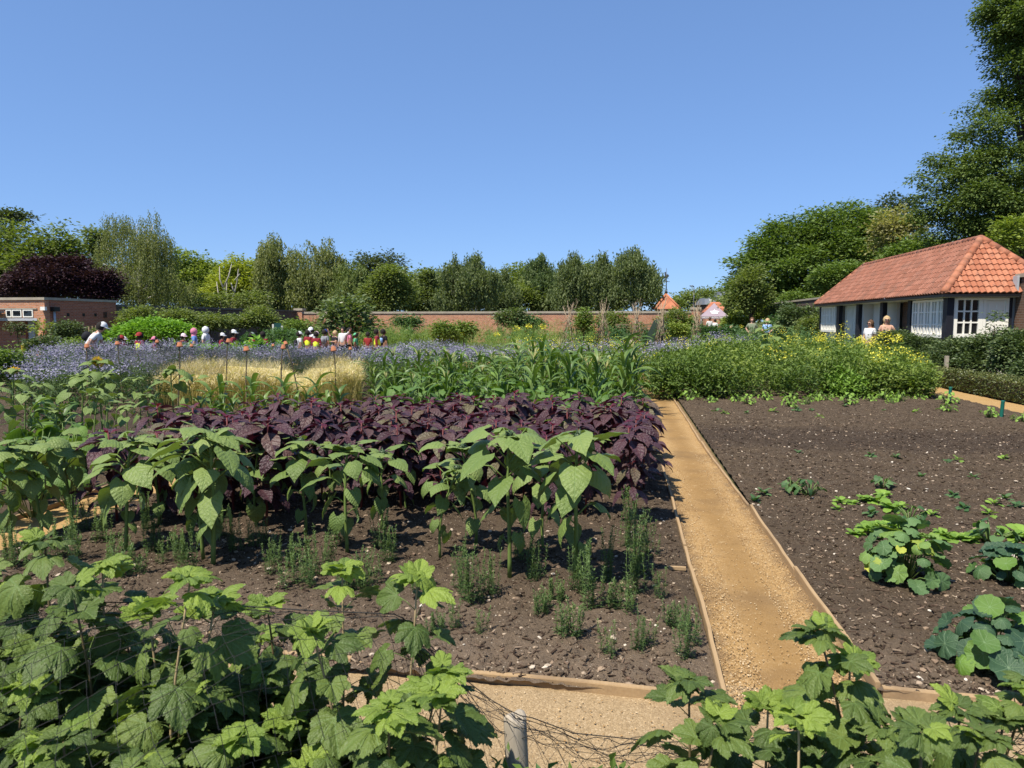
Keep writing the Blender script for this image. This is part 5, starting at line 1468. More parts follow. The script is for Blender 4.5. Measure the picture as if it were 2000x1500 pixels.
# front row of sunflowers: (base px, base py, top py, seed, leaves, scale, label)
for bx, by, ty, sd, nl, sc, rz, lb in [
    (993, 1145, 862, 1, 11, 1.0, .3, 'tall green sunflower whose dark bud stands highest, near middle of front row'),
    (1122, 1152, 868, 2, 12, 1.05, 2.0, 'broad leaved sunflower at the right end of the front row'),
    (858, 1105, 925, 3, 8, .72, 1.0, 'shorter thin sunflower left of the tallest budded one'),
    (676, 1092, 880, 4, 9, .88, 3.0, 'sunflower right of a close pair, leaves tilted over purple amaranths'),
    (596, 1052, 868, 5, 9, .88, 4.4, 'slim sunflower standing back between two broader ones'),
    (418, 1118, 860, 6, 13, 1.15, .8, 'largest leafed sunflower left of centre with twin stems behind'),
    (396, 1100, 872, 7, 9, .95, 5.2, 'second stem sunflower tucked behind the largest leafed one'),
    (247, 1090, 872, 8, 10, 1.0, 2.6, 'sunflower in front of the short path at left'),
    (80, 1052, 868, 9, 10, .95, 1.7, 'sunflower on the left with one long leaf reaching right'),
    (20, 1070, 880, 10, 10, .95, 3.9, 'leftmost sunflower of the front row cut by the picture edge')]:
    p = gp(bx, by); d = p[:2] @ f0[:2]
    zt = dp(bx, ty, d)[2]
    o = sunflower(zt - .03, nl + 8, sd, True, None, sc * 1.0)
    put(o, used, p[0], p[1], zl(p[0], p[1]) if p[0] > -4.3 else .01, rz, 1, lb, 'front row of sunflowers', 'sunflower')
# more behind them, among the purple leaves
for i, (bx, by, ty, sd, rz) in enumerate([(140, 1035, 868, 51, .4), (310, 1040, 872, 52, 2.2), (500, 1040, 885, 53, 1.1), (745, 1050, 895, 54, 4.0), (930, 1075, 880, 55, 5.1), (1060, 1085, 890, 56, 2.9), (-30, 1040, 870, 57, 1.5)]):
    p = gp(bx, by); d = p[:2] @ f0[:2]; zt = dp(bx, ty, d)[2]
    put(sunflower(zt - .03, 13, sd, True, None, .82), used, p[0], p[1], .01 if p[0] < -4.3 else zl(p[0], p[1]), rz, 1, 'thin sunflower filling a gap in the row behind the larger front ones', 'row of sunflowers behind the front ones', 'sunflower')
pr = [sunflower(.92, 8, 21, True, None, .8), sunflower(.82, 8, 22, True, None, .72), sunflower(.95, 9, 23, True, None, .9), sunflower(.7, 7, 24, False, None, .7)]
# second group at the left, two in flower
fl1 = sunflower(1.12, 11, 31, False, (R(75), 0, R(185)), .95); fl2 = sunflower(1.02, 10, 32, False, (R(35), 0, R(200)), .9)
x, y = dx(188, 9.2); put(fl1, used, x, y, 0, 0, 1, 'flowering sunflower with one dark centred yellow head facing the viewer', 'sunflowers behind the short path', 'sunflower')
x, y = dx(14, 9.0); put(fl2, used, x, y, 0, .5, 1, 'flowering sunflower with tilted yellow head at the left edge', 'sunflowers behind the short path', 'sunflower')
for i, (px, d, k) in enumerate([(60, 8.6, 0), (150, 8.4, 2), (215, 8.9, 1), (265, 9.6, 0), (330, 9.4, 2), (300, 10.2, 0), (235, 8.0, 3), (170, 7.6, 1), (95, 7.5, 1), (30, 7.4, 0), (370, 9.9, 1), (130, 9.7, 0), (-20, 8, 2), (285, 8.7, 3), (345, 8.7, 3), (200, 9.9, 2)]):
    x, y = dx(px, d); put(pr[k], used, x, y, 0, i * 1.3, .95 + .12 * math.sin(i * 2.1), 'green sunflower without a flower in the second group behind the short path', 'sunflowers behind the short path', 'sunflower')
pr2 = sunflower(.55, 7, 41, False, None, .6)
for i, (px, py) in enumerate([(560, 880), (790, 905), (905, 900), (1010, 880), (480, 900), (700, 850), (760, 845), (860, 870), (1090, 860), (640, 900), (1180, 870)]):
    p = gp(px, py, .45); put(pr2, used, p[0], p[1], 0, i * 1.9, 1 + .15 * math.sin(i), 'small sunflower pushing up among the purple amaranths', 'small sunflowers among the amaranths', 'sunflower')

# purple amaranths
am = [amaranth(.64 + .05 * (i % 3), i, 1 + .08 * (i % 2)) for i in range(7)]
r = np.random.default_rng(3); cells = []
for iy, y in enumerate(np.arange(5.75, 8.75, .40)):
    for x in np.arange(-4.15, .42, .385):
        cells.append((x + (iy % 2) * .19 + r.normal(0, .05), y + r.normal(0, .05)))
cells += [(x + r.normal(0, .05), y + r.normal(0, .05)) for y in (5.05, 5.4) for x in np.arange(-3.95, -2.6, .40)]
for x, y in cells:
    if r.random() < .08 or x > .27 or (x < -2.2 and y > 8.55) or (x < -3.4 and y > 7.9): continue
    edge_ = x > -.1
    lb = 'dark purple amaranth leaning over the edge of the middle path' if edge_ else 'dark purple amaranth inside the crowded block behind the sunflowers'
    sc = (.90 + .24 * r.random()) * (1.06 if edge_ else 1.08 if y < 5.6 else 1)
    put(am[int(r.integers(0, 7))], used, x, y, zl(x, y), r.random() * 6.28, sc, lb, 'block of purple amaranths', 'amaranth', tilt=(0, .12 if edge_ else r.normal(0, .05)))

# broad leaved bean plants before and among the sweetcorn
sq = [squash(k, 24, .36, .56 + .06 * k, .165) for k in range(4)]
r = np.random.default_rng(4)
for x, y in [(x + r.normal(0, .1), y + r.normal(0, .1)) for y in np.arange(8.85, 14.4, .60) for x in np.arange(-4.6, .3, .56)]:
    if (y < 9.5 and x < -2.3) or x < -.372 * y + .45: continue
    if x > .2: x = .2
    put(sq[int(r.integers(0, 4))], used, x, y, .02, r.random() * 6, .85 + .4 * r.random(), 'low broad leaved bean plant in front of the sweetcorn', 'bean plants below the sweetcorn', 'bean plant')
for i, (px, d) in enumerate([(20, 6.4), (70, 6.6), (115, 6.2), (40, 5.8), (120, 7.2), (60, 7.0), (300, 8.8), (90, 7.9), (150, 7.6), (0, 7.2)]):
    x, y = dx(px, d); put(sq[i % 4], used, x, y, .02, i * 1.1, .75 + .15 * (i % 3), 'low broad leaved plant in the bed left of the short path', 'low leafy plants left of the short path', 'bean plant')
# sweetcorn
cn_ = [corn(1.28, 0), corn(1.2, 1, True), corn(1.35, 2), corn(1.1, 3), corn(1.3, 4, True), corn(.85, 5)]
for x, y in [(x + r.normal(0, .1), y + r.normal(0, .1)) for y in np.arange(11.2, 16.6, .60) for x in np.arange(-4.9, .35, .50)]:
    if x < -4.3 and y < 12.5: continue
    k = int(r.integers(0, 5))
    put(cn_[k], used, min(x, .3), y, .01, r.random() * 6, (.72 + .26 * r.random()) * (1 if x > -2.4 else .84), 'sweetcorn plant with arching strap leaves in the middle of the bed', 'sweetcorn rows', 'sweetcorn')
for i, (px, d, s) in enumerate([(1222, 12.3, 1.08), (1195, 12.6, .95), (1245, 12.9, .98), (1010, 12.4, 1.0), (1060, 13, .98), (880, 12.2, .92)]):
    x, y = dx(px, d); put(cn_[(0, 2, 3, 4, 2, 1)[i]], used, x, y, .01, i * 1.7 + .4, s, ['tallest sweetcorn close to the middle path', 'sweetcorn just left of the tallest one', 'sweetcorn right at the path edge behind the tallest', 'tall sweetcorn right of centre, dark curled leaves', 'tall sweetcorn between two tasselled ones', 'tasselled sweetcorn at the left of the rows'][i], 'sweetcorn rows', 'sweetcorn')
for i, px in enumerate(range(385, 660, 21)):
    x, y = dx(px, 9.4 + .25 * (i % 3)); put(cn_[5], used, x, y, .01, i * 2.2, .78 + .12 * (i % 3), 'short dark green sweetcorn in front of the golden barley', 'short sweetcorn before the barley', 'sweetcorn')
for i, (px, d) in enumerate([(48, 7.9), (62, 8.2), (100, 8.0), (112, 7.7), (82, 8.4)]):
    x, y = dx(px, d); put(cn_[5], used, x, y, .01, i * 1.2, .85, 'young sweetcorn standing on bare soil at the left', 'young sweetcorn at the left', 'sweetcorn')

# flax clumps along the front
fx = [flax(0, 9, .36, .09), flax(1, 6, .42, .07), flax(2, 13, .28, .12), flax(3, 5, .24, .06), flax(4, 8, .48, .08), flax(5, 14, .2, .11, 1.2)]
for i, (px, py, k, s) in enumerate([(920, 1192, 0, 1.1), (895, 1170, 1, 1.0), (955, 1180, 0, .9), (1155, 1205, 1, 1.15), (1130, 1175, 0, .9), (1180, 1150, 4, .9), (1240, 1180, 4, 1.1), (1255, 1130, 4, 1.1), (1225, 1080, 4, 1.1), (1270, 1100, 1, .9), (1045, 1150, 0, .85), (1030, 1110, 2, .9),
                                  (1110, 1270, 3, 1.0), (1095, 1262, 3, .85), (1130, 1265, 3, .9), (1190, 1298, 3, .85), (1245, 1290, 1, .6), (1262, 1280, 3, .8), (1335, 1298, 1, .8), (1352, 1270, 3, .9), (1322, 1240, 5, .9), (940, 1255, 3, .7), (890, 1242, 3, .8), (850, 1250, 5, .7),
                                  (580, 1165, 2, 1.1), (610, 1140, 0, 1.0), (560, 1120, 2, 1.0), (640, 1130, 0, .9), (690, 1165, 5, 1.1), (720, 1150, 2, 1.0), (760, 1110, 0, .9), (745, 1080, 0, 1.0), (250, 1140, 5, 1.2), (235, 1110, 2, 1.0), (300, 1090, 0, 1.0), (340, 1110, 2, 1.0), (365, 1130, 0, .9), (460, 1090, 0, .9), (500, 1075, 2, .9),
                                  (120, 1110, 2, 1.2), (60, 1120, 2, 1.1), (20, 1120, 0, 1.0), (140, 1075, 4, .9), (200, 1070, 0, 1.0), (290, 1050, 4, .8), (1080, 1190, 5, .9), (1210, 1210, 5, 1.1), (1060, 1215, 5, .7), (1290, 1180, 3, .9), (820, 1160, 5, .8), (430, 1060, 0, .8), (170, 1045, 0, .9), (530, 1140, 3, .9), (660, 1075, 2, .9)]):
    p = gp(px, py)
    x = min(p[0], LX - .08)
    put(fx[k], used, x, p[1], zl(x, p[1]) if x > -4.3 else .01, i * 1.7, s * .8, 'narrow leaved upright flax clump on the soil before the sunflowers', 'flax clumps on the front soil', 'flax')

# right bed: nasturtiums, salad rows, seedlings
n1 = nasturtium(1, 64, .24, .35, .066, 'nast'); p = gp(1765, 1150); put(n1, used, p[0], p[1], zr(*p[:2]), 0, 1, 'pale green nasturtium mound with yellowing leaves', 'nasturtium mounds', 'nasturtium')
n2 = nasturtium(2, 36, .19, .20, .062, 'nastdark'); p = gp(1968, 1150); put(n2, used, p[0], p[1], zr(*p[:2]), 0, 1, 'small dark nasturtium mound at the right edge', 'nasturtium mounds', 'nasturtium')
n3 = nasturtium(3, 44, .23, .26, .074, 'nastdark'); p = gp(1935, 1312); put(n3, used, p[0], p[1], zr(*p[:2]), .6, 1, 'nearest blue green nasturtium mound with round veined leaves', 'nasturtium mounds', 'nasturtium')
sal = [rosette_plant('salad_plant', k, 12, .10, 'lettuce', T_rag, .55, .02) for k in range(3)]
for i, (px, py, s) in enumerate([(1690, 1045, 1), (1715, 1040, 1.1), (1742, 1040, 1.2), (1765, 1045, 1), (1668, 1048, .7), (1790, 1055, .8), (1840, 1050, 1.0), (1862, 1055, 1.1), (1885, 1057, 1.1), (1908, 1052, 1.0), (1975, 1055, 1.2), (1998, 1050, 1.2), (1640, 985, .8), (1665, 985, .7), (1690, 982, .9), (1715, 985, 1.1), (1740, 1000, 1.2), (1725, 970, .9), (1755, 992, .8)]):
    p = gp(px, py + 12); put(sal[i % 3], used, p[0], p[1], zr(*p[:2]), i, s, 'light green salad plant in a row across the right bed', 'salad rows in the right bed', 'salad plant')
wd_ = [squash(50 + k, 14, .13, .17, .07, 'weed', 'leafy_weed') for k in range(2)]
for i, (px, py, s, l) in enumerate([(1545, 975, 1, 'grey green leafy weed left of the salad row'), (1580, 980, 1.1, 'larger blue green weed at the left end of the salad row'), (1935, 1075, 1.3, 'tall leafy weed at right among the salad row'), (1775, 1035, 1.0, 'leafy weed behind the pale nasturtium'), (1725, 965, .9, 'leafy weed in the upper salad row')]):
    p = gp(px, py); put(wd_[i % 2], used, p[0], p[1], zr(*p[:2]), i, s, l, 'weeds in the right bed', 'weed')
sm = [rosette_plant('seedling', 10 + k, 7, .055, 'weed' if k else 'lettuce', T_broad if k else T_rag, .6, .02) for k in range(3)]
r = np.random.default_rng(8)
for i, (px, py) in enumerate([(1415, 815), (1400, 812), (1457, 815), (1510, 812), (1555, 808), (1585, 808), (1600, 822), (1650, 800), (1725, 808), (1790, 812), (1700, 900), (1850, 915), (1870, 908), (1750, 905), (1960, 985), (1940, 1000), (1860, 985), (1985, 1005), (1930, 1020), (1475, 985), (1490, 975), (1820, 1020), (1880, 1010), (1560, 890), (1635, 1010), (1800, 940), (1900, 945), (1960, 905), (1700, 1020)]):
    p = gp(px, py); put(sm[i % 3], used, p[0], p[1], zr(*p[:2]), i, 1 + .5 * r.random(), 'tiny seedling scattered on the bare right bed', 'seedlings in the right bed', 'seedling')
mn = [squash(60 + k, 22, .2, .24, .075, 'lettuce', 'potato_plant') for k in range(3)]
for i, px in enumerate([1440, 1470, 1500, 1535, 1565, 1600, 1625, 1660, 1690, 1715, 1745, 1770, 1800, 1840, 1380, 1350]):
    p = gp(px + 12 * math.sin(i * 5), 790 + 5 * math.sin(i * 2)); put(mn[i % 3], used, p[0], p[1], .03, i, .9 + .2 * math.sin(i * 3), 'bright green low plant along the front of the tall flower patch', 'low plants edging the flower patch', 'potato plant')
for i, (px, py) in enumerate([(1850, 808), (1930, 820), (1540, 800), (1995, 830)]):
    p = gp(px, py); put(mn[i % 3], used, p[0], p[1], .03, i, .8, ['low green plant at the foot of the farther green tube', 'low green plant left of the nearer green tube', 'small low plant standing forward on the bare soil', 'low green plant at the right edge beside the tube'][i], 'low plants edging the flower patch', 'potato plant')
for px, py, pt, l in [(1853, 793, 758, 'farther green plastic tube standing at the bed edge'), (1955, 820, 785, 'nearer green plastic tube standing at the bed edge')]:
    p = gp(px, py); d = p[:2] @ f0[:2]; zt = dp(px, pt, d)[2]
    g = Geo().lathe((0, 0, 0), [(.028, 0), (.029, zt * .96), (.033, zt), (.026, zt + .004), (.024, zt - .05)], 14)
    o = g.build('plastic_tube', M['greenpost'], loc=(p[0], p[1], .02)); o.rotation_euler = (0, .05, 0); tag(o, l, 'tube', 'green tubes at the bed edge')

# ---------------------------------------------------------------- meadow-like crops that nobody could count
def patch(name, label, cat, parts_, seed):
    """parts_: list of (mat index, polygon, count, hfun lo, hi, card, aspect, template)"""
    g = Geo(); mats = []; r = np.random.default_rng(seed)
    for mat, poly, n, lo, hi, card, asp, T, pit in parts_:
        if mat not in mats: mats.append(mat)
        fl_ = lo > .5; nc = max(8, int(n / (9 if fl_ and mat == 'phacf' else 40 if fl_ else 260 if seed == 23 else 130))); C_ = fill_poly(r, poly, nc); nc = len(C_)
        who = r.integers(0, nc, n); rad = (.16 if fl_ else (hi - lo) * (.36 if seed == 23 else .3)) * (.7 + .7 * r.random(nc)); ht = (.90 + .18 * r.random(nc) if mat == 'phacf' else .66 + .42 * r.random(nc) if seed == 23 else .74 + .42 * r.random(nc)) * (.82 + .36 * vnoise(C_[:, 0] * .55, C_[:, 1] * .55, seed)) * np.interp(C_[:, 0], [1.2, 2.4, 4.6, 6.6], [.86, 1, 1, .8]) ** (seed == 23)
        a_ = r.random(n) * 6.28; q_ = np.sqrt(r.random(n))
        P = C_[who] + np.stack([np.cos(a_), np.sin(a_)], -1) * (q_ * rad[who])[:, None]
        N = n; u = r.random(N) ** (.6 if lo < .3 else 1)
        z = (lo + (hi - lo) * u * (1 - .45 * q_ ** 2)) * ht[who]
        Q = np.stack([P[:, 0], P[:, 1], z], -1); sz = card * (.6 + .8 * r.random(N))
        cl = vnoise(P[:, 0] * 1.7, P[:, 1] * 1.7, seed + 9)
        leaves(g, [T], Q, r.random(N) * 6.28, pit + .45 * r.normal(size=N), r.normal(0, .5, N), np.stack([sz * asp, sz, sz], -1), rnd=np.clip(.5 + (cl - .5) * .7 + r.normal(0, .26 if seed == 23 else .16, nc)[who] + r.normal(0, .17, N), 0, 1), mat=mats.index(mat))
    o = g.build(name, [M[m] for m in mats], smooth=False)
    return tag(o, label, cat, kind='stuff')
Q = lambda *a: [dx(p, d) for p, d in a]
phL = Q((15, 12.2), (140, 11.6), (290, 12.0), (335, 16.6), (715, 16.6), (735, 14.8), (1010, 17), (1010, 22), (330, 21.3), (150, 20.5), (10, 16))
patch('phacelia_bed', 'lavender blue phacelia in flower across the middle of the garden', 'flower bed',
      [('phacl', phL, 52000, .05, .86, .07, .5, T_card, .5), ('phacf', phL, 25000, .74, .98, .036, 1.2, T_card, .2), ('phacf', phL, 2500, .6, .9, .04, 1.2, T_card, .2)], 21)
mid = Q((1000, 17), (1285, 15.2), (1292, 26), (1000, 25)); rightp = Q((1283, 15.2), (1340, 14.7), (1815, 14.8), (1790, 18), (1700, 23.8), (1285, 24.0))
rim = Q((1283, 15.0), (1345, 14.55), (1825, 14.7), (1800, 15.9), (1345, 15.6), (1283, 16.2))
patch('mustard_strip', 'yellow mustard and blue phacelia behind the sweetcorn', 'flower bed',
      [('mustl', mid, 16000, .05, 1.0, .07, .5, T_card, .5), ('mustf', mid, 2600, .7, 1.15, .035, 1.2, T_card, .2), ('phacf', mid, 3500, .75, 1.05, .045, 1.2, T_card, .2)], 22)
patch('mustard_patch', 'dense waist high green and yellow mustard patch right of the path', 'flower bed',
      [('mustl', rightp, 82000, .05, 1.2, .092, .66, T_card, .35), ('mustl', rim, 12000, .02, .95, .085, .7, T_card, .3), ('lettuce', Q((1600, 14.8), (1825, 14.6), (1800, 17), (1640, 17)), 5000, .05, .9, .09, .6, T_card, .4), ('mustf', rightp, 1500, .98, 1.36, .040, 1.2, T_card, .2), ('phacf', Q((1285, 16.5), (1400, 17.5), (1480, 23), (1285, 24)), 2200, 1.0, 1.2, .045, 1.2, T_card, .2),
       ('mustf', Q((1500, 21), (1790, 17.2), (1740, 23.5), (1500, 23.9)), 1500, 1.15, 1.4, .042, 1.2, T_card, .2)], 23)
fn = Q((735, 30), (1190, 29), (1185, 44), (745, 44))
patch('asparagus_bed', 'feathery light green asparagus before the back wall', 'asparagus bed', [('fern', fn, 26000, .1, 1.5, .16, .14, T_card, .9), ('mustf', Q((860, 29.6), (1190, 28.8), (1190, 31), (860, 31)), 300, 1.2, 1.4, .06, 1, T_card, .2)], 24)
hb = Q((-40, 15), (140, 17), (165, 26.5), (-60, 27))
patch('herb_bed', 'low grey green herbs before the brick outbuilding', 'herb bed', [('phacl', hb, 14000, .05, .62, .09, .5, T_card, .5), ('weed', hb, 5000, .05, .7, .09, .5, T_card, .5)], 25)
lv = Q((150, 21.5), (1000, 22.4), (1000, 24.0), (150, 23.2))
patch('leafy_row', 'row of broad dark green leaves behind the phacelia', 'leafy row', [('t_mound', Q((340, 20.5), (560, 20.5), (560, 23.6), (330, 24)), 2600, .2, .98, .2, .8, T_card, .1), ('weed', lv, 8000, .05, .8, .1, .5, T_card, .4)], 26)
lb_ = Q((585, 29), (830, 29), (830, 36), (585, 36))
patch('green_row', 'fresh green row crop before the fig bush', 'green row', [('mustl', lb_, 9000, .1, 1.15, .12, .5, T_card, .5)], 27)
bk = Q((150, 29.5), (1370, 29.5), (1500, 52), (140, 33))
patch('rough_planting', 'mixed green planting filling the beds below the back wall', 'planting', [('weed', Q((590, 37), (1400, 37), (1480, 53), (560, 53)), 24000, .05, 1.15, .2, .5, T_card, .4), ('weed', Q((480, 30), (620, 30), (620, 48), (470, 46)), 6000, .05, 1.2, .2, .5, T_card, .4)], 28)
vg = Q((1440, 24.5), (1700, 24.6), (1660, 34), (1440, 36))
patch('tall_flowers', 'tall pale flowered green planting left of the lodge', 'planting', [('weed', vg, 12000, .05, 1.35, .12, .5, T_card, .5), ('mustf', vg, 500, 1.2, 1.6, .05, 1, T_card, .2)], 29)
wl = [(-10.5, 5.2), (-5.1, 5.2), (-5.1, 12), (-11, 12)]
patch('low_weeds', 'sparse green weeds on the bed left of the short path', 'weeds', [('weed', wl, 7000, .0, .22, .07, .5, T_card, .5)], 30)

bigp = sunflower(1.5, 15, 77, False, None, 1.25); x, y = dx(1512, 17.2); put(bigp, used, x, y, 0, 1.2, 1, 'lone large leaved plant rising out of the mustard patch', None, 'sunflower')
x, y = dx(1500, 22); put(sunflower(1.62, 9, 78, False, None, 1.3), used, x, y, 0, 0, 1, 'large leaf pointing up beside the boy in blue', None, 'sunflower')
# barley
br = Q((405, 12.9), (560, 12.8), (650, 13.0), (706, 13.4), (695, 16.4), (345, 16.2), (285, 13.6)); r = np.random.default_rng(31)
g = Geo(); P = fill_poly(r, br, 13000); P = P[vnoise(P[:, 0] * 1.9, P[:, 1] * 1.9, 43) + .35 * r.random(len(P)) > .42]; N = len(P)
hv = (.62 + .75 * (fbm(P[:, 0] * 1.4, P[:, 1] * 1.4, 41, 3) - .2) + .10 * r.normal(size=N)) * .80
xy_ = P[:, 0] / P[:, 1]; hv = hv * (1 - .38 * np.exp(-((xy_ + .479) / .022) ** 2)) * np.interp(xy_, [-.78, -.64], [.62, 1])
ln = r.random(N) * 6.28
P3 = np.stack([P[:, 0], P[:, 1], 0 * hv], -1)
leaves(g, [T_blade], P3, ln, PI / 2 - .10 + r.normal(0, .07, N), 0, np.stack([.13 + 0 * hv, hv * .92, hv], -1), rnd=r.random(N), mat=1)
top = P3 + azdir(ln) * (hv * .07)[:, None] + np.stack([0 * hv, 0 * hv, hv * .88], -1)
leaves(g, T_lance, top, ln + r.normal(0, .5, N), .6 + r.normal(0, .5, N), 0, np.stack([.09 + 0 * hv, .11 + 0 * hv, .12 + 0 * hv], -1), rnd=r.random(N))
for k in range(3): leaves(g, [T_blade], top + azdir(ln) * .03, ln + r.normal(0, .55, N), .75 + r.normal(0, .45, N), 0, np.stack([.035 + 0 * hv, .19 + 0 * hv, .19 + 0 * hv], -1), rnd=.3 + .7 * r.random(N))
tag(g.build('barley', [M['barley'], M['barleygreen']], smooth=False), 'golden ripe bearded barley left of the sweetcorn', 'barley', kind='stuff')

# ---------------------------------------------------------------- canes with flowerpots, crop net
def cane(px, py, d, foot_px, potw, label, lean=0):
    zt = dp(px, py, d)[2]; x, y = dx(px, d); fxx, fyy = dx(foot_px, d)
    g = Geo(); s = np.linspace(0, 1, 7)
    pts = np.stack([fxx + (x - fxx) * s + .012 * np.sin(s * 7 + px), fyy + (y - fyy) * s, zt * s], -1) - [fxx, fyy, 0]
    g.tube(pts, np.linspace(.014, .010, 7), 6)
    o = g.build('cane', M['stake'], loc=(fxx, fyy, 0)); tag(o, 'brown hazel cane ' + label, 'cane', 'canes holding the crop net')
    rr = potw / 2 * d / F; h = rr * 1.75
    g = Geo().lathe((0, 0, 0), [(rr, -h * .62), (rr * 1.06, -h * .62), (rr * 1.06, -h * .36), (rr * .95, -h * .34), (rr * .70, h * .38), (rr * .2, h * .385), (.001, h * .37), (.001, h * .33), (rr * .62, h * .33), (rr * .95, -h * .60)], 16)
    p_ = g.build('flowerpot', M['terracotta'], loc=(x, y, zt - h * .3)); p_.rotation_euler = (random.uniform(-.15, .15), (x - fxx) / zt + random.uniform(-.1, .1), 0)
    tag(p_, 'upturned terracotta flowerpot ' + label, 'flowerpot', 'flowerpots capping the canes')
    return np.array([x, y, zt])
tops = {}
for k, (px, py, d, ft, pw, l) in enumerate([
    (167, 672, 13.2, 163, 9, 'in front of the stooping adult'), (227, 667, 13.6, 233, 8.5, 'below the dark red cap'), (305, 664, 16.5, 302, 7, 'beside the small pink cap'), (349, 669, 12.6, 341, 11, 'at the left end of the barley'), (372, 672, 17.5, 374, 6.5, 'against dark leaves under the pink headscarf'),
    (445, 662, 13.0, 431, 9, 'slanting up beside the cream cap'), (479, 677, 12.8, 476, 11, 'standing in the middle of the barley'), (532, 672, 18.5, 533, 5.5, 'faint among phacelia behind the net'), (552, 674, 12.2, 538, 9, 'leaning right beside its crossed neighbour'), (556, 667, 12.6, 590, 8, 'leaning left with the dark crossing stick'),
    (650, 677, 13.2, 655, 11, 'at the right end of the barley'), (683, 678, 17.0, 687, 6.5, 'farthest right among phacelia flowers')]):
    tops[k] = cane(px, py, d, ft, pw, l)
def net_sheet(ids, name, label, zb=.35, back=0):
    g = Geo()
    for a, b_ in ids:
        p, q = tops[a], tops[b_]; n, m = 14, 10
        S, T_ = np.meshgrid(np.linspace(0, 1, n), np.linspace(0, 1, m))
        sag = 4 * S * (1 - S)
        X = p[0] + (q[0] - p[0]) * S; Y = p[1] + (q[1] - p[1]) * S - .25 * T_ ** 1.5
        Z = (p[2] + (q[2] - p[2]) * S - .14 * sag - .03) * (1 - T_) + zb * T_
        Y = Y + .05 * np.sin(S * 17 + T_ * 3) * T_
        i = np.arange(m - 1)[:, None] * n; j = np.arange(n - 1)[None]
        g.add(np.stack([X, Y, Z], -1).reshape(-1, 3), np.stack([i + j, i + j + 1, i + n + j + 1, i + n + j], -1).reshape(-1, 4))
    return tag(g.build(name, M['cropnet']), label, 'net')
net_sheet([(0, 1), (1, 3), (3, 5)], 'crop_net', 'fine dark crop net strung between canes left of the barley', .7)
net_sheet([(5, 6), (6, 8)], 'crop_net', 'fine dark crop net over the middle of the barley', .85)
net_sheet([(9, 10), (10, 11)], 'crop_net', 'fine dark crop net over the right end of the barley', .8)
net_sheet([(2, 4), (4, 7), (7, 11)], 'crop_net', 'fine dark crop net behind the barley across the phacelia', .6)

# ---------------------------------------------------------------- brushwood wigwams, netted cone, climbing plants
def wigwam(px, d, py, label, seed, wpx=38, brush=16):
    r = np.random.default_rng(seed); x, y = dx(px, d); zt = dp(px, py, d)[2]; R0 = wpx * .68 * d / F
    o = tag(empty('brushwood_wigwam', (x, y, 0)), label, 'plant support', 'brushwood wigwams')
    for k in range(9):
        a = k * 2 * PI / 9 + r.normal(0, .15); d1 = azdir(a); e = -d1 * R0 * (.15 + .45 * r.random()) + np.array([0, 0, zt * (.95 + .22 * r.random())])
        g = Geo(); b0 = d1 * R0
        g.tube([b0, (b0 + e) / 2 + r.normal(0, .03, 3), e], [.018, .015, .007], 5, rnd=r.random())
        for q in range(3):
            t = .5 + .45 * r.random(); s = b0 + (e - b0) * t
            g.tube([s, s + np.array([r.normal(0, .12), r.normal(0, .12), .15 + .2 * r.random()])], [.009, .004], 4)
        g.build('stick', M['hazel'], o)
    g = Geo()
    for k in range(brush * 2):
        a = r.random() * 6.28; z = zt * (.1 + .6 * r.random()); q = R0 * (1 - z / zt * .8); s = azdir(a) * q + np.array([0, 0, z])
        g.tube([s, s + np.array([-s[0] * .4 + r.normal(0, .1), -s[1] * .4 + r.normal(0, .1), .3 + .3 * r.random()])], [.009, .004], 4)
    g.build('twigs', M['hazel'], o)
    cl = Geo(); n = 260; a = r.random(n) * 6.28; z = zt * .75 * r.random(n) ** 1.3; q = R0 * (1 - z / zt * .75)
    leaves(cl, [T_card], azdir(a) * q[:, None] + np.stack([0 * z, 0 * z, z], -1), a, .1 + r.normal(0, .5, n), 0, .10 + .06 * r.random(n))
    cl.build('climbing_leaves', M['weed'], o)
    return o
wigwam(1113, 30, 600, 'widest brushwood wigwam at the left of the row', 51, 46, 26)
wigwam(1178, 30, 600, 'brushwood wigwam with climbing leaves in front of a dark bush', 52, 34)
wigwam(1243, 27, 602, 'brushwood wigwam left of the dark netted cone', 53, 34)
wigwam(1293, 26, 592, 'tall brushwood wigwam right of the dark netted cone', 54, 32)
wigwam(1361, 28, 600, 'thin brushwood wigwam near the tent', 55, 24)
x, y = dx(1268, 27)
g = Geo(); zt = dp(1278, 622, 27)[2]; g.lathe((0, 0, 0), [(.62, 0), (.5, .3), (.36, zt * .45), (.27, zt * .75), (.20, zt * .95), (.1, zt), (.01, zt)], 18)
o = g.build('netted_cone', M['greenboard'] if False else plain('dark_green_mesh', G(.02, .032, .024), .85, .1, .4, 30), loc=(x, y, 0)); o.rotation_euler = (0, .22, 0); tag(o, 'dark green netted cone leaning between two wigwams', 'plant cover')
x, y = dx(1402, 26); g = Geo(); g.box(-.3, .3, -.2, .2, 0, 1.0); g.box(-.31, .31, -.21, .21, 1.0, 1.03)
tag(g.build('compost_bin', plain('dark_mesh_bin', G(.03, .035, .038), .8), smooth=False, loc=(dx(1327, 27)[0], dx(1327, 27)[1], 0)), 'dark box shaped bin among green leaves by the wigwams', 'bin')

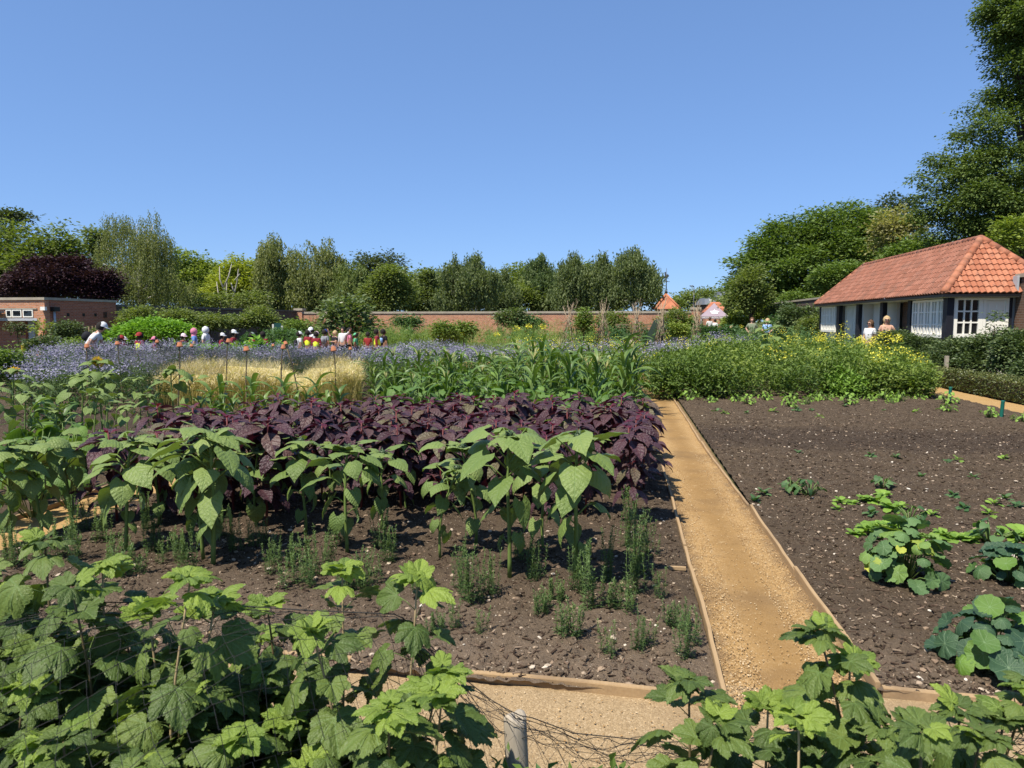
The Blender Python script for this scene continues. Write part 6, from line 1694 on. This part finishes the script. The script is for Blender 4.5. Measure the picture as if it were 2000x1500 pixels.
# ---------------------------------------------------------------- shrubs and hedges inside the walls
S_ = shrub
S_('fig_bush', 'big round dark fig bush in front of the back wall', 't_fig', 44, [(676, 622, 46, 30), (650, 640, 32, 24), (706, 642, 34, 24), (676, 600, 34, 14)], 1, card=.32, per=8, dens=1.5)
S_('bean_mound', 'smooth bright green mound behind the red capped children', 't_mound', 31, [(300, 652, 64, 26), (258, 660, 44, 20), (342, 658, 42, 22)], 2, card=.14, dens=3.0, wild=.0, sub=0, limbs=False)
S_('low_tree', 'clipped dark green mop headed tree by the grey door', 'box', 28, [(33, 641, 14, 10)], 3, card=.10, dens=2, sub=1)
S_('low_tree', 'yellow green mop headed tree beside the clay pipe', 't_lime', 28, [(84, 641, 13, 11)], 4, card=.11, dens=1.3, sub=1)
for i, (px, py, rx, ry, d, m, l) in enumerate([
    (135, 645, 26, 20, 30, 'rose', 'dark leafy shrub against the red brick side wall'), (205, 652, 22, 12, 31, 't_fig', 'low dark shrub behind the pale stakes'), (90, 672, 40, 14, 25, 'rose', 'sprawling rose shrub below the outbuilding'), (150, 676, 34, 14, 23, 'mustl', 'grassy green shrub left of the stooping adult'), (15, 712, 26, 28, 15, 'mustl', 'bright green plant at the left edge of the phacelia'),
    (268, 622, 38, 22, 37, 't_olive', 'rounded shrub between outbuilding and weeping birch'), (345, 622, 40, 20, 40, 't_olive', 'broad shrub under the weeping birch'), (410, 628, 40, 17, 42, 't_olive', 'long low shrub along the dark side wall'), (460, 630, 30, 15, 44, 't_fig', 'dark low shrub farther along the side wall'), (505, 622, 34, 20, 44, 't_olive', 'rounded shrub behind the green board'),
    (580, 640, 36, 16, 40, 'mustl', 'fresh green shrub before the end pillar'), (560, 655, 34, 12, 33, 'weed', 'low green plants below the green board'), (870, 652, 26, 20, 29, 'mustl', 'leafy dark green clump standing out of the asparagus'), (905, 645, 20, 16, 30, 'mustl', 'smaller leafy clump right of the dark one in asparagus'),
    (1000, 622, 26, 18, 50, 't_fig', 'dark climber mound against the back wall'), (1030, 632, 34, 12, 50, 'weed', 'low grey green shrub below the back wall'), (800, 630, 30, 10, 50, 'weed', 'low plants at the foot of the back wall'), (1140, 628, 11, 26, 30, 'mustl', 'narrow green column of climbing leaves by a wigwam'), (1200, 628, 26, 22, 52, 't_olive', 'dark bush on the back wall behind wigwams'),
    (1325, 628, 34, 24, 50, 't_olive', 'dark spreading bush against the end of the back wall'), (1325, 645, 26, 14, 30, 't_lime', 'lime green bushy plant right of the netted cone'), (1405, 648, 40, 12, 34, 'weed', 'low dark plants in front of the tent'), (1440, 632, 26, 20, 52, 't_lime', 'bright shrub right of the tent'), (1475, 608, 40, 22, 56, 't_lime', 'yellow green shrub behind the man in green'),
    (1520, 640, 24, 26, 44, 'weed', 'tall flowering plants behind the boy in blue'), (1560, 630, 40, 34, 40, 'rose', 'large dark shrub beside the lodge end'), (1590, 640, 28, 26, 38, 't_olive', 'olive shrub touching the lodge corner'), (1530, 612, 30, 22, 50, 'rose', 'dark shrub in front of the far dark wall'),
    (1428, 618, 20, 16, 75, 'box', 'dark clipped yew by the tent pole')]):
    S_('shrub', l, m, d, [(px, py, rx, ry), (px - rx * .4, py + ry * .4, rx * .6, ry * .6), (px + rx * .4, py + ry * .4, rx * .6, ry * .6)], 30 + i, card=max(.085, d * .0036), dens=1.5)
for i, (px, py, rx, ry, d, l) in enumerate([
    (1745, 672, 46, 26, 23.3, 'rose shrub in front of the two women'), (1800, 686, 44, 34, 21.2, 'dark rose shrub below the long lodge window'), (1865, 692, 48, 36, 19.6, 'dense rose shrub below the black corner post'), (1930, 690, 46, 42, 18.0, 'rose shrub below the white lodge door'), (1990, 688, 46, 50, 16.8, 'tallest rose shrub at the right picture edge'), (2040, 700, 50, 56, 15.7, 'rose shrub running out of the right edge')]):
    S_('rose_shrub', l, 'rose', d, [(px, py, rx, ry), (px - rx * .5, py + ry * .5, rx * .7, ry * .6), (px + rx * .5, py + ry * .5, rx * .7, ry * .6)], 70 + i, card=.075, dens=1.7, per=8, group='rose shrubs beside the gravel path')
S_('sapling', 'thin upright sapling in front of the white lodge door', 'rose', 17.4, [(1944, 628, 9, 22), (1940, 655, 14, 16)], 81, card=.075, dens=.5, sub=1)
x, y = dx(1853, 18.4); simple('timber_post', 'short grey post among the rose shrubs', 'post', 'greypost', [(x - .04, x + .04, y - .04, y + .04, 0, .75)])
# low box hedge along the gravel path
g = Geo(); r = np.random.default_rng(90); N = 15000
u = r.random(N); side = r.random(N)
hx0, hx1, hy0, hy1, hh = 7.82, 8.44, 11.0, 20.2, .42
X = np.where(side < .42, hx0 + r.normal(0, .025, N), r.uniform(hx0, hx1, N)); X = np.where(side > .92, hx1, X)
Z = np.where(side < .42, r.uniform(.02, hh, N), hh + r.normal(0, .03, N) - .03 * (2 * (X - hx0) / (hx1 - hx0) - 1) ** 2); Y = r.uniform(hy0, hy1, N)
Y = np.where((side > .86) & (side <= .92), hy1, Y); Z = np.where(side > .86, r.uniform(.02, hh, N), Z)
Z = Z + .035 * (fbm(Y * 1.5, X * 3, 5) - .5); X = X + .05 * (fbm(Y * 2, Z * 5, 6) - .5)
leaves(g, [T_card], np.stack([X, Y, Z], -1), np.where(side < .42, PI / 2, r.random(N) * 6.28) + r.normal(0, .6, N), r.normal(.4, .5, N), r.normal(0, .5, N), .05 * (.6 + .7 * r.random(N)), rnd=np.clip(r.normal(.5, .25, N) + (Z > hh - .05) * .2, 0, 1))
hd_ = tag(empty('box_hedge', (0, 0, 0)), 'low clipped box hedge along the right gravel path', 'hedge')
g.build('foliage', M['box'], hd_, False); part('twiggy_core', 'bark', hd_, [(hx0 + .07, hx1 - .07, hy0 + .05, hy1 - .06, 0, hh - .07)])
# ---------------------------------------------------------------- trees beyond the walls
T = tree
tree_poly('chestnut_tree', 'broad horse chestnut at the far left edge', 't_chestnut', 62, [(-80, 430), (0, 442), (30, 434), (60, 430), (100, 434), (130, 446), (150, 470), (160, 500), (172, 530), (165, 590), (60, 610), (-80, 610)], 80, (34, 22), 1, card=.34, per=8, trunk_px=60)
T('background_tree', 'small dark tree top showing above the chestnut', 't_dark', 90, [(28, 425, 30, 12), (10, 428, 22, 14)], 2)
T('purple_plum_tree', 'low spreading dark purple plum tree above the outbuilding', 't_purple', 46, [(110, 548, 70, 40), (60, 560, 55, 36), (175, 560, 50, 38), (140, 530, 50, 28), (90, 522, 36, 18), (200, 578, 30, 26), (30, 572, 34, 26)], 3, card=.17, dens=1.6)
tree_poly('weeping_birch', 'tall weeping silver birch with drooping grey green twigs', 't_birch', 58, [(205, 425), (222, 415), (245, 406), (264, 408), (272, 425), (286, 412), (306, 414), (320, 445), (332, 468), (350, 490), (368, 520), (382, 560), (368, 590), (340, 610), (305, 590), (240, 585), (185, 575), (180, 520), (196, 470)], 110, (20, 20), 4, card=.19, strand=1.7, per=12, dens=.55, bark='birchbark', aspect=.6, trunk_px=275, wild=.05)
T('background_tree', 'dark tree peeping out left of the weeping birch', 't_blue', 85, [(188, 462, 18, 16), (200, 500, 28, 36)], 5)
tree_poly('lime_tree', 'green tree behind the right side of the weeping birch', 't_lime', 80, [(310, 510), (335, 484), (365, 486), (392, 500), (412, 522), (432, 560), (430, 605), (330, 605)], 40, (24, 15), 6)
tree_poly('golden_robinia', 'bright yellow green robinia behind bare white stems', 't_gold', 76, [(406, 560), (424, 535), (440, 512), (456, 500), (478, 508), (502, 512), (520, 530), (534, 560), (530, 605), (412, 605)], 55, (24, 13), 7, card=.28)
T('lime_tree', 'mid green tree between weeping birch and golden robinia', 't_lime', 85, [(410, 535, 26, 24), (395, 560, 30, 40), (430, 580, 44, 30)], 8)
# bare silver stems
x, y = dx(452, 62); o = tag(empty('bare_birch', (x, y, 0)), 'bare white branched birch stems before the golden tree', 'tree')
g = Geo()
for pts in ([(445, 605), (442, 575), (440, 545)], [(442, 575), (430, 545), (426, 520)], [(440, 560), (448, 540), (450, 515)], [(450, 605), (456, 570), (462, 548), (466, 525)], [(436, 605), (425, 580), (420, 550)], [(470, 605), (478, 590), (488, 578)], [(484, 605), (495, 590), (508, 582)], [(456, 570), (449, 552)], [(462, 548), (470, 535)]):
    g.tube([dp(a, b_, 62) - np.array([x, y, 0]) + [0, random.uniform(-.3, .3), 0] for a, b_ in pts], np.linspace(.075, .028, len(pts)), 6)
g.tube([(0, 0, -.1), dp(448, 605, 62) - np.array([x, y, 0])], [.22, .16], 6)
g.build('trunk', M['trunkpale'], o)
S_('shrub', 'thin grey leaved shrub around the bare white stems', 't_olive', 60, [(450, 590, 50, 22), (500, 590, 30, 24), (410, 592, 24, 18)], 120, dens=.6)
tree_poly('birch_tree', 'tall narrow birch left of the twin topped pair', 't_birch', 66, [(496, 520), (506, 478), (520, 458), (536, 455), (548, 474), (558, 510), (562, 605), (496, 615)], 50, (18, 16), 9, card=.25, strand=.9, per=8, bark='birchbark', aspect=.7)
tree_poly('birch_tree', 'tallest twin topped birch left of centre', 't_birch', 66, [(548, 530), (558, 488), (575, 465), (592, 462), (602, 476), (614, 464), (634, 462), (652, 478), (666, 506), (672, 540), (690, 570), (690, 615), (546, 618)], 85, (20, 17), 10, card=.25, strand=.8, per=8, bark='birchbark', aspect=.7)
tree_poly('willow_tree', 'broad grey green willow right of the tall birches', 't_olive', 64, [(636, 570), (656, 522), (684, 508), (712, 520), (736, 552), (742, 615), (636, 618)], 55, (19, 16), 11, card=.23, strand=.6, per=8, aspect=.7)
tree_poly('dark_tree', 'dark domed tree rising behind the willow', 't_dark', 100, [(692, 520), (705, 498), (730, 490), (756, 492), (780, 505), (794, 522), (786, 545), (770, 570), (705, 570)], 45, (17, 9), 12, card=.42)
T('young_tree', 'pointed leafy tree below the dark domed one', 't_olive', 60, [(765, 552, 28, 34), (750, 585, 40, 36), (785, 580, 26, 34), (765, 535, 14, 18)], 13, card=.24)
T('young_tree', 'thin topped tree in the low middle of the skyline', 't_blue', 66, [(835, 560, 22, 28), (833, 542, 10, 14), (825, 590, 34, 30), (860, 590, 26, 26)], 14, card=.26)
for i, (px, top_, w, d, m, l) in enumerate([(886, 522, 30, 62, 't_blue', 'left of two joined birch crowns right of the gap'), (930, 514, 34, 62, 't_blue', 'right and higher of two joined birch crowns'), (985, 540, 26, 66, 't_blue', 'pale blue green tree in a dip of the skyline'), (1055, 505, 34, 70, 't_conif', 'dense upright cypress like tree'), (1118, 513, 34, 62, 't_blue', 'birch right of the dense upright tree'), (1175, 512, 30, 62, 't_blue', 'narrow birch second from the turret'), (1238, 502, 44, 60, 't_blue', 'bushy birch nearest the turret')]):
    hgt = 612 - top_
    T('birch_tree' if m != 't_conif' else 'cypress_tree', l, m, d, [(px + 3, top_ + 12, w * .22, 15), (px - w * .1, top_ + 24, w * .5, 20), (px - w * .18, top_ + 38, w * .9, 28), (px + w * .22, top_ + 60, w * 1.15, 32), (px - w * .5, top_ + 84, w * .8, 32), (px + w * .5, top_ + 86, w * .8, 32)], 15 + i, card=.24, strand=-.7 if m == 't_blue' else -.35, per=7, aspect=.75, dens=1.0, wild=.14, bark='birchbark' if m != 't_conif' else 'bark')
for i, (px, py, rx, ry, d, l) in enumerate([(770, 600, 60, 30, 58, 'low bushy growth over the wall below the pointed tree'), (860, 600, 50, 26, 58, 'low bushy growth over the wall in the middle gap'), (940, 592, 50, 32, 60, 'dark undergrowth below the two joined crowns'), (1010, 590, 46, 34, 60, 'dark undergrowth left of the dense upright tree'), (1085, 588, 46, 36, 60, 'dark undergrowth right of the dense upright tree'), (1160, 585, 50, 36, 60, 'dark undergrowth below the narrow birch'), (1235, 585, 50, 34, 59, 'dark undergrowth beside the turret'), (560, 590, 60, 36, 60, 'dark growth over the wall behind the end pillar'), (480, 600, 50, 22, 66, 'dark growth over the side wall below the golden tree'), (400, 590, 44, 26, 70, 'dark growth over the side wall left of bare stems')]):
    S_('tree_undergrowth', l, ['t_olive', 't_blue', 't_birch'][i % 3], d + 8, [(px, py - 4 + 8 * math.sin(i * 2), rx * .8, ry), (px - rx * .6, py + 10, rx * .5, ry * .75), (px + rx * .6, py + 3, rx * .45, ry * .8)], 130 + i, card=.28, cat='tree', strand=.5 if i % 3 else 0)
for i, (px, py, rx, ry, d, l) in enumerate([(1338, 588, 26, 16, 125, 'far tree low behind the turret roof'), (1362, 578, 22, 14, 140, 'far round tree behind the street lamp'), (1390, 574, 20, 12, 160, 'far tree above the slate roofed house'), (1418, 574, 14, 14, 160, 'far tree beside the dark flat block'), (1312, 596, 26, 10, 110, 'far low tree at the foot of the turret roof'), (1420, 590, 20, 14, 100, 'far bush below the dark flat block')]):
    T('background_tree', l, 't_olive', d, [(px, py, rx, ry), (px + rx * .4, py + ry * .4, rx * .7, ry * .7)], 150 + i, card=.5, sub=3)
# right hand side
tree_poly('acacia_tree', 'huge domed dark green tree left of the lodge', 't_dome', 62, [(1428, 570), (1430, 510), (1446, 482), (1470, 462), (1500, 440), (1540, 432), (1575, 418), (1610, 402), (1650, 397), (1690, 404), (1722, 420), (1742, 445), (1748, 520), (1710, 590), (1600, 615), (1480, 610), (1430, 600)], 200, (27, 17), 161, card=.27, per=9, clump=.8, dens=.95)
T('brown_tree', 'olive brown leaved small tree at the left foot of the dome', 't_olive', 50, [(1466, 560, 32, 40), (1450, 590, 30, 26), (1485, 590, 26, 30)], 162, card=.2)
tree_poly('background_tree', 'dark tree top rising behind the domed tree', 't_dark', 82, [(1700, 410), (1715, 392), (1740, 382), (1770, 384), (1788, 396), (1796, 430), (1700, 440)], 30, (15, 9), 163, card=.34)
tree_poly('lime_tree', 'lime tree heavy with pale seed wings behind the lodge', 't_brown', 56, [(1708, 440), (1735, 412), (1775, 410), (1800, 435), (1806, 500), (1780, 545), (1720, 575), (1690, 560)], 60, (20, 13), 164, card=.25)
tree_poly('robinia_tree', 'towering dark feathery tree filling the right edge', 't_near', 42, [(1935, -60), (1918, 20), (1912, 62), (1928, 92), (1930, 138), (1948, 165), (1905, 192), (1872, 214), (1878, 255), (1850, 276), (1820, 294), (1814, 330), (1786, 353), (1796, 378), (1806, 402), (1776, 430), (1796, 470), (1830, 505), (1900, 530), (2130, 560), (2160, -90)], 330, (30, 13), 165, card=.165, per=10, dens=1.1, droop=.2, trunk_px=2030, clump=.5, wild=.16)
T('pale_leaved_tree', 'light green leafy tree close behind the lodge at the right edge', 't_lime', 31, [(1985, 455, 34, 26), (1960, 480, 28, 24), (2005, 495, 36, 32), (2030, 470, 40, 50)], 166, card=.17, dens=.9)
for i, (px, py, rx, ry, d, l) in enumerate([(1560, 600, 50, 26, 58, 'dark growth behind the far dark wall'), (1640, 545, 50, 40, 52, 'dark growth behind the lodge ridge'), (1500, 600, 36, 24, 64, 'dark growth left of the far dark wall'), (1800, 500, 70, 40, 48, 'dark low growth behind the lodge roof')]):
    S_('tree_undergrowth', l, 't_dome', d, [(px, py, rx, ry), (px - rx * .5, py + 6, rx * .6, ry * .8), (px + rx * .5, py + 4, rx * .6, ry * .8)], 170 + i, card=.22, cat='tree')
T('background_tree', 'far tree line closing the view behind the left wall', 't_olive', 110, [(px, 566 + 12 * math.sin(px * 1.7), 52, 40) for px in range(180, 1235, 50)], 180, card=.45, sub=4, limbs=False)

# ---------------------------------------------------------------- foreground currants
def W(px, py, d): return dp(px, py, d)
def shoot(bpx, tpx, tpy, d, fr=.2, zb=.12, db=0.0):
    x, y = dx(bpx, d + db); return ((x, y, zb), tuple(W(tpx, tpy, d)), fr)
fg = 'currant bushes along the front'
rr_ = np.random.default_rng(55)
def mass(px0, px1, d0, d1, n, top0, top1):
    out = []
    for k in range(n):
        px = px0 + (px1 - px0) * (k + .5) / n + rr_.normal(0, 15); d = d0 + (d1 - d0) * rr_.random()
        z = np.interp(d, [1.3, 1.7, 2.4], [top0 - .06, (top0 + top1) / 2, top1]) * (.86 + .2 * rr_.random())
        tx, ty = dx(px + rr_.normal(0, 40), d + rr_.normal(0, .08)); bx, by = dx(px + rr_.normal(0, 60), d + .1)
        out.append(((bx, by, .05), (tx, ty, z), .3))
    return out
def box_of(px0, px1, d0, d1, z0, z1):
    p = [dx(px0, d0), dx(px1, d0), dx(px0, d1), dx(px1, d1)]
    xs, ys = [q[0] for q in p], [q[1] for q in p]
    return min(xs), max(xs), min(ys), max(ys), z0, z1
def b0(px, d): x, y = dx(px, d); return (x, y, 0)
currant('currant_bush', 'left currant bush with a tall pale stem and light tip', b0(60, 1.9), [shoot(70, 88, 1062, 1.95, .3), shoot(180, 200, 1105, 2.05, .35), shoot(20, 15, 1160, 2.0, .3), shoot(130, 140, 1150, 1.8, .3), shoot(-40, -30, 1120, 2.1, .3)] + mass(-140, 260, 1.42, 2.2, 17, .72, .68), fg, 1, fill=190, fillbox=box_of(-140, 240, 1.35, 2.1, .2, .66))
currant('currant_bush', 'currant bush left of centre topped by a ruffled bright shoot', b0(330, 1.7), [shoot(300, 372, 1132, 1.75, .35), shoot(330, 420, 1175, 1.85, .35), shoot(300, 290, 1190, 1.9, .35), shoot(480, 522, 1185, 2.15, .3)] + mass(200, 520, 1.4, 2.2, 17, .71, .66), fg, 2, fill=190, fillbox=box_of(210, 500, 1.35, 2.1, .2, .64))
currant('currant_bush', 'currant bush with two slender yellow tipped shoots over the soil', b0(660, 1.9), [shoot(640, 668, 1115, 2.05, .5), shoot(730, 815, 1132, 1.95, .52), shoot(640, 610, 1235, 1.8, .4)] + mass(500, 780, 1.4, 1.95, 11, .60, .57), fg, 3, fill=110, fillbox=box_of(500, 740, 1.35, 1.9, .18, .56))
currant('currant_bush', 'currant bush just left of the wooden post', b0(840, 1.7), [shoot(820, 868, 1318, 1.75, .35), shoot(800, 850, 1360, 1.6, .3), shoot(800, 760, 1390, 1.5, .3)] + mass(700, 900, 1.35, 1.65, 6, .54, .52), fg, 4, fill=50, fillbox=box_of(720, 880, 1.3, 1.65, .15, .48))
currant('currant_bush', 'currant bush right of the post with a tall leaning shoot', b0(1640, 1.6), [shoot(1720, 1600, 1235, 1.7, .3, .25), shoot(1640, 1660, 1290, 1.75, .4), shoot(1530, 1500, 1385, 1.7, .35), shoot(1560, 1560, 1405, 1.55, .35)] + mass(1480, 1700, 1.4, 1.6, 4, .46, .44), fg, 5, fill=30, fillbox=box_of(1500, 1700, 1.3, 1.6, .12, .42))
currant('currant_bush', 'small currant shoot with lime tip at the end of the bed boards', b0(1350, 1.7), [shoot(1370, 1345, 1335, 1.72, .25), shoot(1370, 1400, 1420, 1.6, .25)], fg, 6)
currant('currant_bush', 'currant bush with a large bright crown low at the right', b0(1800, 1.45), [shoot(1800, 1800, 1430, 1.4, .25), shoot(1870, 1878, 1390, 1.65, .3), shoot(1740, 1730, 1425, 1.55, .3)] + mass(1700, 1860, 1.35, 1.5, 3, .44, .42), fg, 7, fill=18, fillbox=box_of(1710, 1860, 1.2, 1.5, .12, .42))
currant('currant_bush', 'currant bush filling the bottom right corner', b0(1975, 1.6), [shoot(1960, 1962, 1405, 1.65, .3), shoot(2000, 2010, 1345, 1.7, .3), shoot(1920, 1915, 1440, 1.5, .3)] + mass(1880, 2080, 1.35, 1.7, 5, .48, .46), fg, 8, fill=30, fillbox=box_of(1890, 2080, 1.3, 1.65, .12, .45))

# post and net
pd = 1.95; x, y = dx(1024, pd); zt = W(1020, 1398, pd)[2]
g = Geo(); rr = .0335
prof = [(rr * 1.05, -.05)] + [(rr * (1.04 - .04 * k / 12), zt * k / 13) for k in range(1, 13)] + [(rr * .99, zt - .012), (rr * .9, zt - .003), (rr * .6, zt + .003), (.001, zt + .002)]
g.lathe((0, 0, 0), prof, 28)
for a_ in g.v:
    th_ = np.arctan2(a_[:, 1], a_[:, 0]); k_ = 1 + .05 * (vnoise(th_ * 4 + 30, a_[:, 2] * 3, 4) - .5) + .035 * (vnoise(th_ * 12 + 90, a_[:, 2] * 6, 5) - .5) - .05 * (np.abs(th_ - 1.0) < .12)
    a_[:, :2] *= k_[:, None]; a_[:, 2] += .008 * (a_[:, 2] > zt - .02) * np.sin(th_ * 2)
o = g.build('wooden_post', M['greypost'], loc=(x, y, 0)); o.rotation_euler = (0, -.05, 0)
tag(o, 'weathered grey round post holding the black net', 'post')
g = Geo(); r = np.random.default_rng(66)
edge = [(-140, 1190, 2.2), (0, 1184, 2.1), (200, 1176, 2.02), (420, 1180, 1.98), (600, 1192, 1.95), (780, 1200, 1.93), (830, 1250, 1.99), (900, 1320, 1.98), (960, 1368, 1.96), (1012, 1397, 1.93), (1040, 1402, 1.93), (1120, 1432, 1.95), (1300, 1450, 1.93), (1500, 1440, 1.9), (1700, 1440, 1.88), (1900, 1430, 1.85), (2100, 1430, 1.85)]
E3 = np.array([W(*e) for e in edge]); cum = np.concatenate([[0], np.cumsum(np.linalg.norm(np.diff(E3, axis=0), axis=1))])
ns = int(cum[-1] / .033); s = np.linspace(0, cum[-1], ns); TE = np.stack([np.interp(s, cum, E3[:, i]) for i in range(3)], -1)
rows_f, rows_b = 17, 9
def net_point(i, t):
    """t<0: hanging down on the path side; t>0: drawn over the bush towards the viewer"""
    p = TE[i].copy(); w_ = .035 * (vnoise(s[i] * 6, t * 3 + 9, 3) - .5)
    if t <= 0: return p + f0 * (-.12 * t) + np.array([0, 0, t * (p[2] - .05)]) + rt * w_ * .4
    left = np.clip((900 - np.interp(s[i], cum, [e[0] for e in edge])) / 300, 0, 1)
    a = p - f0 * (.85 * t) + np.array([0, 0, left * (.09 * math.sin(t * 3) - .02 * t) - (1 - left) * .42 * t])
    return a + np.array([0, 0, w_ * 1.2 - .015]) + rt * w_
ts = np.concatenate([-np.linspace(1, 0, rows_b)[:-1], np.linspace(0, 1, rows_f)])
grid = np.array([[net_point(i, t) for i in range(ns)] for t in ts])
for k in range(len(ts) - 1):
    for ph in (0, 1):
        pass
    mid_ = (grid[k] + grid[k + 1]) / 2
    zig = np.where((np.arange(ns) % 2 == 0)[:, None], grid[k] * .5 + mid_ * .5, grid[k + 1] * .5 + mid_ * .5) if k % 2 == 0 else np.where((np.arange(ns) % 2 == 1)[:, None], grid[k] * .5 + mid_ * .5, grid[k + 1] * .5 + mid_ * .5)
    zig = np.where((np.arange(ns) % 2 == k % 2)[:, None], grid[k], grid[k + 1])
    g.tube(zig + r.normal(0, .003, zig.shape), .00095, 3, caps=False)
k0 = int(np.searchsorted(s, np.interp(780, [e[0] for e in edge], cum)))
for q in range(9):      # the gathered, sagging selvedge either side of the post
    ph = r.random() * 6; seg_ = TE[k0:]; m_ = np.arange(len(seg_)); dn = .012 + .075 * r.random()
    g.tube(seg_ + f0 * (.035 * np.sin(m_ * .9 + ph) * r.random())[:, None] - np.outer(dn + .02 * np.sin(m_ * (.5 + .5 * r.random()) + ph), [0, 0, 1.0]), .0010, 3, caps=False)
g.tube(TE, .0017, 4, caps=False); g.tube(TE + [0, 0, -.012] + r.normal(0, .004, TE.shape), .0012, 4, caps=False)
tag(g.build('bird_net', M['net']), 'black bird net draped over the currants and tied to the post', 'net')
# low growth at the very front
fgp = [dx(900, 1.7), dx(1480, 1.65), dx(1420, 1.92), dx(950, 1.92)]
patch('ground_cover', 'low green ground cover at the foot of the post', 'ground cover', [('weed', fgp, 1500, .0, .40, .05, .6, T_card, .3), ('mustl', fgp, 600, .1, .42, .04, .6, T_card, .3)], 67)
# ---------------------------------------------------------------- camera, light, render
cam = bpy.data.cameras.new('camera'); co = bpy.data.objects.new('camera', cam); col.objects.link(co)
cam.sensor_fit = 'HORIZONTAL'; cam.sensor_width = 36; cam.lens = 36 * F / 2000
cam.clip_start = .05; cam.clip_end = 4000
co.matrix_world = Matrix(((rt[0], up[0], -fw[0], 0), (rt[1], up[1], -fw[1], 0), (rt[2], up[2], -fw[2], H), (0, 0, 0, 1)))
cam.dof.use_dof = True; cam.dof.focus_distance = 5.0; cam.dof.aperture_fstop = 8.0
scene.camera = co

AZ, EL = R(34), R(60)      # shadows fall away from the viewer and to the right
sd = Vector((-math.sin(AZ) * math.cos(EL), -math.cos(AZ) * math.cos(EL), math.sin(EL)))
sl_ = bpy.data.lights.new('sun', 'SUN'); so = bpy.data.objects.new('sun', sl_); col.objects.link(so)
sl_.energy = 4.8; sl_.angle = R(.53); sl_.color = (1.0, .935, .81)
so.rotation_euler = sd.to_track_quat('Z', 'Y').to_euler(); so.location = (-10, -10, 30)
wd = bpy.data.worlds.new('World'); scene.world = wd; wd.use_nodes = True
nt = wd.node_tree; bg = nt.nodes['Background']
sk = nt.nodes.new('ShaderNodeTexSky'); sk.sky_type = 'NISHITA'; sk.sun_disc = False
sk.sun_elevation = EL; sk.sun_rotation = math.atan2(sd.x, sd.y); sk.altitude = 0; sk.air_density = .8; sk.dust_density = .15; sk.ozone_density = 6.0
gm = nt.nodes.new('ShaderNodeGamma'); gm.inputs[1].default_value = .52; nt.links.new(sk.outputs[0], gm.inputs[0])
mu = nt.nodes.new('ShaderNodeMix'); mu.data_type = 'RGBA'; mu.blend_type = 'MULTIPLY'; mu.inputs[0].default_value = 1; nt.links.new(gm.outputs[0], mu.inputs[6]); mu.inputs[7].default_value = (.83, 1.13, 1.62, 1)
nt.links.new(mu.outputs[2], bg.inputs[0]); bg.inputs[1].default_value = .146
scene.view_settings.view_transform = 'Standard'; scene.view_settings.look = 'None'
scene.view_settings.exposure = 0.63; scene.view_settings.gamma = 1.0
scene.render.engine = 'CYCLES'
cy = scene.cycles
cy.max_bounces = 8; cy.diffuse_bounces = 5; cy.glossy_bounces = 2; cy.transmission_bounces = 4; cy.transparent_max_bounces = 12
cy.use_denoising = True; cy.denoiser = 'OPENIMAGEDENOISE'
cy.use_adaptive_sampling = True; cy.adaptive_threshold = .012
cy.sample_clamp_indirect = 6
scene.render.use_persistent_data = False
